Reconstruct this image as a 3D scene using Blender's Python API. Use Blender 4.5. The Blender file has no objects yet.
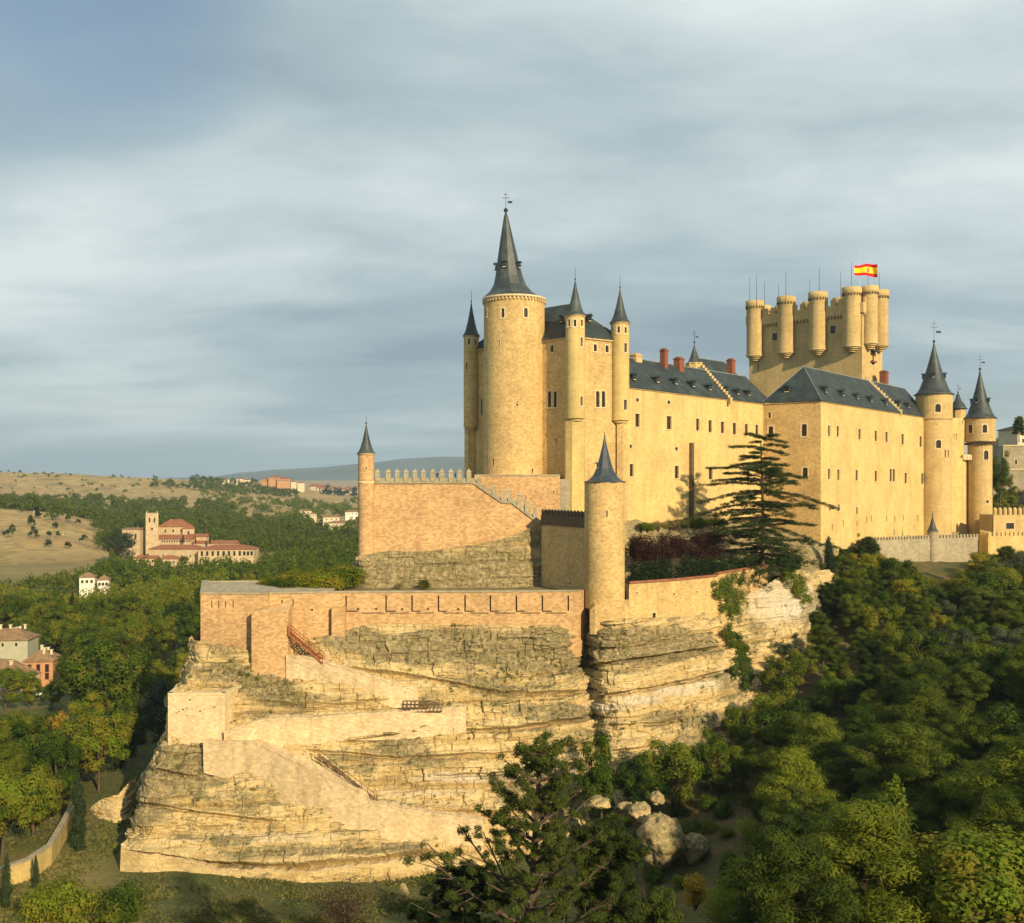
import bpy, math, random
import numpy as np
from mathutils import Vector

S = bpy.context.scene
COL = S.collection
R = math.radians
F_PX = 1000.0; CX = 512.0; HY = 478.0          # focal length and horizon of the photograph

# ------------------------------------------------------------ camera, sky, sun
cam = bpy.data.objects.new('camera', bpy.data.cameras.new('camera'))
COL.objects.link(cam); S.camera = cam
cam.location = (0, 0, 0); cam.rotation_euler = (R(90), 0, 0)
cam.data.sensor_width = 36; cam.data.lens = 36 * F_PX / 1024
cam.data.shift_y = (HY - 461.5) / 1024
cam.data.clip_start = 0.5; cam.data.clip_end = 60000

SUN_DIR = Vector((0.50, -0.866, 0)).normalized()    # towards the sun, on the ground plane
SUN_EL = R(23)
sd = Vector((SUN_DIR.x * math.cos(SUN_EL), SUN_DIR.y * math.cos(SUN_EL), math.sin(SUN_EL)))
sun = bpy.data.objects.new('sun', bpy.data.lights.new('sun', 'SUN'))
COL.objects.link(sun)
sun.data.energy = 5.0; sun.data.angle = R(0.6); sun.data.color = (1.0, 0.80, 0.52)
sun.rotation_euler = sd.to_track_quat('Z', 'Y').to_euler()

W = bpy.data.worlds.new('World'); S.world = W; W.use_nodes = True
nt = W.node_tree; N = nt.nodes; L = nt.links; N.clear()
out = N.new('ShaderNodeOutputWorld'); bg = N.new('ShaderNodeBackground')
bg.inputs['Strength'].default_value = 0.084
sky = N.new('ShaderNodeTexSky'); sky.sky_type = 'NISHITA'; sky.sun_disc = False
sky.sun_elevation = SUN_EL; sky.sun_rotation = math.atan2(SUN_DIR.x, SUN_DIR.y)
sky.air_density = 1.2; sky.dust_density = 1.5
tc = N.new('ShaderNodeTexCoord'); sp = N.new('ShaderNodeSeparateXYZ'); L.new(tc.outputs['Generated'], sp.inputs[0])
def wmath(op, a, b=None, c=None):
    m = N.new('ShaderNodeMath'); m.operation = op
    for i, x in enumerate((a, b, c)):
        if x is None: continue
        if isinstance(x, (int, float)): m.inputs[i].default_value = x
        else: L.new(x, m.inputs[i])
    return m.outputs[0]
zz = wmath('ADD', wmath('MAXIMUM', sp.outputs[2], 0.0), 0.16)
cx_ = wmath('DIVIDE', sp.outputs[0], zz); cy_ = wmath('DIVIDE', sp.outputs[1], zz)
cb = N.new('ShaderNodeCombineXYZ')
L.new(wmath('MULTIPLY', wmath('ADD', cx_, wmath('MULTIPLY', cy_, 0.10)), 0.58), cb.inputs[0]); L.new(cy_, cb.inputs[1])
def wnoise(scale, detail, rough, dist, off):
    n = N.new('ShaderNodeTexNoise'); n.inputs['Scale'].default_value = scale
    n.inputs['Detail'].default_value = detail; n.inputs['Roughness'].default_value = rough
    n.inputs['Distortion'].default_value = dist
    mp = N.new('ShaderNodeMapping'); mp.inputs['Location'].default_value = off
    L.new(cb.outputs[0], mp.inputs[0]); L.new(mp.outputs[0], n.inputs['Vector'])
    return n.outputs[0]
n1 = wnoise(0.70, 7, 0.50, 0.25, (3.1, 1.7, 0)); n2 = wnoise(2.6, 9, 0.58, 0.35, (7.7, 4.2, 0)); n3 = wnoise(0.55, 5, 0.5, 0.2, (11.5, 0.3, 0))
mixn = wmath('ADD', wmath('MULTIPLY', n1, 0.70), wmath('MULTIPLY', n2, 0.30))
def glow(v, c0, k):
    d_ = N.new('ShaderNodeVectorMath'); d_.operation = 'DOT_PRODUCT'; L.new(tc.outputs['Generated'], d_.inputs[0]); d_.inputs[1].default_value = Vector(v).normalized()
    return wmath('MULTIPLY', wmath('MAXIMUM', wmath('SUBTRACT', d_.outputs['Value'], c0), 0.0), k / (1 - c0))
mixn = wmath('ADD', mixn, wmath('ADD', glow((0.05, 1, .44), 0.93, 0.09), wmath('ADD', glow((-.36, 1, .13), 0.975, 0.07), glow((.5, 1, .42), 0.95, 0.10))))
r1 = N.new('ShaderNodeValToRGB'); L.new(mixn, r1.inputs[0])
e = r1.color_ramp.elements
e[0].position = 0.38; e[0].color = (2.75, 3.6, 4.2, 1); e[1].position = 0.66; e[1].color = (7.2, 7.9, 7.9, 1)
e2 = r1.color_ramp.elements.new(0.50); e2.color = (4.1, 5.1, 5.45, 1)
vd = N.new('ShaderNodeVectorMath'); vd.operation = 'DOT_PRODUCT'; L.new(tc.outputs['Generated'], vd.inputs[0]); vd.inputs[1].default_value = Vector((-.45, 1, .52)).normalized()
n4 = wnoise(1.6, 7, 0.6, 1.0, (1.3, 9.1, 0))
gap = wmath('MULTIPLY', wmath('MAXIMUM', wmath('MULTIPLY', wmath('SUBTRACT', vd.outputs['Value'], 0.981), 50.0), 0.0), wmath('MULTIPLY', n4, 0.75))
r2 = N.new('ShaderNodeValToRGB'); L.new(wmath('ADD', n3, wmath('MULTIPLY', gap, 1.25)), r2.inputs[0])
r2.color_ramp.elements[0].position = 0.56; r2.color_ramp.elements[0].color = (1, 1, 1, 1)
r2.color_ramp.elements[1].position = 0.95; r2.color_ramp.elements[1].color = (0.12, 0.12, 0.12, 1)
wm = N.new('ShaderNodeMix'); wm.data_type = 'RGBA'; wm.clamp_result = False
L.new(r2.outputs[0], wm.inputs[0]); L.new(sky.outputs[0], wm.inputs[6]); L.new(r1.outputs[0], wm.inputs[7])
L.new(wm.outputs[2], bg.inputs[0]); L.new(bg.outputs[0], out.inputs[0])

S.view_settings.view_transform = 'Standard'; S.view_settings.look = 'None'
S.view_settings.gamma = 1; S.view_settings.use_curve_mapping = False
S.view_settings.exposure = 0.36
S.cycles.max_bounces = 5; S.cycles.diffuse_bounces = 2; S.cycles.glossy_bounces = 2
S.cycles.transmission_bounces = 3; S.cycles.volume_bounces = 0; S.cycles.transparent_max_bounces = 6

# ------------------------------------------------------------ helpers
WO = {}                                             # world origin of a thing (and of its children)
def P(px, py, Y): return Vector(((px - CX) / F_PX * Y, Y, (HY - py) / F_PX * Y))
def PX(px, Y): return ((px - CX) / F_PX * Y, Y)
def Z(py, Y): return (HY - py) / F_PX * Y

def tag(o, label=None, cat=None, group=None, kind=None):
    if label: o['label'] = label
    if cat: o['category'] = cat
    if group: o['group'] = group
    if kind: o['kind'] = kind
    return o
def thing(name, label, cat, loc=(0, 0, 0), group=None):
    o = bpy.data.objects.new(name, None); COL.objects.link(o); o.location = loc
    o.empty_display_size = 0.5
    WO[o.name] = Vector(loc)
    return tag(o, label, cat, group)

def link_mesh(name, me, mat, parent=None, origin=None):
    o = bpy.data.objects.new(name, me); COL.objects.link(o)
    if mat is not None:
        for m in (mat if isinstance(mat, (list, tuple)) else [mat]): me.materials.append(m)
    if parent is not None:
        o.parent = parent; WO[o.name] = WO[parent.name]
    else:
        o.location = origin if origin is not None else (0, 0, 0); WO[o.name] = Vector(o.location)
    return o

def np_mesh(name, V, Fq, mat, parent=None, origin=None, uv=None, smooth=False, shift=True, mi=None):
    """V (n,3) world coordinates, Fq (m,3|4) faces."""
    V = np.asarray(V, float); Fq = np.asarray(Fq, np.int32)
    o0 = WO[parent.name] if parent is not None else (Vector(origin) if origin is not None else Vector((0, 0, 0)))
    if shift: V = V - np.array(o0[:])
    me = bpy.data.meshes.new(name); k = Fq.shape[1]
    me.vertices.add(len(V)); me.vertices.foreach_set('co', V.astype(np.float32).ravel())
    me.loops.add(Fq.size); me.loops.foreach_set('vertex_index', Fq.ravel())
    me.polygons.add(len(Fq)); me.polygons.foreach_set('loop_start', np.arange(0, Fq.size, k, dtype=np.int32))
    if mi is not None: me.polygons.foreach_set('material_index', np.asarray(mi, np.int32))
    me.update(calc_edges=True)
    me.polygons.foreach_set('use_smooth', np.full(len(Fq), smooth))
    if uv is not None:
        l = me.uv_layers.new(name='UVMap'); l.data.foreach_set('uv', np.asarray(uv, np.float32)[Fq.ravel()].ravel())
    return link_mesh(name, me, mat, parent, origin)

class MB:
    def __init__(s): s.v = []; s.f = []; s.uv = []; s.sm = []; s.mi = []
    def poly(s, pts, uvs=None, smooth=False, mi=0):
        i = len(s.v); s.v += [tuple(p) for p in pts]; s.f.append(list(range(i, i + len(pts))))
        s.uv.append(uvs); s.sm.append(smooth); s.mi.append(mi)
    def mesh(s, verts, faces, smooth=False, mi=0, uvs=None):
        i = len(s.v); s.v += [tuple(p) for p in verts]
        for k, f in enumerate(faces):
            s.f.append([i + q for q in f]); s.uv.append(uvs[k] if uvs else None); s.sm.append(smooth); s.mi.append(mi)
    def box(s, c, d, rz=0.0, mi=0):
        """c = centre of the base, d = sizes"""
        ca, sa = math.cos(rz), math.sin(rz); x, y, z = d[0] / 2, d[1] / 2, d[2]; P8 = []
        for (a, b, h) in ((-x, -y, 0), (x, -y, 0), (x, y, 0), (-x, y, 0), (-x, -y, z), (x, -y, z), (x, y, z), (-x, y, z)):
            P8.append((c[0] + a * ca - b * sa, c[1] + a * sa + b * ca, c[2] + h))
        s.mesh(P8, [(0, 3, 2, 1), (4, 5, 6, 7), (0, 1, 5, 4), (1, 2, 6, 5), (2, 3, 7, 6), (3, 0, 4, 7)], mi=mi)
    def prism(s, plan, z0, z1, mi=0):
        n = len(plan); zt = z1 if isinstance(z1, (list, tuple)) else [z1] * n; zb = z0 if isinstance(z0, (list, tuple)) else [z0] * n
        a = sum(plan[i][0] * plan[(i + 1) % n][1] - plan[(i + 1) % n][0] * plan[i][1] for i in range(n))
        if a < 0: plan = plan[::-1]; zt = zt[::-1]; zb = zb[::-1]
        V = [(p[0], p[1], zb[i]) for i, p in enumerate(plan)] + [(p[0], p[1], zt[i]) for i, p in enumerate(plan)]
        s.mesh(V, [tuple(range(n - 1, -1, -1)), tuple(range(n, 2 * n))] + [(i, (i + 1) % n, n + (i + 1) % n, n + i) for i in range(n)], mi=mi)
    def lathe(s, c, prof, n=32, smooth=True, a0=0.0, mi=0):
        """prof = [(r, z)], bottom to top"""
        V = []; Fc = []; U = []; m = len(prof)
        for (r, z) in prof:
            for k in range(n):
                a = a0 + 2 * math.pi * k / n; V.append((c[0] + r * math.cos(a), c[1] + r * math.sin(a), z))
        rr = max(p[0] for p in prof)
        for j in range(m - 1):
            for k in range(n):
                k2 = (k + 1) % n; Fc.append((j * n + k, j * n + k2, (j + 1) * n + k2, (j + 1) * n + k))
                u0 = 2 * math.pi * k / n * rr; u1 = 2 * math.pi * (k + 1) / n * rr
                U.append([(u0, prof[j][1]), (u1, prof[j][1]), (u1, prof[j + 1][1]), (u0, prof[j + 1][1])])
        s.mesh(V, Fc, smooth=smooth, mi=mi, uvs=U)
        if prof[0][0] > 0.02: s.mesh(V[:n], [tuple(range(n - 1, -1, -1))], mi=mi)
        if prof[-1][0] > 0.02: s.mesh(V[-n:], [tuple(range(n))], mi=mi)
    def tube(s, p0, p1, r0, r1=None, n=6, mi=0, cap=True):
        r1 = r0 if r1 is None else r1
        p0 = Vector(p0); p1 = Vector(p1); d = (p1 - p0)
        if d.length < 1e-6: return
        d.normalize(); a = d.orthogonal().normalized(); b = d.cross(a)
        V = [p0 + (a * math.cos(t) + b * math.sin(t)) * r0 for t in [2 * math.pi * k / n for k in range(n)]]
        V += [p1 + (a * math.cos(t) + b * math.sin(t)) * r1 for t in [2 * math.pi * k / n for k in range(n)]]
        Fc = [(k, (k + 1) % n, n + (k + 1) % n, n + k) for k in range(n)]
        s.mesh(V, Fc, smooth=True, mi=mi)
        if cap: s.mesh(V[n:], [tuple(range(n))], mi=mi); s.mesh(V[:n], [tuple(range(n - 1, -1, -1))], mi=mi)
    def build(s, name, mat, parent=None, origin=None):
        o0 = WO[parent.name] if parent is not None else (Vector(origin) if origin is not None else Vector((0, 0, 0)))
        me = bpy.data.meshes.new(name)
        V = [(v[0] - o0[0], v[1] - o0[1], v[2] - o0[2]) for v in s.v]
        me.from_pydata(V, [], s.f)
        uvl = me.uv_layers.new(name='UVMap'); data = []
        for f, u in zip(s.f, s.uv):
            if u is not None: data += [c for q in u for c in q]; continue
            p = [s.v[i] for i in f]; nx = ny = nz = 0.0
            for i in range(len(p)):
                a, b = p[i], p[(i + 1) % len(p)]
                nx += (a[1] - b[1]) * (a[2] + b[2]); ny += (a[2] - b[2]) * (a[0] + b[0]); nz += (a[0] - b[0]) * (a[1] + b[1])
            h = math.hypot(nx, ny)
            if h > abs(nz) * 0.35 and h > 1e-9:
                tx, ty = -ny / h, nx / h; sc = math.hypot(h, nz) / h
                for q in p: data += [q[0] * tx + q[1] * ty, q[2] * sc]
            else:
                for q in p: data += [q[0], q[1]]
        uvl.data.foreach_set('uv', data)
        me.polygons.foreach_set('use_smooth', s.sm); me.polygons.foreach_set('material_index', s.mi)
        me.update()
        return link_mesh(name, me, mat, parent, origin)

# ------------------------------------------------------------ noise in numpy
def _h(ix, iy, iz, seed):
    h = (ix * 374761393 + iy * 668265263 + iz * 2147483647 + seed * 1274126177) & 0xFFFFFFFF
    h = ((h ^ (h >> 13)) * 1274126177) & 0xFFFFFFFF
    h = ((h ^ (h >> 16)) * 2246822519) & 0xFFFFFFFF
    return ((h ^ (h >> 15)) & 0xFFFF) / 65535.0
def vnoise(x, y, z, seed=0):
    x, y, z = np.broadcast_arrays(np.asarray(x, float), np.asarray(y, float), np.asarray(z, float))
    ix = np.floor(x).astype(np.int64); iy = np.floor(y).astype(np.int64); iz = np.floor(z).astype(np.int64)
    fx = x - ix; fy = y - iy; fz = z - iz
    fx = fx * fx * (3 - 2 * fx); fy = fy * fy * (3 - 2 * fy); fz = fz * fz * (3 - 2 * fz); r = 0
    for a in (0, 1):
        for b in (0, 1):
            for c in (0, 1):
                r = r + _h(ix + a, iy + b, iz + c, seed) * (fx if a else 1 - fx) * (fy if b else 1 - fy) * (fz if c else 1 - fz)
    return r * 2 - 1
def fbm(x, y, z, o=4, seed=0):
    r = 0; a = 0.5; f = 1.0
    for k in range(o): r = r + a * vnoise(x * f, y * f, z * f, seed + k); a *= 0.5; f *= 2.03
    return r

# ------------------------------------------------------------ materials
def new_mat(name):
    m = bpy.data.materials.new(name); m.use_nodes = True; t = m.node_tree; t.nodes.clear()
    o = t.nodes.new('ShaderNodeOutputMaterial'); b = t.nodes.new('ShaderNodeBsdfPrincipled')
    t.links.new(b.outputs[0], o.inputs[0]); b.inputs['Roughness'].default_value = 0.9
    b.inputs['Specular IOR Level'].default_value = 0.2
    return m, t, b
def nd(t, typ, **kw):
    n = t.nodes.new(typ)
    for k, v in kw.items():
        if hasattr(n, k): setattr(n, k, v)
        else: n.inputs[k.replace('_', ' ')].default_value = v
    return n
def pos(t): return nd(t, 'ShaderNodeNewGeometry').outputs['Position']
def noise(t, scale, detail=4, rough=0.55, vec=None, stretch=None, dist=0.0):
    n = nd(t, 'ShaderNodeTexNoise'); n.inputs['Scale'].default_value = scale; n.inputs['Detail'].default_value = detail
    n.inputs['Roughness'].default_value = rough; n.inputs['Distortion'].default_value = dist
    v = vec if vec is not None else pos(t)
    if stretch:
        mp = nd(t, 'ShaderNodeMapping'); mp.inputs['Scale'].default_value = stretch; t.links.new(v, mp.inputs[0]); v = mp.outputs[0]
    t.links.new(v, n.inputs['Vector']); return n.outputs[0]
def ramp(t, fac, stops, interp='LINEAR'):
    r = nd(t, 'ShaderNodeValToRGB'); t.links.new(fac, r.inputs[0]); r.color_ramp.interpolation = interp
    el = r.color_ramp.elements
    while len(el) < len(stops): el.new(0.5)
    for q, (p_, c) in zip(el, stops): q.position = p_; q.color = (*(c if isinstance(c, (tuple, list)) else (c, c, c)), 1)
    return r.outputs[0]
def mix(t, fac, a, b, blend='MIX'):
    m = nd(t, 'ShaderNodeMix'); m.data_type = 'RGBA'; m.blend_type = blend
    for i, x in ((0, fac), (6, a), (7, b)):
        if isinstance(x, (int, float)): m.inputs[i].default_value = x
        elif isinstance(x, tuple): m.inputs[i].default_value = (*x, 1)
        else: t.links.new(x, m.inputs[i])
    return m.outputs[2]
def mth(t, op, a, b=0.0):
    m = nd(t, 'ShaderNodeMath'); m.operation = op
    for i, x in enumerate((a, b)):
        if isinstance(x, (int, float)): m.inputs[i].default_value = x
        else: t.links.new(x, m.inputs[i])
    return m.outputs[0]
def bump(t, b, h, strength, dist):
    n = nd(t, 'ShaderNodeBump'); n.inputs['Strength'].default_value = strength; n.inputs['Distance'].default_value = dist
    t.links.new(h, n.inputs['Height']); t.links.new(n.outputs[0], b.inputs['Normal'])

def mat_wall(name, c, dark, bw=1.0, bh=0.5, contrast=0.35, spots=0.5, stain=0.35, mortar=0.75):
    """plastered or rubble stone wall: courses, mottling, pits, run-off stains"""
    m, t, b = new_mat(name)
    uv = nd(t, 'ShaderNodeTexCoord').outputs['UV']
    br = nd(t, 'ShaderNodeTexBrick'); t.links.new(uv, br.inputs['Vector'])
    br.inputs['Scale'].default_value = 1.0; br.inputs['Brick Width'].default_value = bw; br.inputs['Row Height'].default_value = bh
    br.inputs['Mortar Size'].default_value = 0.035; br.inputs['Mortar Smooth'].default_value = 0.5
    br.inputs['Color1'].default_value = (1, 1, 1, 1); br.inputs['Color2'].default_value = (1 - contrast, 1 - contrast * 1.05, 1 - contrast * 1.1, 1)
    br.inputs['Mortar'].default_value = (mortar, mortar * .97, mortar * .93, 1)
    n1 = noise(t, 0.10, 5, 0.6); n2 = noise(t, 1.5, 8, 0.82); n3 = noise(t, 2.4, 4, 0.75); n4 = noise(t, 0.35, 5, 0.65)
    base = ramp(t, n1, [(0.32, tuple(x * 0.80 for x in c)), (0.5, c), (0.7, tuple(min(1, x * 1.12) for x in c))])
    base = mix(t, mth(t, 'MULTIPLY', ramp(t, n4, [(0.48, 0.0), (0.68, 1.0)]), 0.4), base, dark)
    base = mix(t, ramp(t, n2, [(0.50, 0.0), (0.72, 1.0)]), base, dark)
    col = mix(t, 1.0, base, br.outputs[0], 'MULTIPLY')
    sp_ = ramp(t, n3, [(0.27, 1.0), (0.38, 0.0)])
    col = mix(t, mth(t, 'MULTIPLY', sp_, spots), col, tuple(x * 0.45 for x in dark))
    st = noise(t, 0.5, 4, 0.6, stretch=(1, 1, 0.07))
    col = mix(t, mth(t, 'MULTIPLY', ramp(t, st, [(0.5, 0.0), (0.75, 1.0)]), stain), col, tuple(x * 0.62 for x in dark))
    t.links.new(col, b.inputs['Base Color'])
    h = mth(t, 'ADD', n2, mth(t, 'MULTIPLY', br.outputs['Fac'], -0.35)); bump(t, b, h, 0.7, 0.12)
    return m
def mat_flat(name, c, rough=0.8, var=0.15, sc=1.0, metal=0.0, spec=0.2):
    m, t, b = new_mat(name); n = noise(t, sc, 4)
    t.links.new(ramp(t, n, [(0.3, tuple(x * (1 - var) for x in c)), (0.7, tuple(min(1, x * (1 + var)) for x in c))]), b.inputs['Base Color'])
    b.inputs['Roughness'].default_value = rough; b.inputs['Metallic'].default_value = metal; b.inputs['Specular IOR Level'].default_value = spec
    return m
def mat_slate(name, c, rough=0.5):
    m, t, b = new_mat(name); uv = nd(t, 'ShaderNodeTexCoord').outputs['UV']
    br = nd(t, 'ShaderNodeTexBrick'); t.links.new(uv, br.inputs['Vector']); br.inputs['Scale'].default_value = 1
    br.inputs['Brick Width'].default_value = 0.7; br.inputs['Row Height'].default_value = 0.45; br.inputs['Mortar Size'].default_value = 0.03
    br.inputs['Color1'].default_value = (1, 1, 1, 1); br.inputs['Color2'].default_value = (.66, .68, .68, 1); br.inputs['Mortar'].default_value = (.5, .5, .5, 1)
    n1 = noise(t, 0.25, 5, 0.65)
    base = ramp(t, n1, [(0.3, tuple(x * 0.55 for x in c)), (0.5, c), (0.7, (c[0] * 1.75, c[1] * 1.85, c[2] * 1.5))])
    t.links.new(mix(t, 1.0, base, br.outputs[0], 'MULTIPLY'), b.inputs['Base Color'])
    b.inputs['Roughness'].default_value = rough; b.inputs['Specular IOR Level'].default_value = 0.4
    bump(t, b, br.outputs['Fac'], -0.4, 0.04); return m
def mat_tile(name, c):
    m, t, b = new_mat(name); uv = nd(t, 'ShaderNodeTexCoord').outputs['UV']
    w = nd(t, 'ShaderNodeTexWave'); t.links.new(uv, w.inputs['Vector']); w.inputs['Scale'].default_value = 1.1; w.inputs['Distortion'].default_value = 1.0
    n1 = noise(t, 0.6, 4, 0.6)
    base = ramp(t, n1, [(0.3, tuple(x * 0.65 for x in c)), (0.7, tuple(x * 1.2 for x in c))])
    t.links.new(mix(t, 0.35, base, w.outputs[0], 'MULTIPLY'), b.inputs['Base Color']); return m
def mat_leaf(name, c1, c2, autumn=None, amt=0.0, trans=0.3):
    m, t, b = new_mat(name); b.inputs['Roughness'].default_value = 0.75; b.inputs['Specular IOR Level'].default_value = 0.1
    oi = nd(t, 'ShaderNodeObjectInfo'); n1 = noise(t, 0.45, 3, 0.6); n2 = noise(t, 5.0, 2, 0.5)
    f = mth(t, 'ADD', mth(t, 'MULTIPLY', n1, 0.55), mth(t, 'ADD', mth(t, 'MULTIPLY', n2, 0.3), mth(t, 'MULTIPLY', oi.outputs['Random'], 0.3)))
    col = ramp(t, f, [(0.40, c1), (0.72, c2)])
    if autumn:
        n3 = noise(t, 0.22, 4, 0.6)
        col = mix(t, mth(t, 'MULTIPLY', ramp(t, mth(t, 'ADD', n3, mth(t, 'MULTIPLY', oi.outputs['Random'], 0.2)), [(0.62 - amt * 0.2, 0.0), (0.8 - amt * 0.2, 1.0)]), 0.85), col, autumn)
    t.links.new(col, b.inputs['Base Color'])
    tr = nd(t, 'ShaderNodeBsdfTranslucent'); t.links.new(mix(t, 1.0, col, (1.5, 1.6, 0.6), 'MULTIPLY'), tr.inputs[0])
    ms = nd(t, 'ShaderNodeMixShader'); ms.inputs[0].default_value = trans
    t.links.new(b.outputs[0], ms.inputs[1]); t.links.new(tr.outputs[0], ms.inputs[2])
    o = [n for n in t.nodes if n.type == 'OUTPUT_MATERIAL'][0]; t.links.new(ms.outputs[0], o.inputs[0]); return m

STONE = (0.66, 0.45, 0.17); 
M = dict(
    stone=mat_wall('castle_stone', STONE, (0.47, 0.31, 0.13), 1.0, 0.5, 0.22, 0.45, 0.25, 0.88),
    rubble=mat_wall('rubble_stone', (0.70, 0.495, 0.205), (0.45, 0.30, 0.12), 0.62, 0.4, 0.30, 1.0, 0.3, 0.86),
    smooth=mat_wall('ashlar_stone', (0.64, 0.48, 0.18), (0.48, 0.36, 0.14), 1.4, 0.7, 0.14, 0.3, 0.45, 0.85),
    plaster=mat_wall('ochre_plaster', (0.74, 0.53, 0.205), (0.54, 0.37, 0.145), 1.1, 0.5, 0.16, 0.75, 0.42, 0.92),
    keep=mat_wall('keep_stone', (0.62, 0.45, 0.19), (0.47, 0.33, 0.14), 1.1, 0.5, 0.18, 0.5, 0.45, 0.88),
    brick=mat_wall('rampart_brick', (0.70, 0.455, 0.215), (0.46, 0.28, 0.12), 0.7, 0.36, 0.38, 0.55, 0.3, 0.85),
    pale=mat_wall('pale_masonry', (0.78, 0.61, 0.36), (0.55, 0.41, 0.21), 0.7, 0.45, 0.26, 1.0, 0.5, 0.9),
    grey=mat_wall('grey_masonry', (0.43, 0.37, 0.24), (0.30, 0.27, 0.18), 1.0, 0.5, 0.25, 0.6, 0.4, 0.85),
    trim=mat_flat('pale_stone_trim', (0.62, 0.49, 0.27)),
    cornice=mat_flat('cornice_stone', (0.50, 0.37, 0.18), var=0.25),
    slate=mat_slate('roof_slate', (0.036, 0.049, 0.048), 0.65),
    spire=mat_slate('spire_slate', (0.054, 0.068, 0.066), 0.5),
    ridge=mat_flat('lead_ridge_capping', (.22, .24, .23), .6, .3, .6),
    lead=mat_flat('spire_lead', (0.038, 0.052, 0.06), 0.45, 0.3, 0.8, 0.0, 0.5),
    iron=mat_flat('wrought_iron', (0.03, 0.03, 0.035), 0.5),
    glass=mat_flat('window_glass', (0.025, 0.022, 0.02), 0.25, 0.3, 0.5, 0, 0.5),
    wood=mat_flat('brown_wood', (0.09, 0.05, 0.025), 0.7, 0.3, 2),
    rust=mat_flat('rusty_stair', (0.28, 0.10, 0.035), 0.7, 0.3, 2),
    tile=mat_tile('red_roof_tile', (0.34, 0.14, 0.07)), browntile=mat_tile('brown_roof_tile', (0.30, 0.19, 0.10)),
    chim=mat_wall('chimney_brick', (0.32, 0.12, 0.065), (0.22, 0.085, 0.05), 0.5, 0.25, 0.3, 0.4, 0.4, 0.8),
    bark=mat_flat('tree_bark', (0.09, 0.065, 0.04), 0.95, 0.4, 3), palebark=mat_flat('pale_bark', (0.25, 0.20, 0.14), 0.95, 0.3, 3),
    darkstone=mat_flat('weathered_dark_stone_and_shade', (0.12, 0.085, 0.05), 0.9, 0.4, 2),  # also colours the painted shadow line under the rampart panels
)
# ------------------------------------------------------------ terrain
KC = np.array([-2500, -500, -100, 50, 150, 250, 350, 450, 550, 650, 750, 850, 950, 1050, 1500, 3500.0])
TR = {  # Y: heights at the columns above
 2:   [-2.4]*16, 8:[-6.0]*16, 15:[-10]*16, 30:[-19]*16, 60:[-36]*16,
 100: [-52,-50,-50,-50,-50,-50,-52,-53,-53,-52,-50,-49,-47,-46,-43,-40],
 140: [-66,-64,-64,-64,-65,-66,-66,-67,-67,-65,-61,-58,-55,-52,-48,-44],
 165: [-70,-69,-69,-69.5,-70,-70.5,-70.5,-70,-69,-67,-64,-60,-57,-53,-49,-44],
 185: [-70,-70,-70,-71,-71.5,-72.5,-72.5,-71.5,-69,-64,-61,-58,-54,-50,-46,-40],
 210: [-70,-70,-70,-70,-70,-70,-70,-70,-66,-60,-57,-53,-49,-46,-42,-38],
 240: [-70,-70,-70,-70,-70,-70,-70,-70,-62,-50,-43,-45,-43,-41,-38,-36],
 280: [-70,-70,-70,-70,-70,-70,-70,-68,-55,-36,-30,-35,-37,-37,-34,-32],
 330: [-70,-70,-70,-70,-70,-70,-70,-65,-50,-32,-26,-26,-31,-33,-30,-28],
 400: [-69,-69,-69,-69,-69,-69,-69,-62,-45,-28,-24,-22,-22,-22,-20,-20],
 480: [-68]*7 + [-62,-45,-25,-20,-16,-10,2,5,0],
 550: [-66]*7 + [-60,-42,-22,-15,-8,2,14,18,10],
 700: [-58,-56,-58,-62,-62,-61,-60,-56,-40,-20,-10,0,8,18,22,15],
}
TP = {  # Y: picture rows at the same columns (converted to heights below)
 850:  [545,530,532,534,556,552,552,548,520,500,490,480,475,465,460,465],
 1000: [520,500,503,516,543,540,540,535,515,500,490,482,476,468,465,470],
 1080: [515,497,500,512,532,532,534,530,512,500,490,482,478,472,468,472],
 1250: [520,514,515,519,522,524,527,525,510,500,490,484,480,476,474,476],
 1600: [505,497,496,499,502,510,517,518,508,500,492,486,482,479,478,479],
 2000: [492,486,486,489,492,499,509,512,505,498,492,487,483,481,480,480],
 2350: [476,471,471,474.5,480,490,501,506,502,497,492,487,484,482,481,481],
 2550: [475,471,471,473.5,478.5,483,498,503,501,496,492,487,484,482,481,481],
 3200: [481,480,480,480,481,482,494,498,497,494,490,486,484,482,481,481],
 5000: [481,481,481,481,482,484,489,491,491,490,488,485,483,482,481,481],
 9000: [480.5]*16, 16000: [479.6]*16, 30000:[479.0]*16 }
ys = sorted(list(TR) + list(TP)); tab = []
for y in ys: tab.append(np.array(TR[y]) if y in TR else (HY - np.array(TP[y])) / F_PX * y)
LY = np.log(np.array(ys, float)); tab = np.array(tab)
tab_t = np.array([t / y for t, y in zip(tab, ys)])          # as slopes, which interpolate well far away
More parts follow.
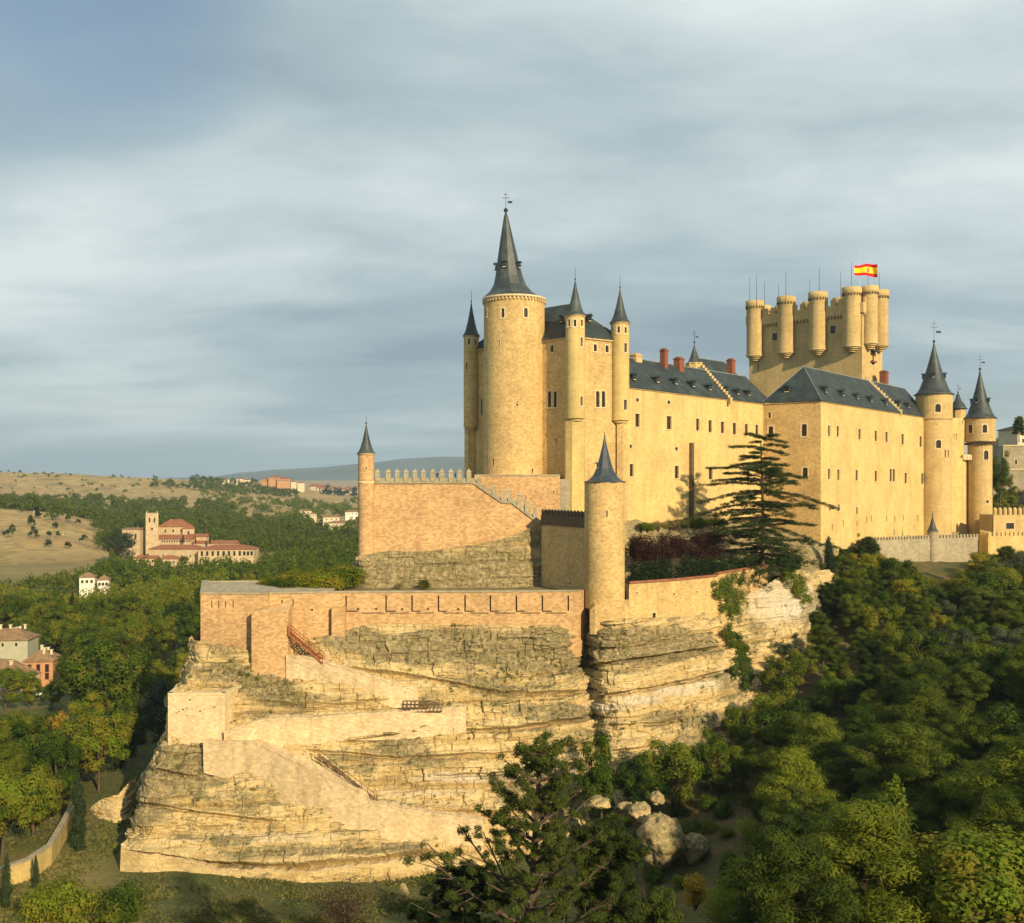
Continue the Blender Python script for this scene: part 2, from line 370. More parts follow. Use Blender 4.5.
def tz_smooth(X, Y):
    X = np.asarray(X, float); Y = np.maximum(np.asarray(Y, float), 2.0)
    k = np.clip(CX + F_PX * X / Y, KC[0], KC[-1]); ly = np.log(Y)
    i = np.clip(np.searchsorted(KC, k) - 1, 0, len(KC) - 2); j = np.clip(np.searchsorted(LY, ly) - 1, 0, len(LY) - 2)
    a = np.clip((k - KC[i]) / (KC[i + 1] - KC[i]), 0, 1); b = np.clip((ly - LY[j]) / (LY[j + 1] - LY[j]), 0, 1)
    a = 0.5 * a + 0.5 * a * a * (3 - 2 * a); bs = 0.5 * b + 0.5 * b * b * (3 - 2 * b)
    w = np.clip((Y - 500) / 300, 0, 1)
    f = lambda T, bb: (T[j, i] * (1 - a) + T[j, i + 1] * a) * (1 - bb) + (T[j + 1, i] * (1 - a) + T[j + 1, i + 1] * a) * bb
    return f(tab, b) * (1 - w) + f(tab_t, bs) * Y * w
def tz(X, Y):
    Y_ = np.maximum(np.asarray(Y, float), 2.0)
    am = np.clip(Y_ / 150, 0.25, 1) * (1 + np.clip((Y_ - 600) / 500, 0, 3))
    return tz_smooth(X, Y) + am * 1.6 * fbm(np.asarray(X) / 28, Y_ / 28, 0, 4, 5) * np.clip((7000 - Y_) / 5000, 0.05, 1)

def build_terrain():
    kx = np.concatenate([np.linspace(-2000, -200, 60, endpoint=False), np.linspace(-200, 1250, 420), np.linspace(1253, 3300, 70)])
    yy = np.exp(np.linspace(math.log(2.0), math.log(30000), 620))
    K, YY = np.meshgrid((kx - CX) / F_PX, yy); X = K * YY
    zt = tz(X, YY)
    V = np.stack([X, YY, zt], -1).reshape(-1, 3); nx, ny = len(kx), len(yy)
    ii = np.arange((ny - 1) * nx).reshape(ny - 1, nx)[:, :-1].ravel()
    o = np_mesh('ground', V, np.stack([ii, ii + 1, ii + nx + 1, ii + nx], 1), M_GROUND, smooth=True)
    # cover attribute: 0 green grass, 1 straw-dry grass, 2 bare brown slope
    k = CX + F_PX * V[:, 0] / V[:, 1]; y = V[:, 1]
    dry = np.clip((y - 560) / 250, 0, 1) * 0.95
    dry = np.maximum(dry, np.clip((110 - np.abs(y - 178) * 8) / 60, 0, 1) * np.clip((75 - np.abs(k - 60)) / 60, 0, 1) * 0.55)
    br = np.clip((k - 560) / 80, 0, 1) * np.clip((560 - y) / 100, 0, 1)
    a = o.data.attributes.new('cover', 'FLOAT_VECTOR', 'POINT')
    a.data.foreach_set('vector', np.stack([dry, br, np.zeros_like(dry)], 1).astype(np.float32).ravel())
    tag(o, kind='structure'); return o
def mat_ground():
    m, t, b = new_mat('ground_cover'); at = nd(t, 'ShaderNodeAttribute'); at.attribute_name = 'cover'
    s = nd(t, 'ShaderNodeSeparateXYZ'); t.links.new(at.outputs['Vector'], s.inputs[0])
    n1 = noise(t, 0.12, 6, 0.65); n2 = noise(t, 1.6, 5, 0.7); n3 = noise(t, 0.02, 5, 0.6)
    green = ramp(t, n2, [(0.3, (0.040, 0.055, 0.014)), (0.5, (0.085, 0.100, 0.026)), (0.72, (0.22, 0.19, 0.06))])
    green = mix(t, ramp(t, n1, [(0.5, 0.0), (0.66, 0.55)]), green, (0.20, 0.14, 0.07))
    dry = ramp(t, n3, [(0.3, (0.20, 0.16, 0.06)), (0.5, (0.46, 0.32, 0.12)), (0.7, (0.52, 0.38, 0.16))])
    dry = mix(t, ramp(t, n1, [(0.50, 0.0), (0.60, 0.6)]), dry, (0.13, 0.11, 0.045))
    tr_ = noise(t, 0.05, 6, 0.7, stretch=(.35, 2.2, 1)); dry = mix(t, ramp(t, tr_, [(0.54, 0.0), (0.62, 0.55)]), dry, (0.18, 0.13, 0.06)); dry = mix(t, ramp(t, noise(t, 0.011, 5, 0.6), [(0.5, 0.0), (0.56, 0.35)]), dry, (0.33, 0.20, 0.09))
    brown = ramp(t, n2, [(0.3, (0.06, 0.05, 0.02)), (0.55, (0.17, 0.11, 0.05)), (0.75, (0.26, 0.18, 0.09))])
    brown = mix(t, ramp(t, n1, [(0.42, 0.0), (0.55, 0.85)]), brown, (0.075, 0.085, 0.022))
    c = mix(t, s.outputs[0], green, dry); c = mix(t, s.outputs[1], c, brown)
    t.links.new(c, b.inputs['Base Color']); bump(t, b, n2, 0.8, 0.35); return m
M_GROUND = mat_ground()
build_terrain()

# blue mountain range on the horizon
def build_mountains():
    pts = [(-2500, 474), (-900, 470), (-300, 474), (120, 480), (215, 476.5), (240, 472.5), (290, 469), (330, 466.5), (370, 463), (400, 459), (440, 456.5), (475, 457), (520, 462), (600, 460), (700, 466), (850, 472), (1000, 470), (1300, 462), (1900, 466), (3500, 474)]
    k = np.linspace(-2400, 3400, 700); h = np.interp(k, [p[0] for p in pts], [p[1] for p in pts]) + 0.5 * fbm(k / 25, 0, 0, 4, 3)
    rows = []
    for j, (yy, fr) in enumerate([(9500, 0), (10300, .35), (11000, .7), (11800, .93), (12500, 1), (14500, .3), (16000, 0)]):
        zt = (HY - h) / F_PX * 12500 + 40
        z = -40 + zt * fr * (1 + 0.10 * fbm(k / 40, j * 1.7, 0, 4, 9) * (1 if 0 < fr < 1 else 0))
        rows.append(np.stack([(k - CX) / F_PX * yy, np.full_like(k, yy), z], 1))
    V = np.concatenate(rows); n = len(k); ii = np.arange((len(rows) - 1) * n).reshape(-1, n)[:, :-1].ravel()
    m = mat_flat('mountain_scrub', (0.10, 0.12, 0.09), 0.95, 0.3, 0.001)
    tag(np_mesh('mountains', V, np.stack([ii, ii + 1, ii + n + 1, ii + n], 1), m, smooth=True), kind='structure')
build_mountains()

# haze: even, closed box round everything below the sky
def build_haze():
    mb = MB(); mb.prism([(-45000, -400), (45000, -400), (45000, 33000), (-45000, 33000)], -700, 700)
    m = bpy.data.materials.new('haze_air'); m.use_nodes = True; t = m.node_tree; t.nodes.clear()
    o = nd(t, 'ShaderNodeOutputMaterial'); v = nd(t, 'ShaderNodeVolumePrincipled')
    v.inputs['Color'].default_value = (0.62, 0.82, 1.0, 1); v.inputs['Density'].default_value = 6.0e-5; v.inputs['Anisotropy'].default_value = 0.1
    t.links.new(v.outputs[0], o.inputs['Volume']); tag(mb.build('haze', m), kind='stuff')
build_haze()

# ------------------------------------------------------------ rock
def mat_rock():
    m, t, b = new_mat('limestone_cliff')
    p = pos(t); s = nd(t, 'ShaderNodeSeparateXYZ'); t.links.new(p, s.inputs[0])
    big = noise(t, 0.06, 5, 0.6); med = noise(t, 0.35, 6, 0.65); fine = noise(t, 2.2, 5, 0.7)
    lay = noise(t, 1.0, 5, 0.65, stretch=(0.06, 0.06, 0.5), dist=0.8)
    lay2 = noise(t, 1.0, 5, 0.65, stretch=(0.22, 0.22, 1.5), dist=1.2)
    c = ramp(t, lay, [(0.28, (0.29, 0.205, 0.085)), (0.42, (0.49, 0.36, 0.145)), (0.55, (0.59, 0.46, 0.225)), (0.72, (0.39, 0.275, 0.105))])
    c = mix(t, ramp(t, lay2, [(0.5, 0.0), (0.66, 0.7)]), c, (0.38, 0.26, 0.12))
    c = mix(t, ramp(t, med, [(0.50, 0.0), (0.68, 0.6)]), c, (0.66, 0.54, 0.28))
    pa = nd(t, 'ShaderNodeAttribute'); pa.attribute_name = 'pale'
    c = mix(t, mth(t, 'MULTIPLY', pa.outputs['Fac'], ramp(t, fine, [(0.3, 0.45), (0.5, 1.0)])), c, (0.56, 0.50, 0.38))
    # grey-brown lichen and dry scrub crust, denser on what faces up
    g = nd(t, 'ShaderNodeNewGeometry'); ns = nd(t, 'ShaderNodeSeparateXYZ'); t.links.new(g.outputs['Normal'], ns.inputs[0])
    at = nd(t, 'ShaderNodeAttribute'); at.attribute_name = 'crust'
    ml = mth(t, 'ADD', mth(t, 'MULTIPLY', ns.outputs[2], 0.16), mth(t, 'ADD', big, mth(t, 'ADD', mth(t, 'ADD', mth(t, 'MULTIPLY', fine, 0.30), mth(t, 'MULTIPLY', mth(t, 'SUBTRACT', med, 0.5), 0.55)), mth(t, 'MULTIPLY', at.outputs['Fac'], 0.62))))
    crust = ramp(t, noise(t, 1.1, 6, 0.72), [(0.32, (0.07, 0.058, 0.028)), (0.44, (0.17, 0.14, 0.07)), (0.55, (0.27, 0.22, 0.115)), (0.66, (0.48, 0.375, 0.18))])
    gr = ramp(t, noise(t, 0.28, 4, 0.6), [(0.5, 0.0), (0.62, 0.6)])
    crust = mix(t, gr, crust, mix(t, fine, (0.07, 0.085, 0.025), (0.20, 0.17, 0.06)))
    c = mix(t, ramp(t, ml, [(0.80, 0.0), (0.93, 0.88)]), c, crust)
    c = mix(t, ramp(t, fine, [(0.30, 0.85), (0.43, 0.0)]), c, (0.12, 0.075, 0.035))
    t.links.new(c, b.inputs['Base Color']); bump(t, b, mth(t, 'ADD', fine, mth(t, 'MULTIPLY', lay2, 1.0)), 0.75, 0.3); return m
M['rock'] = mat_rock()

def catmull(A, t):
    """A (n, ...) control rows, t in 0..n-1"""
    n = len(A); i = np.clip(np.floor(t).astype(int), 0, n - 2); f = (t - i)[(...,) + (None,) * (A.ndim - 1)]
    g = lambda k: A[np.clip(k, 0, n - 1)]
    p0, p1, p2, p3 = g(i - 1), g(i), g(i + 1), g(i + 2)
    return 0.5 * (2 * p1 + (p2 - p0) * f + (2 * p0 - 5 * p1 + 4 * p2 - p3) * f * f + (3 * p1 - p0 - 3 * p2 + p3) * f ** 3)

def rock_sheet(name, cols, nu, nv, amp, crust=None, seed=1, bed=2.1, parent=None, ledges=(), pale=()):
    C = np.array([[list(P(*q)) for q in c] for c in cols])           # (nc, nl, 3)
    u = np.linspace(0, len(cols) - 1, nu); v = np.linspace(0, len(cols[0]) - 1, nv)
    A = catmull(C, u); A = np.swapaxes(catmull(np.swapaxes(A, 0, 1), v), 0, 1)   # (nu,nv,3)
    du = np.gradient(A, axis=0); dv = np.gradient(A, axis=1)
    n = np.cross(dv, du); n /= np.linalg.norm(n, axis=-1, keepdims=True) + 1e-9
    n[n[..., 1] > 0.9] *= 1
    x, y, z = A[..., 0], A[..., 1], A[..., 2]
    zz = z + 1.4 * fbm(x / 30, y / 30, 0, 3, seed + 20) + 0.02 * x * -1 + 0.5 * fbm(x / 5, y / 5, z / 5, 3, seed + 30)
    def bedf(th, sd):
        q = zz / th + 0.45 * vnoise(0, 0, zz / (th * 3), sd + 5); i = np.floor(q); f = q - i
        h0 = _h(i.astype(np.int64), np.full(i.shape, sd, np.int64), np.zeros(i.shape, np.int64), 7)
        local = 0.5 + 0.5 * vnoise(x / 9 + i * 3.7, y / 9, i * 5.1, sd + 2)
        d = (h0 * 0.6 + local * 0.8) - 0.7
        groove = np.exp(-((f - 0.02) / 0.10) ** 2) + np.exp(-((f - 1.02) / 0.10) ** 2)
        return d - groove * 0.5 * (0.35 + local)
    d = amp * (1.7 * bedf(bed * 2.4, 3) + 0.40 * bedf(bed * 0.9, 4)) + amp * 1.9 * fbm(x / 14, y / 14, z / 18, 4, seed) + amp * 0.85 * fbm(x / 3.2, y / 3.2, z / 2.0, 4, seed + 9) - amp * .6 * np.clip(np.abs(fbm(x / 6, y / 6, z / 2.2, 4, seed + 70)) * -6 + .7, 0, 1)
    al = np.cumsum(np.linalg.norm(np.gradient(A[:, nv // 2], axis=0)[:, :2], axis=1))[:, None] + 0 * x
    for (bh, bw, am, sd_) in ((bed * 1.1, 3.6, .42, 61), (bed * .5, 1.7, .20, 67)):         # joints: the beds break into blocks
        q = zz / bh; i = np.floor(q).astype(np.int64); s_ = al / bw + _h(i, i * 0, i * 0, sd_) * 7 + .5 * fbm(x / 3, y / 3, z / 3, 2, sd_); j = np.floor(s_).astype(np.int64)
        fs = s_ - j; e_ = np.minimum(fs, 1 - fs) * bw; hb = _h(i, j, i * 0 + 3, sd_); d += amp * am * (hb * 2 - 1) * 1.2 - amp * am * 1.3 * np.exp(-(e_ / .16) ** 2) * (_h(j, i, i * 0, sd_ + 1) > .78)
    pxg = CX + F_PX * x / y; pyg = HY - F_PX * z / y
    for (pl, am, th) in ledges:
        y0 = np.interp(pxg, [p[0] for p in pl], [p[1] for p in pl]) + 1.5 * fbm(x / 4, y / 4, 0, 3, 88); on_ = np.clip((pxg - pl[0][0]) / 12, 0, 1) * np.clip((pl[-1][0] - pxg) / 12, 0, 1)
        t_ = (pyg - y0) / th; d += on_ * am * (np.where(t_ < 0, np.exp(-(t_ / 2.2) ** 2), 0) * 1.0 - np.exp(-((t_ - .8) / .7) ** 2) * .95)
    V = A + n * d[..., None]
    V = V.reshape(-1, 3); ii = (np.arange(nu - 1)[:, None] * nv + np.arange(nv - 1)[None]).ravel()
    Fq = np.stack([ii, ii + 1, ii + nv + 1, ii + nv], 1)
    o = np_mesh(name, V, Fq, M['rock'], smooth=False, parent=parent)
    a = o.data.attributes.new('crust', 'FLOAT', 'POINT')
    px = CX + F_PX * A[..., 0] / A[..., 1]; py = HY - F_PX * A[..., 2] / A[..., 1]
    ca = -0.12 + 0.13 + 1.0 * fbm(x / 12, y / 12, z / 4.5, 5, 123)
    for (x0, y0, rx, ry, w) in (crust or []):
        ca += w * np.exp(-(((px - x0) / rx) ** 2 + ((py - y0) / ry) ** 2) ** 2)
    a.data.foreach_set('value', ca.astype(np.float32).ravel())
    pv = np.zeros(px.shape)
    for (x0, y0, rx, ry, w) in pale: pv += w * np.exp(-(((px - x0) / rx) ** 2 + ((py - y0) / ry) ** 2) ** 2)
    a = o.data.attributes.new('pale', 'FLOAT', 'POINT'); a.data.foreach_set('value', np.clip(pv, 0, 1).astype(np.float32).ravel())
    return o, A, V.reshape(nu, nv, 3)

CL = [
 [(232,625,275),(232,650,276),(228,680,276),(224,710,277),(220,735,278),(215,755,280)],
 [(213,625,238),(210,650,238),(203,680,236),(193,712,234),(183,750,232),(176,790,230)],
 [(197,640,203),(190,670,200),(170,705,196),(160,745,192),(136,803,188),(119,872,184)],
 [(230,645,201),(228,672,198),(212,708,193),(204,752,189),(190,808,184),(178,882,180)],
 [(270,650,201),(270,680,197.5),(262,712,193),(255,755,189),(250,815,184),(240,897,178)],
 [(370,625,204),(370,664,200),(370,704,196),(370,745,192),(365,805,187),(360,902,177)],
 [(470,625,205),(470,666,201),(470,708,197),(470,750,193),(470,815,188),(460,907,178)],
 [(556,625,206),(557,668,203),(560,710,199),(562,755,195.5),(566,812,191),(568,895,181)],
 [(583,628,212.5),(587,668,209.5),(591,710,205.5),(595,755,201),(598,805,196),(600,870,186)],
 [(601,622,204.3),(604,664,203.2),(608,705,201.6),(610,745,199),(612,795,193.5),(615,860,184.5)],
 [(629,618,205.6),(633,662,204.6),(636,705,202.6),(638,745,199.6),(639,795,193),(641,860,184)],
 [(690,615,223),(690,648,220),(692,680,217),(690,712,212),(688,752,203),(690,830,188)],
 [(745,596,240),(750,636,236),(755,675,231),(747,707,222),(742,752,210),(742,820,194)],
 [(795,570,256),(803,608,251),(797,642,243),(787,682,231),(777,742,215),(782,810,200)],
 [(826,570,280),(832,600,276),(834,632,267),(838,672,255),(842,722,240),(850,780,222)],
 [(850,555,312),(858,580,308),(866,610,300),(876,642,290),(886,682,276),(900,730,262)],
]
CRUST = [(400,645,70,14,.62),(470,650,100,18,.6),(545,655,45,24,.6),(500,682,50,12,.5),(560,713,45,9,.8),(655,646,72,17,.75),(268,686,34,17,.7),(230,672,30,8,.5),(170,765,45,26,.62),(235,790,60,22,.42),(385,729,110,6,.6),(530,733,70,6,.45),
 (290,770,40,10,.3),(720,735,45,22,.6),(690,716,40,8,.5),(330,852,110,6,.45),(200,840,60,8,.3),(745,640,18,30,.3),(760,600,25,20,-.2),(650,690,60,8,-.3),(440,790,60,20,-.15),(560,780,40,30,.1),(310,700,60,6,.3)]
PALE = [(605,708,24,5,.8),(640,700,24,5,.9),(675,691,24,5,.9),(705,684,22,5,.8),(735,674,20,6,.8),(470,778,60,5,.7),(540,772,40,5,.6),(420,792,60,4,.5),(775,600,30,26,.8),(805,606,20,18,.8),(250,838,90,6,.4),(590,800,40,10,.5)]
LEDGES = [([(125,850),(160,853),(216,862),(299,866),(380,860),(436,850)],2.4,3.6),([(594,697),(640,688),(690,679),(745,664)],1.0,2.2),([(592,664),(650,655),(728,645)],1.1,2.4),([(240,702),(340,704),(400,700)],.7,2),([(340,742),(440,730),(520,726),(590,716)],1.0,2.2),
 ([(366,803),(430,812),(500,812),(590,790)],1.4,3),([(300,748),(400,757),(500,752),(585,742)],.7,2),([(430,776),(500,772),(590,760)],.8,2),([(345,668),(420,676),(500,692),(588,690)],1.0,2.2),([(135,800),(200,812),(290,822)],.8,2.2),([(150,768),(200,775)],.8,2),([(600,725),(660,722),(700,712)],.7,2),([(600,752),(660,745)],.8,2.2),([(690,735),(760,722)],.9,2.4)]
cliff, CA, CV = rock_sheet('cliff', CL, 1300, 420, 0.85, CRUST, ledges=LEDGES, pale=PALE)
tag(cliff, kind='structure')
# the cliff, seen from the camera, as a depth look-up for what is built onto it
_pp = CX + F_PX * CA[..., 0] / CA[..., 1]; _qq = HY - F_PX * CA[..., 2] / CA[..., 1]
_m = slice(int(1300 * 2 / 14), 1299)
def cliffY(px, py):
    d = (_pp[_m] - px) ** 2 + (_qq[_m] - py) ** 2; i = np.argmin(d); return float(CA[_m][..., 1].ravel()[i])

RK = [
 [(352,553,240),(350,575,240),(348,600,240)],
 [(357,556,227.5),(356,572,227),(354,600,226)],
 [(385,551,227.5),(385,570,226),(385,600,224)],
 [(425,551,227.5),(425,570,226),(425,600,224)],
 [(483,543,227.5),(483,566,226),(483,600,224)],
 [(512,536,227.6),(512,562,226.4),(512,600,224)],
 [(530,528,228),(532,556,228),(532,600,227)],
 [(550,520,229),(550,556,229),(550,600,229)]]
ur, _, _ = rock_sheet('rock_outcrop', RK, 460, 130, 0.45, [(420,572,95,26,.72),(500,575,50,26,.8)], 4, 1.6)
tag(ur, kind='structure')
# ------------------------------------------------------------ walls with real openings
class PlaneF:
    def __init__(s, p0, p1):
        s.p0 = p0; dx, dy = p1[0] - p0[0], p1[1] - p0[1]; s.len = math.hypot(dx, dy)
        s.t = (dx / s.len, dy / s.len); s.n = (-s.t[1], s.t[0]); s.curved = False
    def __call__(s, a, z, d): return (s.p0[0] + s.t[0] * a + s.n[0] * d, s.p0[1] + s.t[1] * a + s.n[1] * d, z)
    def hit(s, px, py):
        k = (px - CX) / F_PX; a = (k * s.p0[1] - s.p0[0]) / (s.t[0] - k * s.t[1])
        return a, Z(py, s.p0[1] + a * s.t[1])
class CylF:
    def __init__(s, c, r): s.c = c; s.r = r; s.curved = True
    def __call__(s, a, z, d):
        t = a / s.r; return (s.c[0] + (s.r - d) * math.sin(t), s.c[1] - (s.r - d) * math.cos(t), z)
    def hit(s, px, py):
        k = (px - CX) / F_PX; best = None
        for i in range(-900, 901):
            t = i / 900 * 1.6; x = s.c[0] + s.r * math.sin(t); y = s.c[1] - s.r * math.cos(t); e_ = abs(x / y - k)
            if (s.c[0] * math.sin(t) - s.c[1] * math.cos(t)) + s.r > 0: continue
            if best is None or e_ < best[0]: best = (e_, t, y)
        return best[1] * s.r, Z(py, best[2])

class Wall:
    def __init__(s, F, s0, s1, z0, z1, ds=None): s.F = F; s.s0, s.s1, s.z0, s.z1, s.ds = s0, s1, z0, z1, ds; s.w = []
    def win(s, px, py, wpx, hpx, style='rect'):
        a0, z = s.F.hit(px - wpx / 2, py); a1, _ = s.F.hit(px + wpx / 2, py)
        Y = s.F((a0 + a1) / 2, z, 0)[1]; h = hpx / F_PX * Y
        w = max(abs(a1 - a0), 0.25); c = (a0 + a1) / 2
        s.w.append((c - w / 2, c + w / 2, z - h / 2, z + h / 2, style)); return s
    def build(s, parent, mat, name='wall', trim=None):
        F = s.F; mb = MB(); ww = [w for w in s.w if w[0] > s.s0 and w[1] < s.s1 and w[2] > s.z0 and w[3] < s.z1]
        xs = {s.s0, s.s1}; zs = {s.z0, s.z1}
        for w in ww: xs |= {w[0], w[1]}; zs |= {w[2], w[3]}
        if s.ds:
            n = max(2, int((s.s1 - s.s0) / s.ds))
            for i in range(1, n):
                q = s.s0 + (s.s1 - s.s0) * i / n
                if min(abs(q - x) for x in xs) > s.ds * 0.2: xs.add(q)
        xs = sorted(xs); zs = sorted(zs); V = []; Fc = []; U = []
        for x in xs:
            for z in zs: V.append(F(x, z, 0))
        nz = len(zs)
        for i in range(len(xs) - 1):
            for j in range(nz - 1):
                cx, cz = (xs[i] + xs[i + 1]) / 2, (zs[j] + zs[j + 1]) / 2
                if any(w[0] < cx < w[1] and w[2] < cz < w[3] for w in ww): continue
                Fc.append((i * nz + j, (i + 1) * nz + j, (i + 1) * nz + j + 1, i * nz + j + 1))
                U.append([(xs[i], zs[j]), (xs[i + 1], zs[j]), (xs[i + 1], zs[j + 1]), (xs[i], zs[j + 1])])
        mb.mesh(V, Fc, smooth=F.curved, uvs=U)
        D = 0.55
        for (a, b, c, d, st) in ww:
            q = [(a, c), (b, c), (b, d), (a, d)]
            for k in range(4):
                (x0, z0), (x1, z1) = q[k], q[(k + 1) % 4]
                mb.poly([F(x0, z0, 0), F(x1, z1, 0), F(x1, z1, D), F(x0, z0, D)])
        o = mb.build(name, mat, parent)
        for (a, b, c, d, st) in ww: window(F, a, b, c, d, st, parent, trim or M['trim'])
        return o

def window(F, a, b, c, d, st, parent, trim):
    w = b - a; h = d - c; mb = MB()
    e = {'arch': 0.30, 'framed': 0.42, 'rect': 0.24, 'slit': 0.10, 'round': 0.18}[st]
    def slab(x0, x1, z0, z1, d0, d1):
        P8 = [F(x, z, q) for q in (d0, d1) for (x, z) in ((x0, z0), (x1, z0), (x1, z1), (x0, z1))]
        mb.mesh(P8, [(0, 1, 2, 3), (7, 6, 5, 4), (0, 4, 5, 1), (1, 5, 6, 2), (2, 6, 7, 3), (3, 7, 4, 0)])
    slab(a - e, a - .002, c - e, d + e, -.06, .03); slab(b + .002, b + e, c - e, d + e, -.06, .03)
    slab(a, b, d + .002, d + e, -.06, .03); slab(a - e - .1, b + e + .1, c - e * 1.2, c - .002, -.16, .03)
    if st in ('arch', 'framed', 'round'):
        n = 6; r = w / 2; zc = d - r * 1.02; xc = (a + b) / 2
        for sg in (-1, 1):
            pts = [(xc + sg * r * math.cos(t), zc + r * math.sin(t)) for t in [math.pi / 2 * k / n for k in range(n + 1)]]
            cor = (xc + sg * (r - .003), d - .003)
            for k in range(n): mb.poly([F(*pts[k], .08), F(*pts[k + 1], .08), F(*cor, .08)])
            for k in range(n): mb.poly([F(*pts[k], .08), F(*pts[k + 1], .08), F(*pts[k + 1], .4), F(*pts[k], .4)])
        if st == 'round':
            zc2 = c + r * 1.02
            for sg in (-1, 1):
                pts = [(xc + sg * r * math.cos(t), zc2 - r * math.sin(t)) for t in [math.pi / 2 * k / n for k in range(n + 1)]]
                cor = (xc + sg * (r - .003), c + .003)
                for k in range(n): mb.poly([F(*pts[k], .08), F(*pts[k + 1], .08), F(*cor, .08)])
    o = mb.build('window', trim, parent)
    g = MB(); P8 = [F(x, z, q) for q in (.42, .5) for (x, z) in ((a, c), (b, c), (b, d), (a, d))]
    g.mesh(P8, [(0, 1, 2, 3), (7, 6, 5, 4)]); g.build('pane', M['glass'], o)
    if st == 'framed' or (w > 1.1 and h > 1.6 and st != 'round'):
        f = MB(); xc = (a + b) / 2; zc = c + h * .62
        for (x0, x1, z0, z1) in ((xc - .05, xc + .05, c, d), (a, b, zc - .05, zc + .05), (a, a + .09, c, d), (b - .09, b, c, d)):
            P8 = [F(x, z, q) for q in (.33, .41) for (x, z) in ((x0, z0), (x1, z0), (x1, z1), (x0, z1))]
            f.mesh(P8, [(0, 1, 2, 3), (7, 6, 5, 4), (0, 4, 5, 1), (1, 5, 6, 2), (2, 6, 7, 3), (3, 7, 4, 0)])
        f.build('window_frame', M['wood'], o)

def line_box(mb, p0, p1, z0, z1, out, inn, ext=0.0):
    """box along a plan line; out/inn = distances outward and inward of the line"""
    F = PlaneF(p0, p1); mb.prism([F(-ext, 0, -out)[:2], F(F.len + ext, 0, -out)[:2], F(F.len + ext, 0, inn)[:2], F(-ext, 0, inn)[:2]], z0, z1)
def merlons(mb, p0, p1, z, n, w, h, th, cap=0.0, off=0.0, phase=0.5, lean=0.0):
    F = PlaneF(p0, p1)
    for k in range(n):
        a = F.len * (k + phase) / n; c = F(a, 0, off + th / 2); rz = math.atan2(F.t[1], F.t[0])
        mb.box((c[0], c[1], z), (w, th, h), rz)
        if cap:
            q = [F(a + x, 0, off + th / 2 + y)[:2] for (x, y) in ((-w / 2 - .06, -th / 2 - .06), (w / 2 + .06, -th / 2 - .06), (w / 2 + .06, th / 2 + .06), (-w / 2 - .06, th / 2 + .06))]
            V = [(x, y, z + h + .002) for (x, y) in q] + [(c[0], c[1], z + h + cap)]
            mb.mesh(V, [(0, 1, 4), (1, 2, 4), (2, 3, 4), (3, 0, 4), (3, 2, 1, 0)])
def corbels_line(mb, p0, p1, z, n, w, h, out):
    F = PlaneF(p0, p1)
    for k in range(n):
        a = F.len * (k + .5) / n
        A_ = [F(a - w / 2, 0, 0), F(a + w / 2, 0, 0)]; B_ = [F(a - w / 2, 0, -out), F(a + w / 2, 0, -out)]
        V = [(*A_[0][:2], z), (*A_[1][:2], z), (*A_[1][:2], z + h), (*A_[0][:2], z + h), (*B_[0][:2], z + h * .55), (*B_[1][:2], z + h * .55), (*B_[1][:2], z + h), (*B_[0][:2], z + h)]
        mb.mesh(V, [(0, 1, 5, 4), (4, 5, 6, 7), (0, 4, 7, 3), (1, 2, 6, 5), (3, 7, 6, 2)])
def corbels_ring(mb, c, r, z, n, w, h, out):
    for k in range(n):
        a = 2 * math.pi * k / n; rr = r + out / 2
        mb.box((c[0] + rr * math.cos(a), c[1] + rr * math.sin(a), z), (out, w, h), a)
PROF_TALL = [(1.04, 0), (.86, .03), (.70, .075), (.55, .15), (.46, .25), (.37, .41), (.22, .68), (.08, .93), (.025, 1)]
PROF_TURRET = [(1.12, 0), (.98, .035), (.82, .11), (.66, .22), (.42, .46), (.19, .75), (.03, 1)]
PROF_CONE = [(1.08, 0), (.92, .035), (.77, .11), (.53, .33), (.30, .60), (.11, .86), (.03, 1)]
def spire(parent, c, r, z0, z1, prof, n, mat=None, name='spire', smooth=None, lean=0.0):
    mb = MB(); h = z1 - z0
    mb.lathe(c, [(r * 1.0, z0 - .12)] + [(r * a, z0 + h * b) for a, b in prof], n, smooth=(n > 12) if smooth is None else smooth, a0=math.pi / n)
    if lean: mb.v = [(x + lean * min(1, max(0, (z - z0) / h)) ** .35, y, z) for x, y, z in mb.v]
    return mb.build(name, mat or M['spire'], parent)
def finial(parent, c, z0, z1, ball=0.35, cross=True):
    mb = MB(); h = z1 - z0
    mb.tube((c[0], c[1], z0 - .6), (c[0], c[1], z1), .07, .04, 6)
    mb.lathe(c, [(.05, z0 - ball * .2), (ball * .8, z0 + ball * .2), (ball, z0 + ball * .8), (ball * .8, z0 + ball * 1.4), (.05, z0 + ball * 1.9)], 12)
    if cross:
        mb.box((c[0], c[1], z0 + h * .66), (h * .34, .09, .12)); mb.box((c[0], c[1], z0 + h * .82), (h * .18, .09, .10))
        mb.box((c[0] + h * .2, c[1], z0 + h * .42), (h * .22, .06, h * .1))
    mb.build('finial', M['iron'], parent)
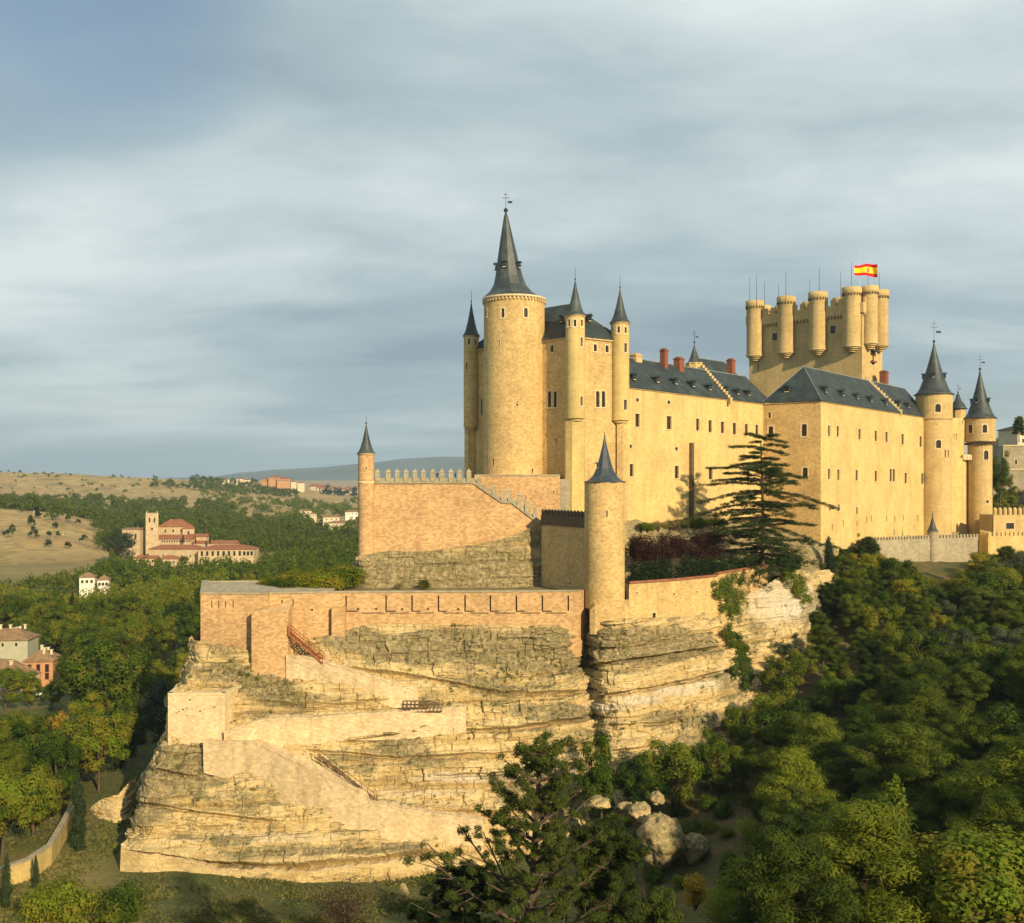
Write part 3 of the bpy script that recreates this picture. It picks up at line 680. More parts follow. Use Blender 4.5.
def dormer(parent, base, d, w=1.5, h=1.9, dep=2.6, mat=None):
    """base = point on the roof (centre bottom), d = outward plan direction"""
    t = (-d[1], d[0]); o = base; mb = MB()
    def q(a, f, z): return (o[0] + t[0] * a + d[0] * f, o[1] + t[1] * a + d[1] * f, o[2] + z)
    V = [q(-w / 2, .35, 0), q(w / 2, .35, 0), q(w / 2, .35, h), q(-w / 2, .35, h), q(-w / 2, -dep, 0), q(w / 2, -dep, 0), q(w / 2, -dep, h), q(-w / 2, -dep, h)]
    mb.mesh(V, [(3, 2, 1, 0), (0, 1, 5, 4), (1, 2, 6, 5), (3, 0, 4, 7)], mi=0)
    e = .28
    V = [q(-w / 2 - e, .75, h), q(w / 2 + e, .75, h), q(0, .75, h + w * .42), q(-w / 2 - e, -dep, h + .02), q(w / 2 + e, -dep, h + .02), q(0, -dep, h + w * .42)]
    mb.mesh(V, [(0, 1, 2), (0, 2, 5, 3), (1, 4, 5, 2), (0, 3, 4, 1)], mi=0)
    o2 = mb.build('dormer', mat or M['slate'], parent)
    g = MB(); g.mesh([q(-w * .30, .37, .35), q(w * .30, .37, .35), q(w * .30, .37, h * .86), q(-w * .30, .37, h * .86)], [(0, 1, 2, 3)]); 
    g.mesh([q(-w * .30, .34, .35), q(w * .30, .34, .35), q(w * .30, .34, h * .86), q(-w * .30, .34, h * .86)], [(3, 2, 1, 0)]); g.build('pane', M['glass'], o2)
    s = MB(); s.mesh([q(-w * .42, .50, .12), q(w * .42, .50, .12), q(w * .42, .38, .30), q(-w * .42, .38, .30), q(-w * .42, .36, .12), q(w * .42, .36, .12)], [(0, 1, 2, 3), (0, 4, 5, 1), (0, 3, 4), (1, 5, 2)]); s.build('sill', M['trim'], o2)
def roof(parent, p0, p1, w, ze, zr, h0, h1, mat=None, name='roof', ov=.55):
    F = PlaneF(p0, p1); Ln = F.len
    A_, B_, C_, D_ = F(-(ov if h0 else 0), ze, -ov), F(Ln + (ov if h1 else 0), ze, -ov), F(Ln + (ov if h1 else 0), ze, w + ov), F(-(ov if h0 else 0), ze, w + ov)
    R0, R1 = F(h0, zr, w / 2), F(Ln - h1, zr, w / 2); mb = MB()
    def facet(pts):
        V = list(pts); mb.poly(V)
    facet([A_, B_, R1, R0]); facet([B_, C_, R1]); facet([C_, D_, R0, R1]); facet([D_, A_, R0])
    lo = [(q[0], q[1], ze - .18) for q in (A_, B_, C_, D_)]; up = [A_, B_, C_, D_]
    for i in range(4): mb.poly([lo[i], lo[(i + 1) % 4], up[(i + 1) % 4], up[i]])
    mb.poly(lo[::-1]); o = mb.build(name, mat or M['slate'], parent)
    rl = MB(); rl.tube(Vector(R0) + Vector((0, 0, .02)), Vector(R1) + Vector((0, 0, .02)), .16, .16, 6)
    if h0: rl.tube(A_, R0, .10, .12, 5); rl.tube(D_, R0, .10, .12, 5)
    if h1: rl.tube(B_, R1, .10, .12, 5); rl.tube(C_, R1, .10, .12, 5)
    rl.build('ridge_capping', M['ridge'] if mat is None else mat, parent)
    def on(px, py):                                 # point of the front slope under a pixel
        n = Vector(B_) - Vector(A_); m = Vector(R0) - Vector(A_); nn = n.cross(m); d = Vector(((px - CX) / F_PX, 1, (HY - py) / F_PX))
        return d * (Vector(A_).dot(nn) / d.dot(nn))
    return on, F
def chimney(parent, p, w, d, h, rz=0.0, mat=None, pot=True):
    mb = MB(); mb.box((p[0], p[1], p[2] - 2.5), (w, d, h + 2.5 - .5), rz); mb.box((p[0], p[1], p[2] + h - .498), (w + .35, d + .35, .3), rz)
    mb.box((p[0], p[1], p[2] + h - .196), (w * .8, d * .8, .45), rz)
    return mb.build('chimney', mat or M['chim'], parent)
def stepped_gable(parent, a, b, th, step=1.0):
    """a = low end (eave), b = high end (ridge)"""
    a, b = Vector(a), Vector(b); mb = MB(); n = max(3, int((b - a).length / step)); rz = math.atan2(b.y - a.y, b.x - a.x)
    hl = math.hypot(b.x - a.x, b.y - a.y) / n
    for k in range(n):
        q = a.lerp(b, (k + .5) / n); mb.box((q.x, q.y, q.z - 1.2), (hl * 1.02, th, 1.2 + .75), rz)
    return mb.build('stepped_gable', M['cornice'], parent)

def add2(p, v, k): return (p[0] + v[0] * k, p[1] + v[1] * k)

# ---- the block behind the great round tower
K = (15.1, 240.0); Lc = (-10.3, 265.0); Mc = (27.2, 248.4)
uu = (Mc[0] - K[0], Mc[1] - K[1]); vv = (Lc[0] - K[0], Lc[1] - K[1]); LM = (Lc[0] + uu[0], Lc[1] + uu[1])
blk = thing('tower_block', 'tall square stone block with steep slate hip roof standing right behind the great round tower', 'castle wing', (*K, -12))
ZB = 33.6
w = Wall(PlaneF(Lc, K), 0, math.hypot(*vv), -12, ZB)
w.win(552, 348.8, 3, 7, 'arch').win(549.6, 399.3, 3.2, 16, 'arch').win(555.2, 399.3, 3.2, 16, 'arch').win(481.7, 407, 1.6, 16, 'slit').win(556, 440, 1.4, 3, 'slit')
w.build(blk, M['rubble'])
w = Wall(PlaneF(K, Mc), 0, math.hypot(*uu), -12, ZB)
w.win(595.2, 347.6, 3.2, 7, 'arch').win(607, 348.8, 3.2, 7, 'arch').win(597.7, 399, 3.6, 16, 'arch').win(603.4, 399, 3.6, 16, 'arch')
w.build(blk, M['rubble'])
Wall(PlaneF(Mc, LM), 0, math.hypot(*vv), -12, ZB).build(blk, M['rubble']); Wall(PlaneF(LM, Lc), 0, math.hypot(*uu), -12, ZB).build(blk, M['rubble'])
mb = MB()
for a, b in ((Lc, K), (K, Mc), (Mc, LM), (LM, Lc)): line_box(mb, a, b, ZB + .003, ZB + .45, .35, .1, .3)
mb.build('cornice', M['cornice'], blk)
on, _ = roof(blk, K, Mc, math.hypot(*vv), ZB + .5, ZB + .5, 7, 7) if False else (None, None)
# hip roof, ridge along the long side
F_ = PlaneF(Lc, K); n_ = (uu[0] / math.hypot(*uu), uu[1] / math.hypot(*uu)); mb = MB(); ov = .6
def blkp(a, b, z): p = add2(Lc, (-vv[0] / math.hypot(*vv), -vv[1] / math.hypot(*vv)), a); p = add2(p, n_, b); return (p[0], p[1], z)
LV = math.hypot(*vv); LU = math.hypot(*uu)
a_, b_, c_, d_ = blkp(-ov, -ov, ZB + .45), blkp(LV + ov, -ov, ZB + .45), blkp(LV + ov, LU + ov, ZB + .45), blkp(-ov, LU + ov, ZB + .45)
r0, r1 = blkp(9, LU / 2, 43.6), blkp(LV - 9, LU / 2, 43.6)
for f in ([a_, b_, r1, r0], [b_, c_, r1], [c_, d_, r0, r1], [d_, a_, r0], [d_, c_, b_, a_]): mb.poly(f)
mb.build('roof', M['slate'], blk)
mb = MB()
for f in ((r0, r1), (a_, r0), (d_, r0), (b_, r1), (c_, r1)): mb.tube(f[0], f[1], .12, .12, 5)
mb.build('ridge_capping', M['ridge'], blk)
def on_plane(px, py, A_, B_, C_):
    A_, B_, C_ = Vector(A_), Vector(B_), Vector(C_); nn = (B_ - A_).cross(C_ - A_); d = Vector(((px - CX) / F_PX, 1, (HY - py) / F_PX)); return d * (A_.dot(nn) / d.dot(nn))
for q in ((562.5, 323), (589, 322)):
    pl = (a_, b_, r1) if q[0] < 575 else (b_, c_, r1); dd = (-n_[0], -n_[1]) if q[0] < 575 else (.70, -.70)
    dormer(blk, on_plane(*q, *pl), dd, 1.3, 1.5, 2.0)
# corner buttresses below the turrets
mb = MB(); c0 = (K[0] - .2, K[1] - .5)
F_ = PlaneF((K[0] - 2.6, K[1] + .4), (K[0] + 2.4, K[1] + .9))
mb.prism([(K[0] - 2.6, K[1] + 1.6), (K[0] - 2.3, K[1] - .9), (K[0] - .8, K[1] - 1.9), (K[0] + .6, K[1] - 1.6), (K[0] + 2.0, K[1] - .8), (K[0] + 2.6, K[1] + 1.4)], -12, Z(421, 239))
mb.build('corner_buttress', M['smooth'], blk)
mb = MB(); q = PX(470.2, 265.2); mb.prism([(q[0] - 1.6, q[1] + 1.5), (q[0] - 1.5, q[1] - .6), (q[0] - .5, q[1] - 1.3), (q[0] + 1.3, q[1] - 1.0), (q[0] + 1.9, q[1] + 1.2)], -12, Z(427, 265)); mb.build('corner_buttress', M['rubble'], blk)
mb = MB(); mb.prism([(Mc[0] - 1.5, Mc[1] + .8), (Mc[0] - 1.3, Mc[1] - 1.7), (Mc[0] + .2, Mc[1] - 2.1), (Mc[0] + 1.4, Mc[1] - .9), (Mc[0] + 1.6, Mc[1] + 1.2)], -12, Z(420, 247)); mb.build('corner_buttress', M['rubble'], blk)

def turret(name, label, px, Y, r_px, z_base_py, z_eave_py, apex_py, fin_py, wins, mat, corb=True, group=None, n=40, prof=PROF_TURRET):
    r = r_px / F_PX * Y; c = PX(px, Y); z0 = Z(z_base_py, Y); ze = Z(z_eave_py, Y); za = Z(apex_py, Y)
    t = thing(name, label, 'turret', (c[0], c[1], z0), group)
    w = Wall(CylF(c, r), -math.pi * r, math.pi * r, z0, ze - .35, r * .16)
    for q in wins: w.win(*q)
    w.build(t, mat, 'shaft')
    mb = MB(); mb.lathe(c, [(r, ze - .36), (r + .18, ze - .3), (r + .3, ze), (r * .9, ze + .01)], n); mb.build('cornice_ring', M['cornice'], t)
    if corb:
        mb = MB(); mb.lathe(c, [(.1, z0 - r * .8), (r * .5, z0 - r * .78), (r * .52, z0 - r * .55), (r * .78, z0 - r * .53), (r * .8, z0 - r * .3), (r * 1.03, z0 - r * .28), (r * 1.03, z0 + .15)], n, smooth=False); mb.build('corbel', mat, t)
    mb = MB(); zr_ = Z(336.0, Y)
    spire(t, c, r + .12, ze, za, prof, n); finial(t, c, za, Z(fin_py, Y), .22, False)
    return t, c, r
turret('corner_turret', 'slim round turret on the corner of the tall block, right of the great round tower', 575.2, 239.6, 9.6, 416, 316, 280, 268,
       [(575, 323, 2.6, 6.5, 'arch'), (581.8, 322.8, 2.4, 6.5, 'arch'), (569, 323, 2.4, 6.5, 'arch'), (581.6, 341.8, 2.4, 9, 'rect'), (581.6, 401, 2.4, 9, 'rect')], M['smooth'], corb=True)
turret('corner_turret', 'slim round turret at the right end of the tall block, where the long wing begins', 620, 247.6, 9.2, 418, 323, 288, 275,
       [(618.6, 329.6, 2.6, 6, 'arch'), (625.6, 330, 2.2, 6, 'arch'), (625.6, 347.6, 2.6, 9, 'rect'), (625.4, 404.6, 3, 10, 'rect')], M['smooth'])
turret('corner_turret', 'slim round turret on the left edge of the castle, behind the great round tower', 471.3, 264.5, 7.6, 425, 336, 302, 290,
       [(469, 341.5, 2.4, 6, 'arch'), (475.5, 342, 2, 6, 'arch'), (466.5, 366, 1.4, 7, 'slit')], M['rubble'])

# ---- the great round tower
TC = (0.55, 250.5); TRr = 7.62
gt = thing('round_tower', 'great round stone tower with tall dark conical spire rising above the battlemented terrace', 'tower', (*TC, -6))
ze = Z(293.5, 243)
w = Wall(CylF(TC, TRr), -math.pi * TRr, math.pi * TRr, -6, ze - .6, .9)
for q in ((502.7, 313, 3.4, 9, 'arch'), (525.8, 312.5, 3.6, 9, 'arch'), (485.8, 313, 1.6, 8, 'arch'), (499.6, 343, 1.2, 6, 'slit'), (499, 404.8, 1.6, 1.8, 'slit'), (517.3, 404.6, 2, 2.2, 'slit'), (517.3, 402.2, .8, 2.0, 'slit'), (493, 462, 2.2, 6.5, 'slit')): w.win(*q)
w.build(gt, M['rubble'])
mb = MB(); corbels_ring(mb, TC, TRr, ze - 1.3, 52, .42, .7, .35); mb.build('corbel_ring', M['cornice'], gt)
mb = MB(); mb.lathe(TC, [(TRr, ze - .61), (TRr + .4, ze - .598), (TRr + .4, ze - .1), (TRr * .9, ze - .05)], 64); mb.build('cornice_ring', M['trim'], gt)
za = Z(212, 250.5)
spire(gt, TC, TRr + .15, ze, za, PROF_TALL, 10, lean=-2.1); SX = (TC[0] - 1.45, TC[1])
for k in range(10):
    a = math.pi / 10 * (1 + 2 * k) + math.pi / 10
    if k % 2 == 0:
        zc = ze + (za - ze) * .33; rr = TRr * .40; dormer(gt, (SX[0] + rr * math.cos(a), SX[1] + rr * math.sin(a), zc), (math.cos(a), math.sin(a)), 1.0, 1.5, 1.4, M['spire'])
finial(gt, (TC[0] - 2.1, TC[1]), za, Z(191, 250.5), .55, True)

# ---- the long wing (towards the cedar) and the projecting wing beyond it
A0 = (29.5, 250.0); B0 = (76.6, 305.0); C0 = (90.8, 294.0); D0 = PX(929, 377.0); ZE = 22.4
FA = PlaneF(A0, B0); FB = PlaneF(C0, D0); FC = PlaneF(B0, C0)
wa = thing('palace_wing', 'long plastered castle wing with two window rows and grey slate roof behind the cedar', 'castle wing', (*A0, -16))
w = Wall(FA, -3.3, FA.len, -16, ZE)
def c3(x, y): return 620 + x * .2384, 320 + y * .2384
for (x, y, ww_, hh) in ((73, 420, 18, 55), (206, 430, 20, 55), (326, 438, 14, 50), (378, 445, 14, 50), (430, 450, 14, 48), (480, 455, 14, 48), (530, 460, 13, 48), (574, 462, 12, 46), (48, 630, 17, 52), (238, 638, 17, 52), (380, 642, 16, 52), (538, 648, 14, 46)):
    w.win(*c3(x, y), ww_ * .2384, hh * .2384, 'rect')
for (x, y) in ((74, 335), (206, 345), (46, 530), (238, 540)): w.win(*c3(x, y), 3.2, 3.8, 'round')
w.build(wa, M['plaster'])
Wall(PlaneF(add2(A0, FA.n, 18), A0), 0, 18, -16, ZE).build(wa, M['plaster']); Wall(PlaneF(add2(B0, FA.n, 18), add2(A0, FA.n, 18)), 0, FA.len, -16, ZE).build(wa, M['plaster'])
mb = MB(); line_box(mb, add2(A0, FA.t, -1), add2(B0, FA.t, -.6), ZE + .003, ZE + .4, .3, .2); mb.build('cornice', M['cornice'], wa)
on, _ = roof(wa, add2(A0, FA.t, -3), add2(B0, FA.t, 6), 18, ZE + .42, 32.0, 0, 0)
for (x, y) in ((57, 240), (155, 250), (232, 258), (305, 268), (375, 282), (445, 290), (492, 300), (538, 305)):
    px, py = c3(x, y + 14); dormer(wa, on(px, py), (-FA.n[0], -FA.n[1]), 1.5, 1.5, 2.4)
stepped_gable(wa, on(731.5, 401.5), on(701.5, 366.5), .9, 1.25)
for (px, py, w_, h_) in ((664, 366, 1.7, 4.6),):
    chimney(wa, on(px, py), w_, 1.6, h_, .86)
for (px, py, Yc, w_, h_, mt) in ((679, 366, 283, 2.6, 2.8, 'chim'), (731, 366, 318, 2.1, 2.6, 'chim'), (636, 364, 268, 3.0, 3.2, 'cornice')):
    c = P(px, py, Yc); chimney(wa, c, w_, 2.0, h_ * .8, .86, M[mt])
# buttress pipe against the wall and its base
a, z = FA.hit(*c3(295, 515)); mb = MB(); q = FA(a, 0, -.35); mb.box((q[0], q[1], -14), (1.3, .9, z + 14), math.atan2(FA.t[1], FA.t[0])); mb.build('buttress', M['darkstone'], wa)

wb = thing('palace_wing', 'projecting right-hand castle wing with three rows of narrow windows below slate roof', 'castle wing', (*C0, -28))
w = Wall(FC, 0, FC.len, -28, ZE)
w.win(*c3(632, 470), 5, 11.5, 'framed').win(*c3(772, 462), 5.4, 12, 'framed').win(*c3(776, 640), 5.4, 10, 'framed').win(*c3(632, 640), 4.6, 10, 'framed').win(*c3(627, 400), 2.6, 6, 'rect')
w.build(wb, M['rubble'])
w = Wall(FB, 0, FB.len, -28, ZE)
def c5(x, y): return 824 + x * .2817, 320 + y * .2817
for (x, y) in ((18, 393), (49, 395), (126, 405), (184, 411), (222, 415), (279, 423), (343, 431), (18, 546), (51, 549), (116, 551), (184, 554), (237, 551), (248, 551), (290, 561), (349, 563)):
    w.win(*c5(x, y), 2.3, 10.5 if x not in (237, 248) else 12.5, 'rect')
for (x, y) in ((21, 665), (53, 667), (117, 677)): w.win(*c5(x, y), 1.8, 7, 'rect')
for (x, y) in ((151, 708), (168, 704), (221, 704), (251, 705), (281, 702), (333, 703), (117, 722), (249, 752), (68, 720), (30, 735)): w.win(*c5(x, y), 1.0, 6, 'slit')
w.build(wb, M['plaster'])
Wall(PlaneF(D0, add2(D0, FB.n, 18)), 0, 18, -28, ZE).build(wb, M['plaster']); Wall(PlaneF(add2(D0, FB.n, 18), add2(C0, FB.n, 18)), 0, FB.len, -28, ZE).build(wb, M['plaster'])
mb = MB(); line_box(mb, B0, C0, ZE + .003, ZE + .4, .3, .2); line_box(mb, C0, D0, ZE + .003, ZE + .4, .3, .2, 0); mb.build('cornice', M['cornice'], wb)
on, _ = roof(wb, C0, D0, 18, ZE + .42, 34.2, 9, 0)
for (x, y) in ((485, 690), (565, 705), (632, 720), (695, 732), (765, 745), (826, 750), (868, 760)):
    px, py = 720 + x * .2167, 240 + (y + 16) * .2167; dormer(wb, on(px, py), (-FB.n[0], -FB.n[1]), 1.6, 1.7, 2.6)
stepped_gable(wb, on(902, 413), on(865.5, 377.5), .9, 1.3)
c = P(884, 387.5, 372); chimney(wb, c, 3.0, 2.4, 6.0, .9)
pA, pB, pC = (B0[0], B0[1], ZE + .42), (C0[0], C0[1], ZE + .42), (*FB(9, 0, 9)[:2], 34.2)
dormer(wb, on_plane(787, 392.5, pA, pB, pC), (-FC.n[0], -FC.n[1]), 1.8, 1.7, 2.6)
# hall roofs behind the long wing
hr = thing('rear_hall', 'castle hall behind the long wing showing only its steep slate hip roof', 'castle wing', (*PX(735, 335), -16))
p0 = PX(702, 318); p1 = PX(765, 345); Fh = PlaneF(p0, p1)
mb = MB(); mb.prism([Fh(0, 0, 0)[:2], Fh(Fh.len, 0, 0)[:2], Fh(Fh.len, 0, 20)[:2], Fh(0, 0, 20)[:2]], -16, 26); mb.build('wall', M['plaster'], hr)
roof(hr, p0, p1, 20, 26, Z(359.5, 338), 10, 10)
sp_ = thing('small_spire', 'little slate pyramid spire with iron cross peeping over the long wing roof', 'spire', (*PX(694, 300), 28))
c = PX(694.3, 300); mb = MB(); mb.lathe(c, [(2.6, 26), (2.6, Z(363, 300))], 8, False); mb.build('drum', M['plaster'], sp_)
spire(sp_, c, 2.5, Z(364, 300), Z(344, 300), PROF_CONE, 8, smooth=False); finial(sp_, c, Z(343, 300), Z(330, 300), .3)

# ---- the keep with its ring of bartizans
KC_ = PX(862, 368.0); kd = (-.717, .697); kp = (.697, .717); KL = 47.1; KS = 17.2
k0 = add2(KC_, kd, KL); k1 = KC_; k2 = add2(KC_, kp, KS); k3 = add2(k0, kp, KS); ZK = 60.4
kp_ = thing('castle_keep', 'massive oblong keep ringed by round bartizans with the red and yellow flag above', 'keep', (*KC_, 10))
w = Wall(PlaneF(k0, k1), 0, KL, 10, ZK + 2.6); w.win(774.8, 337, 5, 7.5, 'rect').win(833, 330, 5.5, 8, 'rect').win(758.3, 367, 1.2, 6, 'slit').build(kp_, M['keep'])
w = Wall(PlaneF(k1, k2), 0, KS, 10, ZK + 2.6); w.win(874, 340, 4, 7, 'rect').win(873, 362, 3, 5, 'rect').build(kp_, M['keep'])
Wall(PlaneF(k2, k3), 0, KL, 10, ZK + 2.6).build(kp_, M['keep']); Wall(PlaneF(k3, k0), 0, KS, 10, ZK + 2.6).build(kp_, M['keep'])
mb = MB(); mb.poly([(*k0, ZK + 1), (*k1, ZK + 1), (*k2, ZK + 1), (*k3, ZK + 1)]); mb.build('platform', M['keep'], kp_)
mb = MB(); mb2 = MB(); mb3 = MB()
for a, b in ((k0, k1), (k1, k2), (k2, k3), (k3, k0)):
    ln = math.dist(a, b); corbels_line(mb, a, b, ZK - .9, int(ln / 1.25), .62, 1.3, .95)
    F_ = PlaneF(a, b); line_box(mb2, a, b, ZK + .402, ZK + 4.2, .95, .0, .95 if ln > 30 else -.01)
    merlons(mb3, a, b, ZK + 4.203, int(ln / 3.1), 1.8, 2.2, .8, 0, -.95)
mb.build('corbel_row', M['cornice'], kp_); mb2.build('parapet', M['keep'], kp_); mb3.build('merlon_row', M['keep'], kp_)
def bartizan(c, ztop, zbot, r=2.9):
    mb = MB()
    zs = zbot + 2.0; mb.lathe(c, [(r, zs), (r, ztop - 2.6), (r + .35, ztop - 1.9), (r + .35, ztop), (r - .35, ztop), (r - .35, ztop - 1.0), (.02, ztop - 1.0)], 36)
    o = mb.build('bartizan', M['keep'], kp_)
    ms = MB(); ms.lathe(c, [(.15, zbot - .3), (r * .42, zbot - .28), (r * .42, zbot + .35), (r * .64, zbot + .37), (r * .64, zbot + .95), (r * .86, zbot + .97), (r * .86, zbot + 1.5), (r * 1.05, zbot + 1.52), (r * 1.05, zbot + 2.05)], 36, smooth=False); ms.build('corbel', M['keep'], o)
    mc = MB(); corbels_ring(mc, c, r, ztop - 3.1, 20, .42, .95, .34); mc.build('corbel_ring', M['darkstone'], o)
    return o
F1 = PlaneF(k0, k1)
for px in (756, 787.3, 819, 852.8):
    a, _ = F1.hit(px, 330); q = F1(a, 0, -.9); bartizan(q[:2], 70.3, 46.8, 3.25)
F2 = PlaneF(k1, k2)
for a in (4.4, 13.4): bartizan(F2(a, 0, -.9)[:2], 70.6 if a > 9 else 70.9, 48.0, 2.9)
F3 = PlaneF(k3, k0)
for a in (4.5, KS - 6.3): bartizan(F3(a, 0, -.9)[:2], 70.6, 48.0, 2.9)
F4 = PlaneF(k2, k3)
for a in (5, 17, 30, 42): bartizan(F4(a, 0, -.9)[:2], 70.6, 46.8, 3.0)
mb = MB(); q = F2(9.8, 0, 0); 
V = [(*F2(6.8, 0, 0)[:2], Z(349, 375)), (*F2(11.0, 0, 0)[:2], Z(349, 375)), (*F2(11.3, 0, -2.2)[:2], Z(353, 375)), (*F2(6.5, 0, -2.2)[:2], Z(353, 375))]
mb.poly(V); mb.poly([(x, y, z - .15) for x, y, z in V][::-1]); mb.build('hood_roof', M['slate'], kp_)
mb = MB(); mb.box((*F2(8.9, 0, -.5)[:2], Z(363, 376)), (4.0, .8, .5), math.atan2(F2.t[1], F2.t[0])); mb.box((*F2(8.9, 0, -.35)[:2], 44), (.3, .3, 10)); mb.build('drain_bracket', M['chim'], kp_)
for i, (x, y0, y1, off) in enumerate([(137, 170, 290, 8), (168, 160, 270, 0), (205, 190, 290, 12), (270, 205, 270, 14), (304, 147, 255, 0), (414, 185, 300, 14), (458, 120, 235, 0), (557, 150, 270, 10), (606, 100, 215, 12), (683, 160, 215, 6), (735, 150, 230, 9)]):
    px = 720 + x * .2167; Yk = 390 - (px - 750) * .18 + off
    mb = MB(); mb.tube(P(px, 240 + y1 * .2167 + 8, Yk), P(px, 240 + y0 * .2167, Yk), .10, .06, 5); mb.build('lightning_rod', M['iron'], kp_)

# flag
fl = thing('flag', 'red and yellow striped flag with a coat of arms flying from the keep', 'flag', P(859.6, 290, 382))
mb = MB(); mb.tube(P(859.6, 312, 382), P(859.6, 243, 382), .14, .09, 8); mb.lathe(P(859.6, 243, 382)[:2], [(.05, Z(243, 382)), (.35, Z(242.4, 382)), (.05, Z(241.5, 382))], 8); mb.build('flagpole', mat_flat('flagpole_paint', (.55, .55, .52), .5), fl)
def flag_mat():
    m, t, b = new_mat('flag_cloth'); uv = nd(t, 'ShaderNodeTexCoord').outputs['UV']; s = nd(t, 'ShaderNodeSeparateXYZ'); t.links.new(uv, s.inputs[0])
    t.links.new(ramp(t, s.outputs[1], [(0, (.62, .015, .02)), (.25, (.95, .62, .01)), (.75, (.62, .015, .02))], 'CONSTANT'), b.inputs['Base Color']); return m
nu, nv = 30, 8; V = []; U = []
def fp(u, v, d=0.0):
    px = 854.3 + u * 23.2 ; top = 265.2 - u * 1.6 + .7 * math.sin(u * 9); bot = 274.8 + u * 2.2 + .5 * math.sin(u * 8 + 1)
    return P(px, bot + (top - bot) * v, 381.5 + 1.0 * math.sin(u * 10 + v) * u - .3 - d)
for i in range(nu + 1):
    for j in range(nv + 1): V.append(fp(i / nu, j / nv)[:]); U.append((i / nu, j / nv))
ii = (np.arange(nu)[:, None] * (nv + 1) + np.arange(nv)[None]).ravel()
np_mesh('flag_cloth', V, np.stack([ii, ii + nv + 1, ii + nv + 2, ii + 1], 1), flag_mat(), fl, uv=U, smooth=True)
mr = mat_flat('arms_red', (.45, .02, .02), .7); mg = mat_flat('arms_silver', (.55, .5, .42), .7)
def patch(name, us, mat, d):
    mb = MB()
    for pts in us: mb.poly([fp(u, v, d) for u, v in pts])
    mb.build(name, mat, fl)
patch('coat_of_arms', [[(.56, .34), (.60, .29), (.64, .34), (.64, .56), (.56, .56)], [(.565, .59), (.635, .59), (.645, .68), (.62, .64), (.60, .70), (.58, .64), (.555, .68)]], mr, .12)
patch('arms_pillar', [[(.515, .30), (.535, .30), (.535, .62), (.515, .62)], [(.665, .30), (.685, .30), (.685, .62), (.665, .62)], [(.575, .46), (.598, .46), (.598, .54), (.575, .54)], [(.602, .36), (.628, .36), (.628, .44), (.602, .44)]], mg, .16)

# ---- the two spired round towers at the right
def big_turret(label, px, Y, r_sh, r_dr, base_py, drum_py, eave_py, apex_py, fin_py, wins, band):
    c = PX(px, Y); t = thing('spired_tower', label, 'tower', (c[0], c[1], Z(base_py, Y)))
    rs, rd = r_sh * Y / F_PX, r_dr * Y / F_PX; zd = Z(drum_py, Y); ze = Z(eave_py, Y)
    w = Wall(CylF(c, rs), -math.pi * rs, math.pi * rs, Z(base_py, Y), zd, 1.0)
    for q in wins:
        if q[1] > drum_py: w.win(*q)
    w.build(t, M['keep'], 'shaft')
    w = Wall(CylF(c, rd), -math.pi * rd, math.pi * rd, zd, ze - .3, 1.0)
    for q in wins:
        if q[1] < drum_py: w.win(*q)
    w.build(t, M['keep'], 'drum')
    mb = MB(); mb.lathe(c, [(rs + .01, zd - .7), (rd + .05, zd - .25), (rd + .22, zd - .05), (rd + .22, zd + .2), (rd, zd + .3)], 44); mb.build('string_course', M['cornice'], t); mb = MB(); mb.lathe(c, [(rd, ze - .31), (rd + .35, ze - .2), (rd + .35, ze - .02)], 44); mb.build('cornice_ring', M['cornice'], t)
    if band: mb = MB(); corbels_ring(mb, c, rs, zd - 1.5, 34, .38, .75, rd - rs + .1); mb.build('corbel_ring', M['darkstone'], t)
    spire(t, c, rd + .3, ze, Z(apex_py, Y), PROF_CONE, 28, smooth=True)
    for a in (-2.35, -.85, -1.6 + 2.6, -1.6 + 3.9) if band else (-2.0, -.45, 1.1, 2.6):
        zc = ze + (Z(apex_py, Y) - ze) * .31; rr = rd * .58; dormer(t, (c[0] + rr * math.cos(a), c[1] + rr * math.sin(a), zc), (math.cos(a), math.sin(a)), 1.1, 1.7, 1.5, M['spire'])
    finial(t, c, Z(apex_py, Y), Z(fin_py, Y), .5)
big_turret('wide round tower with conical slate spire merging into the right end of the wing', 934, 375, 16.6, 17.2, 545, 419, 395, 342.5, 320,
    [(938, 408, 5.4, 8, 'framed'), (938.6, 444, 5, 8, 'framed'), (945.3, 453.5, 1.2, 7.5, 'slit'), (948.3, 453.5, 1.0, 7.5, 'slit')], False)
big_turret('slimmer round tower with conical slate spire and corbelled top, rightmost of the castle', 980.0, 392, 11.3, 14.2, 545, 441, 418.6, 370, 354,
    [(970.5, 429, 3.6, 8, 'rect'), (984.8, 428.7, 4.4, 8, 'framed'), (986.2, 455, 4.4, 9, 'framed'), (987.4, 501.7, 2.6, 3, 'rect')], True)
cw = thing('curtain_wall', 'plain plastered wall block filling the gap between the two right-hand spired towers', 'wall', (*PX(960, 388), -25))
Fw = PlaneF(PX(946, 384), PX(975, 396)); w = Wall(Fw, 0, Fw.len, -26, Z(458, 390)); w.build(cw, M['plaster'])
mb = MB(); mb.prism([Fw(0, 0, .6)[:2], Fw(Fw.len, 0, .6)[:2], Fw(Fw.len, 0, 12)[:2], Fw(0, 0, 12)[:2]], -26, Z(458, 390) - .05); mb.build('wall', M['plaster'], cw)
q0 = PX(950, 388); q1 = PX(963, 392); Fw = PlaneF(q0, q1); w = Wall(Fw, 0, Fw.len, Z(460, 390), Z(418, 390)); w.win(954.7, 437, 3.8, 7, 'rect').build(cw, M['plaster'])
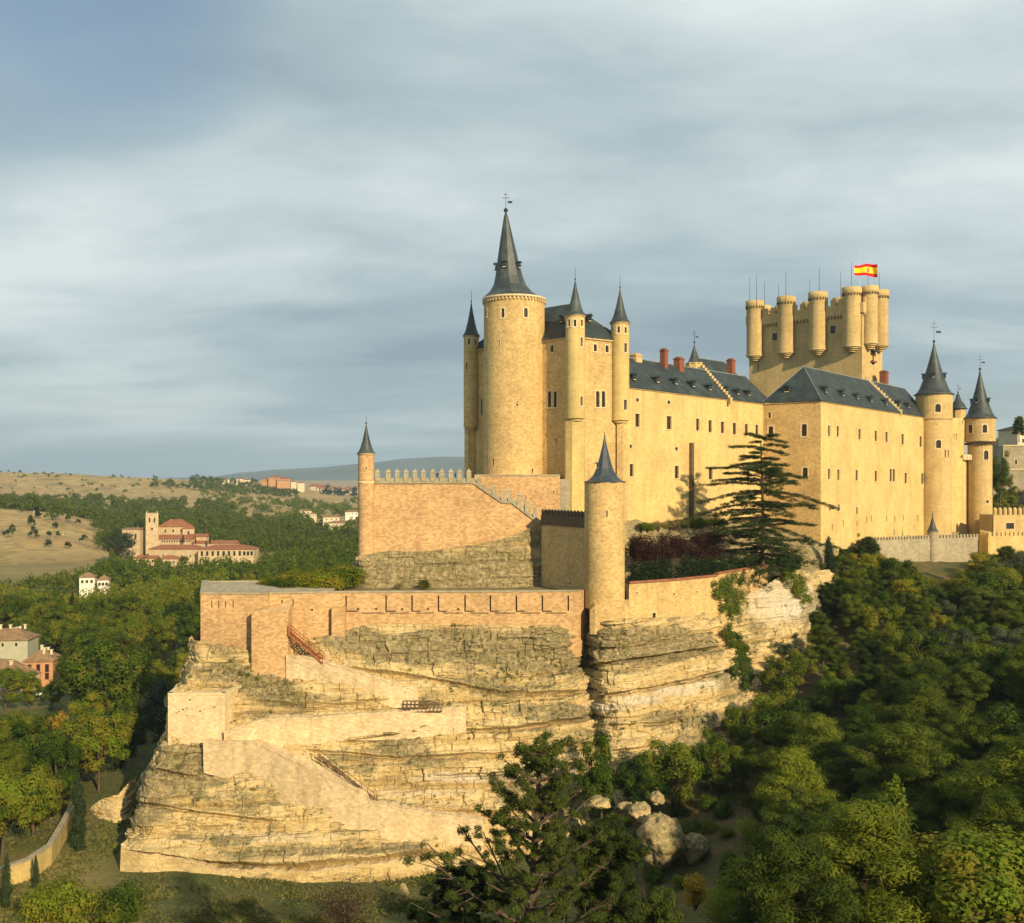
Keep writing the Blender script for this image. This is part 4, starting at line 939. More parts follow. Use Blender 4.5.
mb = MB(); mb.prism([add2(q0, Fw.n, .56), add2(q1, Fw.n, .01), add2(q1, Fw.n, 12), add2(q0, Fw.n, 12)], Z(460, 390), Z(418, 390) - .01); mb.build('wall', M['plaster'], cw)
mb = MB()
for k in range(3): mb.lathe(PX(964 + k * 3.4, 391), [(.9, Z(460, 391)), (.9, Z(455.5, 391)), (.6, Z(454.5, 391))], 14)
mb.build('rounded_merlon', M['trim'], cw)
cu = thing('small_spire', 'tiny bell-shaped slate cupola seen between the two right-hand spired towers', 'spire', (*PX(958, 415), 10)); c = PX(958, 415)
mb = MB(); mb.lathe(c, [(2.9, 10), (2.9, Z(409, 415))], 8, False); mb.build('drum', M['rubble'], cu)
spire(cu, c, 3.3, Z(409, 415), Z(393, 415), [(1.15, 0), (.9, .12), (.78, .3), (.45, .5), (.28, .7), (.22, .85), (.03, 1)], 16); finial(cu, c, Z(393, 415), Z(384, 415), .35)
# ------------------------------------------------------------ terraces, ramparts, outworks
mb = MB(); mb.prism([PX(p, y) for p, y in ((204, 207), (345, 209), (580, 210), (606, 216), (640, 219), (640, 236), (556, 240), (352, 234), (222, 228))], -34, -24.6)
tag(mb.build('lower_terrace', mat_flat('terrace_earth', (.20, .16, .08), .95, .4, .5)), kind='structure')
def grid_strip(name, front, back, n, m, mat, ease):
    fr = catmull(np.array(front), np.linspace(0, len(front) - 1, n)); bk = catmull(np.array(back), np.linspace(0, len(back) - 1, n))
    v = np.linspace(0, 1, m); A = fr[:, None] * (1 - v)[None, :, None] + bk[:, None] * v[None, :, None]
    zv = np.clip((v - ease) / (1 - ease), 0, 1); zv = zv * zv * (3 - 2 * zv); A[..., 2] = fr[:, None, 2] * (1 - zv) + bk[:, None, 2] * zv
    A[..., 2] += (.9 * fbm(A[..., 0] / 4, A[..., 1] / 4, 0, 4, 71)) * np.clip(v * 8, 0, 1) * (0.15 + zv)
    ii = (np.arange(n - 1)[:, None] * m + np.arange(m - 1)[None]).ravel()
    o = np_mesh(name, A.reshape(-1, 3), np.stack([ii, ii + m, ii + m + 1, ii + 1], 1), mat); a = o.data.attributes.new('crust', 'FLOAT', 'POINT'); a.data.foreach_set('value', np.full(n * m, .42, np.float32)); return tag(o, kind='structure')
grid_strip('castle_slope', [(*PX(596, 213.5), -24.4), (*PX(628, 215.5), -24.4), (*PX(692, 225.5), -24.4), (*PX(747, 243), -24.4), (*PX(768, 253), -25), (*PX(800, 268), -25.5), (*PX(830, 292), -27), (*PX(866, 320), -28), (*PX(930, 345), -31)],
    [(*PX(560, 246), -7), (*PX(620, 249), -10), (*PX(680, 272), -11.5), (*PX(740, 296), -13), (*PX(764, 306), -14), (*PX(822, 297), -18), (*PX(845, 312), -19.5), (*PX(900, 350), -20.5), (*PX(960, 385), -21)], 220, 60, M['rock'], .4)

# rampart of filled-in crenels
zr = -23.5
ra = thing('rampart', 'long brick rampart with filled-in crenels running along the cliff edge', 'wall', (*PX(400, 204), -36))
def slot_wall(p0, p1, z0, z1, slots, mat, parent, name='wall'):
    F = PlaneF(p0, p1); w = Wall(F, 0, F.len, z0, z1)
    for (px, y0, y1, wd) in slots:
        a0, za_ = F.hit(px, y0); _, zb_ = F.hit(px, y1); w.w.append((a0 - wd / 2, a0 + wd / 2, max(zb_, z0 + .1), min(za_, z1 - .05), 'plain'))
    ww = w.w; w2 = Wall(F, 0, F.len, z0, z1); w2.w = ww
    return w2
_window = window
def window(F, a, b, c, d, st, parent, trim):
    if st == 'plain':
        g = MB(); P8 = [F(x, z, .5) for (x, z) in ((a, c), (b, c), (b, d), (a, d))]; g.mesh(P8, [(0, 1, 2, 3)]); g.build('wall_slot', M['darkstone'], parent); return
    _window(F, a, b, c, d, st, parent, trim)
r0_, r1_ = PX(333, 204.4), PX(578.5, 206.5)
slot_wall(r0_, r1_, -37, zr, [(x, 595.5, 611, .32) for x in (346, 386, 412, 438.4, 465, 490.4, 516.3, 542.3, 568.3)] + [(x, 608.3, 610.2, .5) for x in (358, 376, 402, 428, 458)], M['brick'], ra).build(ra, M['brick'])
mb = MB(); line_box(mb, r0_, r1_, zr + .003, zr + .35, .14, 1.0); mb.build('coping', M['grey'], ra)
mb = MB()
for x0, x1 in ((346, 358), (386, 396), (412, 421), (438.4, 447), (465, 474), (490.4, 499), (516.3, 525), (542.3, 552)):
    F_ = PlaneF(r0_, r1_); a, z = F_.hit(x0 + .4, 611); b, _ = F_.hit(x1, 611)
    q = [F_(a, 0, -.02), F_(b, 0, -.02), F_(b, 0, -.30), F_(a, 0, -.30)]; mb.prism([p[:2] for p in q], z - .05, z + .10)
for x0, x1 in ((362, 384), (390, 409), (416, 434), (443, 463), (470, 488), (495, 514), (521, 540), (546, 566)):  # thin dark strips painting in the shadow line below each panel
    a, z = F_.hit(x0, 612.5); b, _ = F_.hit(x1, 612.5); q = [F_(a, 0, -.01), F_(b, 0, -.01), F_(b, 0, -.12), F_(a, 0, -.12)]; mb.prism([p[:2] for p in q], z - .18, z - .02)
mb.build('panel_sill_and_shade_line', M['darkstone'], ra)
mb = MB(); F_ = PlaneF(r0_, r1_); mb.prism([F_(0, 0, .6)[:2], F_(F_.len, 0, .6)[:2], F_(F_.len, 0, 1.0)[:2], F_(0, 0, 1.0)[:2]], -37, zr - .01)
mb.build('wall_back', M['brick'], ra)
mb = MB(); mb.box((*PX(339, 203.6), -37), (2.7, 1.8, 37 + Z(607, 203.6)), 0); mb.build('buttress', M['brick'], ra)
mb = MB(); line_box(mb, r1_, PX(590, 212.5), -37, zr + .05, 0, 1.2); mb.build('wall', M['brick'], ra)

ba = thing('bastion', 'square brick bastion with arrow slits at the left corner of the rampart', 'bastion', (*PX(235, 202), -40))
b0, b1, b2 = PX(200.5, 202.5), PX(268, 201.5), PX(333, 204.4)
slot_wall(b0, b1, -42, zr, [(x, 601, 608, .28) for x in (211.5, 218.5, 225.5, 233)] + [(259, 615, 618, .6)], M['brick'], ba).build(ba, M['brick'])
slot_wall((b1[0] + .01, b1[1] + 1.2), b2, -42, zr, [(282, 600, 608, .3), (293, 600, 606, .25), (312, 609, 611, .5)], M['brick'], ba).build(ba, M['brick'])
b3 = PX(202.5, 226); b4 = PX(338, 229)
mb = MB(); mb.poly([(*b3, -42), (*b0, -42), (*b0, zr), (*b3, zr)]); mb.poly([(*b1, -42), (b1[0], b1[1] + 1.2, -42), (b1[0], b1[1] + 1.2, zr), (*b1, zr)]); mb.build('wall', M['brick'], ba)
mb = MB(); line_box(mb, b3, b0, zr + .003, zr + .4, .1, 1.6); line_box(mb, b0, b1, zr + .006, zr + .42, .12, 2.2); line_box(mb, (b1[0], b1[1] + 1.2), b2, zr + .009, zr + .38, .12, 1.2)
line_box(mb, b4, b3, zr - .5, zr + .2, .6, .6); mb.build('coping', M['grey'], ba)
mb = MB(); mb.poly([(*b0, zr - .02), (*b1, zr - .02), (b1[0], b1[1] + 1.2, zr - .02), (*b2, zr - .02), (*b4, zr - .02), (*b3, zr - .02)]); mb.build('roof_slab', mat_flat('worn_lime_deck', (.36, .31, .21), .95, .35, .8), ba)

bu = thing('buttress_tower', 'square brick buttress standing before the bastion beside the rusty stair', 'buttress', (*PX(270, 199), -40))
e0, e1 = PX(251.5, 198.6), PX(288, 198.6); zt = Z(612, 198.6)
Wall(PlaneF(e0, e1), 0, e1[0] - e0[0], -41, zt).build(bu, M['brick']); mb = MB()
mb.poly([(e1[0], e1[1], -41), (e1[0], 203, -41), (e1[0], 203, zt + 1.7), (*e1, zt)]); mb.poly([(e0[0], 203, -41), (*e0, -41), (*e0, zt), (e0[0], 203, zt)]); mb.poly([(*e0, zt), (*e1, zt), (e1[0], 203, zt + 1.7), (e0[0], 203, zt + .1)]); mb.build('wall', M['brick'], bu)

# rusty stair
st = thing('stair', 'rust-brown open stair with handrails climbing the rock beside the square buttress', 'stairs', P(307, 650, 199))
s0, s1 = P(289.5, 632, 199.5), P(324, 661, 198.6); n = 16; d = s1 - s0; mb = MB()
for k in range(n):
    q = s0 + d * ((k + .5) / n); mb.box((q.x, q.y - .3, q.z - .08), (.5, 1.9, .1)); mb.box((q.x - .22, q.y - .3, q.z - .3), (.06, 1.9, .24))
mb.build('tread', M['rust'], st)
for off in (-1.3, .7):
    mb = MB(); o_ = Vector((0, off, 0)); mb.tube(s0 + o_ + Vector((0, 0, -.25)), s1 + o_ + Vector((0, 0, -.25)), .2, .2, 6); mb.build('stringer', M['rust'], st)
    mb = MB(); h = Vector((0, 0, 1.35))
    mb.tube(s0 + o_ + h, s1 + o_ + h, .09, .09, 6); mb.tube(s0 + o_ + h * .55, s1 + o_ + h * .55, .06, .06, 6)
    for k in range(9): q = s0 + o_ + d * (k / 8); mb.tube(q - Vector((0, 0, .3)), q + h, .07, .07, 6)
    mb.build('handrail', M['rust'], st)
mb = MB()
for k in (3, 7, 11, 15): q = s0 + d * (k / 16); mb.tube(q + Vector((0, .2, -.2)), q + Vector((0, .6, -4)), .12, .12, 6)
mb.build('prop', M['rust'], st)

# free-standing tower on the rampart
ft = thing('round_tower', 'plain round tower with dark octagonal witch-hat roof at the middle of the rampart', 'tower', (*PX(604.5, 210), -33))
c = PX(604.6, 210); r = 4.2
w = Wall(CylF(c, r), -math.pi * r, math.pi * r, Z(610, 206), Z(482, 206), .55); w.win(607, 513.7, 1.3, 6.5, 'slit').build(ft, M['rubble'], 'shaft')
spire(ft, c, r + .12, Z(482, 206), Z(437, 210), [(1.10, 0), (.82, .045), (.60, .14), (.42, .30), (.27, .53), (.13, .78), (.03, 1)], 8, M['lead'], smooth=False)
finial(ft, c, Z(437, 210), Z(431, 210), .2, False); dormer(ft, (c[0] - 1.25, c[1] - .55, Z(469, 210)), (-.91, -.41), .7, 1.1, .9, M['lead'])
mb = MB(); q0, q1 = PX(590, 204.8), PX(629.5, 205.6); mb.prism([q0, (q0[0] + 1, q0[1] - .5), (q1[0] - 1, q1[1] - .5), q1, PX(629.5, 214), PX(588.5, 214)], -32, [Z(610, 205), Z(604, 205), Z(604, 205), Z(610, 205), -26, -26]); mb.build('plinth', M['rubble'], ft)

mw = thing('curtain_wall', 'shaded wall topped by a dark row of thin merlons, left of the witch-hat tower', 'wall', (*PX(560, 220), -26))
m0, m1 = PX(541.5, 227.5), PX(590, 211.5); w = Wall(PlaneF(m0, m1), 0, math.dist(m0, m1), -27, -10.6); w.win(570, 583, 1.6, 3.4, 'rect').win(563.5, 583, 1.4, 3, 'rect').build(mw, M['rubble'])
m2, m3 = add2(m1, (.86, .5), 3), add2(m0, (.86, .5), 3); mb = MB(); mb.prism([add2(m0, (.86, .5), .6), add2(m1, (.86, .5), .6), m2, m3], -27, -10.62); mb.build('wall_back', M['rubble'], mw)
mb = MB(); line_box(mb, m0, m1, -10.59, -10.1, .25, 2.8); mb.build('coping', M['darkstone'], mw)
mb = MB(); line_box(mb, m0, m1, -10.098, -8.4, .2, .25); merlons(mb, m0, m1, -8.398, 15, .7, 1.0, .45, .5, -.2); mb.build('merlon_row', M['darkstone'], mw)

# upper terrace wall with pointed merlons and the stair parapet
tw = thing('terrace_wall', 'sunlit stone terrace wall with pointed merlons stepping down at its right end', 'wall', (*PX(450, 229), -24))
YW = 229.0
def wp(px): return PX(px, YW)
top = [(362, 483.5), (473, 483.5), (501.6, 503), (512, 503.5), (541, 526)]
mb = MB()
for (xa, ya), (xb, yb) in zip(top, top[1:]):
    n = max(1, int((xb - xa) / 4))
    for k in range(n):
        x0, x1 = xa + (xb - xa) * k / n, xa + (xb - xa) * (k + 1) / n; y0, y1 = ya + (yb - ya) * k / n, ya + (yb - ya) * (k + 1) / n
        mb.poly([P(x0, 592, YW), P(x1, 592, YW), P(x1, y1, YW), P(x0, y0, YW)])
mb.build('wall', M['brick'], tw)
mb = MB(); 
for (xa, ya), (xb, yb) in zip(top, top[1:]):
    a_, b_ = P(xa, ya, YW), P(xb, yb, YW); up = Vector((0, 0, .45)); dn = Vector((0, 0, -.0)); o_ = Vector((0, -.35, 0)); i_ = Vector((0, .9, 0))
    V = [a_ + o_, b_ + o_, b_ + i_, a_ + i_, a_ + o_ + up, b_ + o_ + up, b_ + i_ + up, a_ + i_ + up]
    mb.mesh(V, [(0, 3, 2, 1), (4, 5, 6, 7), (0, 1, 5, 4), (1, 2, 6, 5), (2, 3, 7, 6), (3, 0, 4, 7)])
    up2 = Vector((0, 0, 1.25)); o_ = Vector((0, -.1, 0)); i_ = Vector((0, .35, 0)); u1 = up * 1.01
    V = [a_ + o_ + u1, b_ + o_ + u1, b_ + i_ + u1, a_ + i_ + u1, a_ + o_ + up2, b_ + o_ + up2, b_ + i_ + up2, a_ + i_ + up2]
    mb.mesh(V, [(0, 3, 2, 1), (4, 5, 6, 7), (0, 1, 5, 4), (1, 2, 6, 5), (2, 3, 7, 6), (3, 0, 4, 7)])
mb.build('parapet', M['grey'], tw)
def merlon(px, py_top, py_bot, wpx=4.6):
    mb = MB(); a = P(px, py_bot, YW); w_ = wpx / F_PX * YW; h = (py_bot - py_top) / F_PX * YW
    mb.box((a.x, a.y, a.z), (w_, .9, h - .5)); q = [(a.x + sx * (w_ / 2 + .1), a.y + sy * .55, a.z + h - .498) for sx, sy in ((-1, -1), (1, -1), (1, 1), (-1, 1))]
    mb.mesh(q + [(a.x, a.y, a.z + h + .35)], [(0, 1, 4), (1, 2, 4), (2, 3, 4), (3, 0, 4), (3, 2, 1, 0)]); mb.build('merlon', M['grey'], tw)
for x in (200, 245, 283, 320, 358, 393, 432, 470, 508, 545, 583): merlon(330 + x * .2383, 470, 481.6)
for (px, y0) in ((478.5, 475.5), (494.5, 485), (503, 489), (510, 489), (519, 493), (527, 499.5), (534.8, 506)):
    yb = np.interp(px, [t_[0] for t_ in top], [t_[1] for t_ in top]); merlon(px, y0, yb - 1.4, 4.0)
ut = MB(); ut.prism([PX(362.5, 229.6), PX(476, 229.6), PX(476, 238.5), PX(575, 238.5), PX(575, 250), (10, 280), (-30, 280), PX(372, 262)][::1], -24, -0.25)
tag(ut.build('upper_terrace', M['grey']), kind='structure')
mb = MB(); mb.prism([(wp(476)[0], YW + .7), (wp(541)[0] - .3, YW + .7), PX(541, 238.4), PX(476, 238.4)], -24, [-1.5, -11.4, -11.4, -1.5]); tag(mb.build('stair_ramp', M['grey']), kind='structure')
pw = thing('platform_wall', 'brick wall carrying the great round tower, above the stepping parapet', 'wall', (*PX(518, 238), -12))
p0, p1 = PX(474.5, 238.3), PX(560, 237.6); w = Wall(PlaneF(p0, p1), 0, p1[0] - p0[0], -14, Z(476, 238)); w.win(553.5, 492, 1.6, 1.8, 'slit').build(pw, M['brick'])
mb = MB(); line_box(mb, p0, p1, Z(476, 238) + .003, Z(476, 238) + .35, .12, .8); mb.build('coping', M['grey'], pw)
mb = MB(); mb.prism([add2(p0, (0, 1), .6), add2(p1, (0, 1), .6), (p1[0] + .2, 246), (p0[0], 246)], -14, Z(476, 238) - .01); mb.build('wall_back', M['brick'], pw)

t, c, r = turret('sentry_turret', 'slender round sentry turret with pointed slate cap at the far left of the terrace', 366.2, 229, 8.0, 559, 453.5, 424, 416,
       [(366.5, 468, 1.0, 2.2, 'slit')], M['brick'], corb=False)
mb = MB(); mb.lathe(c, [(r + .01, Z(483.6, 229)), (r + .14, Z(483.2, 229)), (r + .14, Z(481.8, 229)), (r + .01, Z(481.4, 229))], 32); mb.build('string_course', M['trim'], t)

# right-hand rampart below the cedar
rr_ = thing('rampart', 'rubble rampart with red tile coping under the garden, right of the witch-hat tower', 'wall', (*PX(690, 222), -34))
RP = [PX(629, 214.0), PX(680, 221.5), PX(712, 229), PX(717, 229.6), PX(768, 251.0)]
tops = [-22.6, -22.6, -22.6, -22.1, -22.1]
for i in range(len(RP) - 1):
    F_ = PlaneF(RP[i], RP[i + 1]); w = Wall(F_, 0, F_.len, -36, tops[i])
    for q in [(654, 616, 3.2, 6, 'rect'), (637, 593, 1.4, 1.8, 'slit'), (674, 594, 1.4, 1.8, 'slit'), (697, 592, 1.4, 1.8, 'slit')]:
        if RP[i][0] / RP[i][1] < (q[0] - CX) / F_PX < RP[i + 1][0] / RP[i + 1][1]: w.win(*q)
    w.build(rr_, M['rubble'])
    mb = MB(); line_box(mb, RP[i], RP[i + 1], tops[i] + .003, tops[i] + .42, .35, .6); mb.build('tile_coping', M['tile'], rr_)
    mb = MB(); line_box(mb, RP[i], RP[i + 1], -36, tops[i] - .003, -.56, .9); mb.build('wall_back', M['rubble'], rr_)

# low outer wall below the right-hand wing
ow = thing('outer_wall', 'long low grey wall with small merlons along the foot of the right wing', 'wall', (*PX(920, 345), -32))
O = [PX(866, 327), PX(930, 341), PX(979, 348)]
for i in range(2):
    z0, z1 = -36, -20.6; Wall(PlaneF(O[i], O[i + 1]), 0, math.dist(O[i], O[i + 1]), z0, z1).build(ow, M['grey'])
    mb = MB(); line_box(mb, O[i], O[i + 1], z0, z1 - .01, -.02, .8); mb.build('wall_back', M['grey'], ow)
    mb = MB(); merlons(mb, O[i], O[i + 1], z1 + .003, int(math.dist(O[i], O[i + 1]) / 1.35), .8, .9, .6, .35); mb.build('merlon_row', M['grey'], ow)
t, c, r = turret('sentry_turret', 'small pale sentry turret with slate cap on the low grey outer wall', 932.5, 342, 4.9, 566, 531.5, 514.5, 511, [], M['grey'], corb=False)
ow2 = thing('outer_wall', 'sunlit yellow crenellated wall at the right edge, right of the grey outer wall', 'wall', (*PX(1005, 347), -32))
O = [PX(979.5, 357), PX(988, 344.5), PX(1085, 350)]
for i in range(2):
    z0, z1 = -34, -20.0; Wall(PlaneF(O[i], O[i + 1]), 0, math.dist(O[i], O[i + 1]), z0, z1).build(ow2, M['plaster'])
    mb = MB(); line_box(mb, O[i], O[i + 1], z0, z1 - .01, -.02, .8); mb.build('wall_back', M['plaster'], ow2)
    mb = MB(); merlons(mb, O[i], O[i + 1], z1 + .003, int(math.dist(O[i], O[i + 1]) / 1.6), 1.0, 1.1, .6, .5); mb.build('merlon_row', M['smooth'], ow2)
gh = thing('gatehouse', 'low gatehouse with big rounded merlons at the right edge behind the yellow wall', 'gatehouse', (*PX(1010, 375), -22))
G = [PX(993.5, 374), PX(1070, 378)]; w = Wall(PlaneF(*G), 0, math.dist(*G), -24, Z(515, 374)); w.win(1010, 526, 8, 6, 'rect').build(gh, M['keep'])
mb = MB(); line_box(mb, *G, -24, Z(515, 374) - .01, -.6, 9); mb.build('wall_back', M['keep'], gh)
mb = MB(); F_ = PlaneF(*G)
for k in range(14):
    q = F_(.9 + k * 2.0, 0, .6); mb.lathe(q[:2], [(.75, Z(515, 374)), (.75, Z(509.5, 374)), (.55, Z(508, 374)), (.05, Z(507.4, 374))], 14)
mb.build('rounded_merlon', M['keep'], gh)

# ---- masonry on the cliff: box, ramps, footing
bx_ = thing('masonry_box', 'box-shaped pale masonry platform jutting from the left corner of the cliff', 'retaining wall', (*PX(205, 191), -50))
z1 = Z(695, 190); z0 = Z(738, 190)
pl = [PX(168, 190), PX(225, 190), PX(241.5, 197.5), PX(241, 206), PX(188, 206)]
mb = MB(); mb.prism(pl, z0 - 4, z1); mb.build('wall', M['pale'], bx_)
mb = MB()
for i in (0, 1, 4): line_box(mb, pl[i], pl[(i + 1) % 5], z1 + .003, z1 + .4, .05, .8)
mb.build('coping', M['trim'], bx_)
mb = MB(); rnd = random.Random(3)
for k in range(9):
    px = rnd.uniform(176, 222); py = rnd.uniform(700, 716); q = P(px, py, 189.95); s_ = rnd.uniform(.08, .17); mb.box((q.x, q.y, q.z), (s_ * 2, .06, s_ * 1.6))
mb.build('putlog_hole', M['darkstone'], bx_)

def band(name, label, top, bot, proud, back, mat, lip=.35, rough=0.0, dY=None, sink=True, jag=1.3):
    xs = np.arange(min(top[0][0], bot[0][0]), max(top[-1][0], bot[-1][0]) + .01, 2.0)
    T = np.interp(xs, [p[0] for p in top], [p[1] for p in top]); B = np.interp(xs, [p[0] for p in bot], [p[1] for p in bot]); T = T + jag * fbm(xs / 5, 0, 0, 4, 12) + (jag * .7 * fbm(xs / 22, 0, 0, 2, 14) if jag > 1 else 0); B = np.maximum(B, T + .5)
    nv = 7; V = []; 
    yt = np.array([cliffY(x, (t + b) / 2) for x, t, b in zip(xs, T, B)]) if dY is None else np.interp(xs, [p[0] for p in dY], [p[1] for p in dY])
    ker = np.ones(15) / 15; yt = np.convolve(np.pad(yt, 7, 'edge'), ker, 'valid') - proud
    ztop = (HY - T) / F_PX * yt
    for i, x in enumerate(xs):
        X = (x - CX) / F_PX * yt[i]; zb = (HY - B[i]) / F_PX * yt[i] - 1.6
        for j in range(nv + 1):
            zz_ = ztop[i] + (zb - ztop[i]) * j / nv; V.append((X, yt[i] + (.06 if sink else -.10) * (ztop[i] - zz_) + .12 * math.sin(i * .9 + j * 1.3) * math.sin(i * .23), zz_))
    V = np.array(V).reshape(len(xs), nv + 1, 3)
    Bk = V[:, :1].copy(); Bk[..., 1] += back; Bk2 = V[:, -1:].copy(); Bk2[..., 1] += back
    A_ = np.concatenate([Bk2, Bk, V, Bk2], 1)
    m = A_.shape[1]; ii = (np.arange(len(xs) - 1)[:, None] * m + np.arange(m - 1)[None]).ravel()
    Fq = np.stack([ii, ii + 1, ii + m + 1, ii + m], 1); Vf = A_.reshape(-1, 3); U = np.stack([Vf[:, 0] + .4 * Vf[:, 1], Vf[:, 2]], 1)
    mb = MB(); mb.mesh([tuple(v) for v in Vf], [tuple(q) for q in Fq.tolist()], uvs=[[tuple(U[i]) for i in q] for q in Fq.tolist()])
    mb.poly([tuple(v) for v in A_[0]]); mb.poly([tuple(v) for v in A_[-1][::-1]])
    t = thing(name, label, 'retaining wall', tuple(V[len(xs) // 2, -1]))
    mb.build('wall', mat, t)
    cp = MB()
    for i in range(len(xs) - 1):
        a, b = Vector(V[i, 0]), Vector(V[i + 1, 0]); o_ = Vector((0, -.12, .01)); k_ = Vector((0, .65, .01)); u_ = Vector((0, 0, lip * (1 + .25 * math.sin(i * 2.1) * math.sin(i * .7))))
        u2 = u_
        VV = [a + o_, b + o_, b + k_, a + k_, a + o_ + u_, b + o_ + u2, b + k_ + u2, a + k_ + u_]
        cp.mesh(VV, [(4, 5, 6, 7), (0, 1, 5, 4), (2, 3, 7, 6)] + ([(3, 0, 4, 7)] if i == 0 else []) + ([(1, 2, 6, 5)] if i == len(xs) - 2 else []))
    cp.build('coping', M['pale'], t); return t
band('ramp_wall', 'pale ramp wall descending right from the foot of the rusty stair to the wooden deck',
     [(286, 657), (312, 658), (326, 663), (370, 677), (419, 691)], [(286, 672), (326, 683), (370, 699), (419, 701)], 1.3, 4.5, M['pale'])
band('ramp_wall', 'pale ramp wall running across mid-cliff beneath the wooden deck',
     [(224, 733), (245, 726), (266, 721), (340, 717), (400, 713), (467, 708)], [(224, 743), (266, 743), (340, 733), (400, 732), (467, 725)], 1.6, 4.5, M['pale'])
band('ramp_wall', 'broad pale ramp wall sweeping down the lower cliff from the left hairpin',
     [(203, 743), (250, 743), (271, 751), (308, 768), (330, 779), (366, 795), (371, 805), (440, 816), (484, 822)],
     [(203, 765), (250, 777), (262, 786), (273, 800), (296, 821), (312, 838), (366, 842), (432, 843), (484, 846)], 1.7, 5.0, M['pale'])
band('cliff_footing', 'yellow masonry footing wedged under the overhang at the foot of the cliff',
     [(121, 846), (136, 853), (160, 856), (186, 859), (216, 869), (299, 872), (380, 864), (432, 857)], [(121, 863), (136, 873), (160, 873), (186, 880), (216, 884), (299, 887), (380, 881), (432, 872)], .5, 4.0, M['rock'], lip=.12, sink=False, jag=2.2)

# wooden deck with rail on the hairpin
dk = thing('timber_deck', 'weathered timber deck with railings on the cliff path hairpin', 'deck', P(425, 711, 193.5))
mb = MB(); a = P(402, 711.5, 193.2); b = P(442, 710, 193.2); mb.prism([(a.x, a.y), (b.x, b.y), (b.x, b.y + 3), (a.x, a.y + 3)], a.z - .15, a.z); mb.build('planking', M['darkstone'], dk)
mb = MB(); hy = (0, 2.8)
for y_ in hy:
    for k in range(11): q = a.lerp(b, k / 10); mb.tube((q.x, a.y + y_, a.z), (q.x, a.y + y_, a.z + 1.5), .07, .07, 5)
    for h in (.75, 1.45): mb.tube((a.x, a.y + y_, a.z + h), (b.x, b.y + y_, a.z + h), .07, .07, 5)
mb.build('railing', M['darkstone'], dk)
lr = thing('timber_stair', 'thin timber stair with posts in the gully above the broad ramp', 'stairs', P(350, 790, 188))
mb = MB(); a, b = P(318, 756, 187.0), P(374, 800, 184.5); 
for sft in (0, 1.0): mb.tube(a + Vector((0, sft, 0)), b + Vector((0, sft, 0)), .12, .12, 6)
mb.build('stringer', M['wood'], lr); mb = MB()
for k in range(10): q = a.lerp(b, k / 9); mb.tube(q, q + Vector((0, 0, 1.3)), .06, .06, 5)
mb.tube(a + Vector((0, 0, 1.3)), b + Vector((0, 0, 1.3)), .05, .05, 5); mb.build('handrail', M['wood'], lr)

# garden wall in the lower left
def garden_wall():
    pts = [(-60, 925, 158), (-10, 892, 168), (30, 866, 176), (52, 851, 184), (66, 838, 196), (74, 836, 204)]
    t = thing('garden_wall', 'sunlit low garden wall running out of the lower left corner', 'wall', P(30, 880, 176)); mb = MB(); cp = MB()
    for (xa, ya, Ya), (xb, yb, Yb) in zip(pts, pts[1:]):
        a, b = PX(xa, Ya), PX(xb, Yb); za_, zb_ = float(tz(*a)), float(tz(*b)); F_ = PlaneF(a, b); pl = [F_(0, 0, 0)[:2], F_(F_.len, 0, 0)[:2], F_(F_.len, 0, .8)[:2], F_(0, 0, .8)[:2]]
        mb.prism(pl, [za_ - 1, zb_ - 1, zb_ - 1, za_ - 1], [za_ + 3.6, zb_ + 3.6, zb_ + 3.6, za_ + 3.6])
        pl = [F_(0, 0, -.15)[:2], F_(F_.len, 0, -.15)[:2], F_(F_.len, 0, .95)[:2], F_(0, 0, .95)[:2]]; cp.prism(pl, [za_ + 3.603, zb_ + 3.603, zb_ + 3.603, za_ + 3.603], [za_ + 3.9, zb_ + 3.9, zb_ + 3.9, za_ + 3.9])
    mb.build('wall', M['smooth'], t); cp.build('coping', M['grey'], t)
garden_wall()
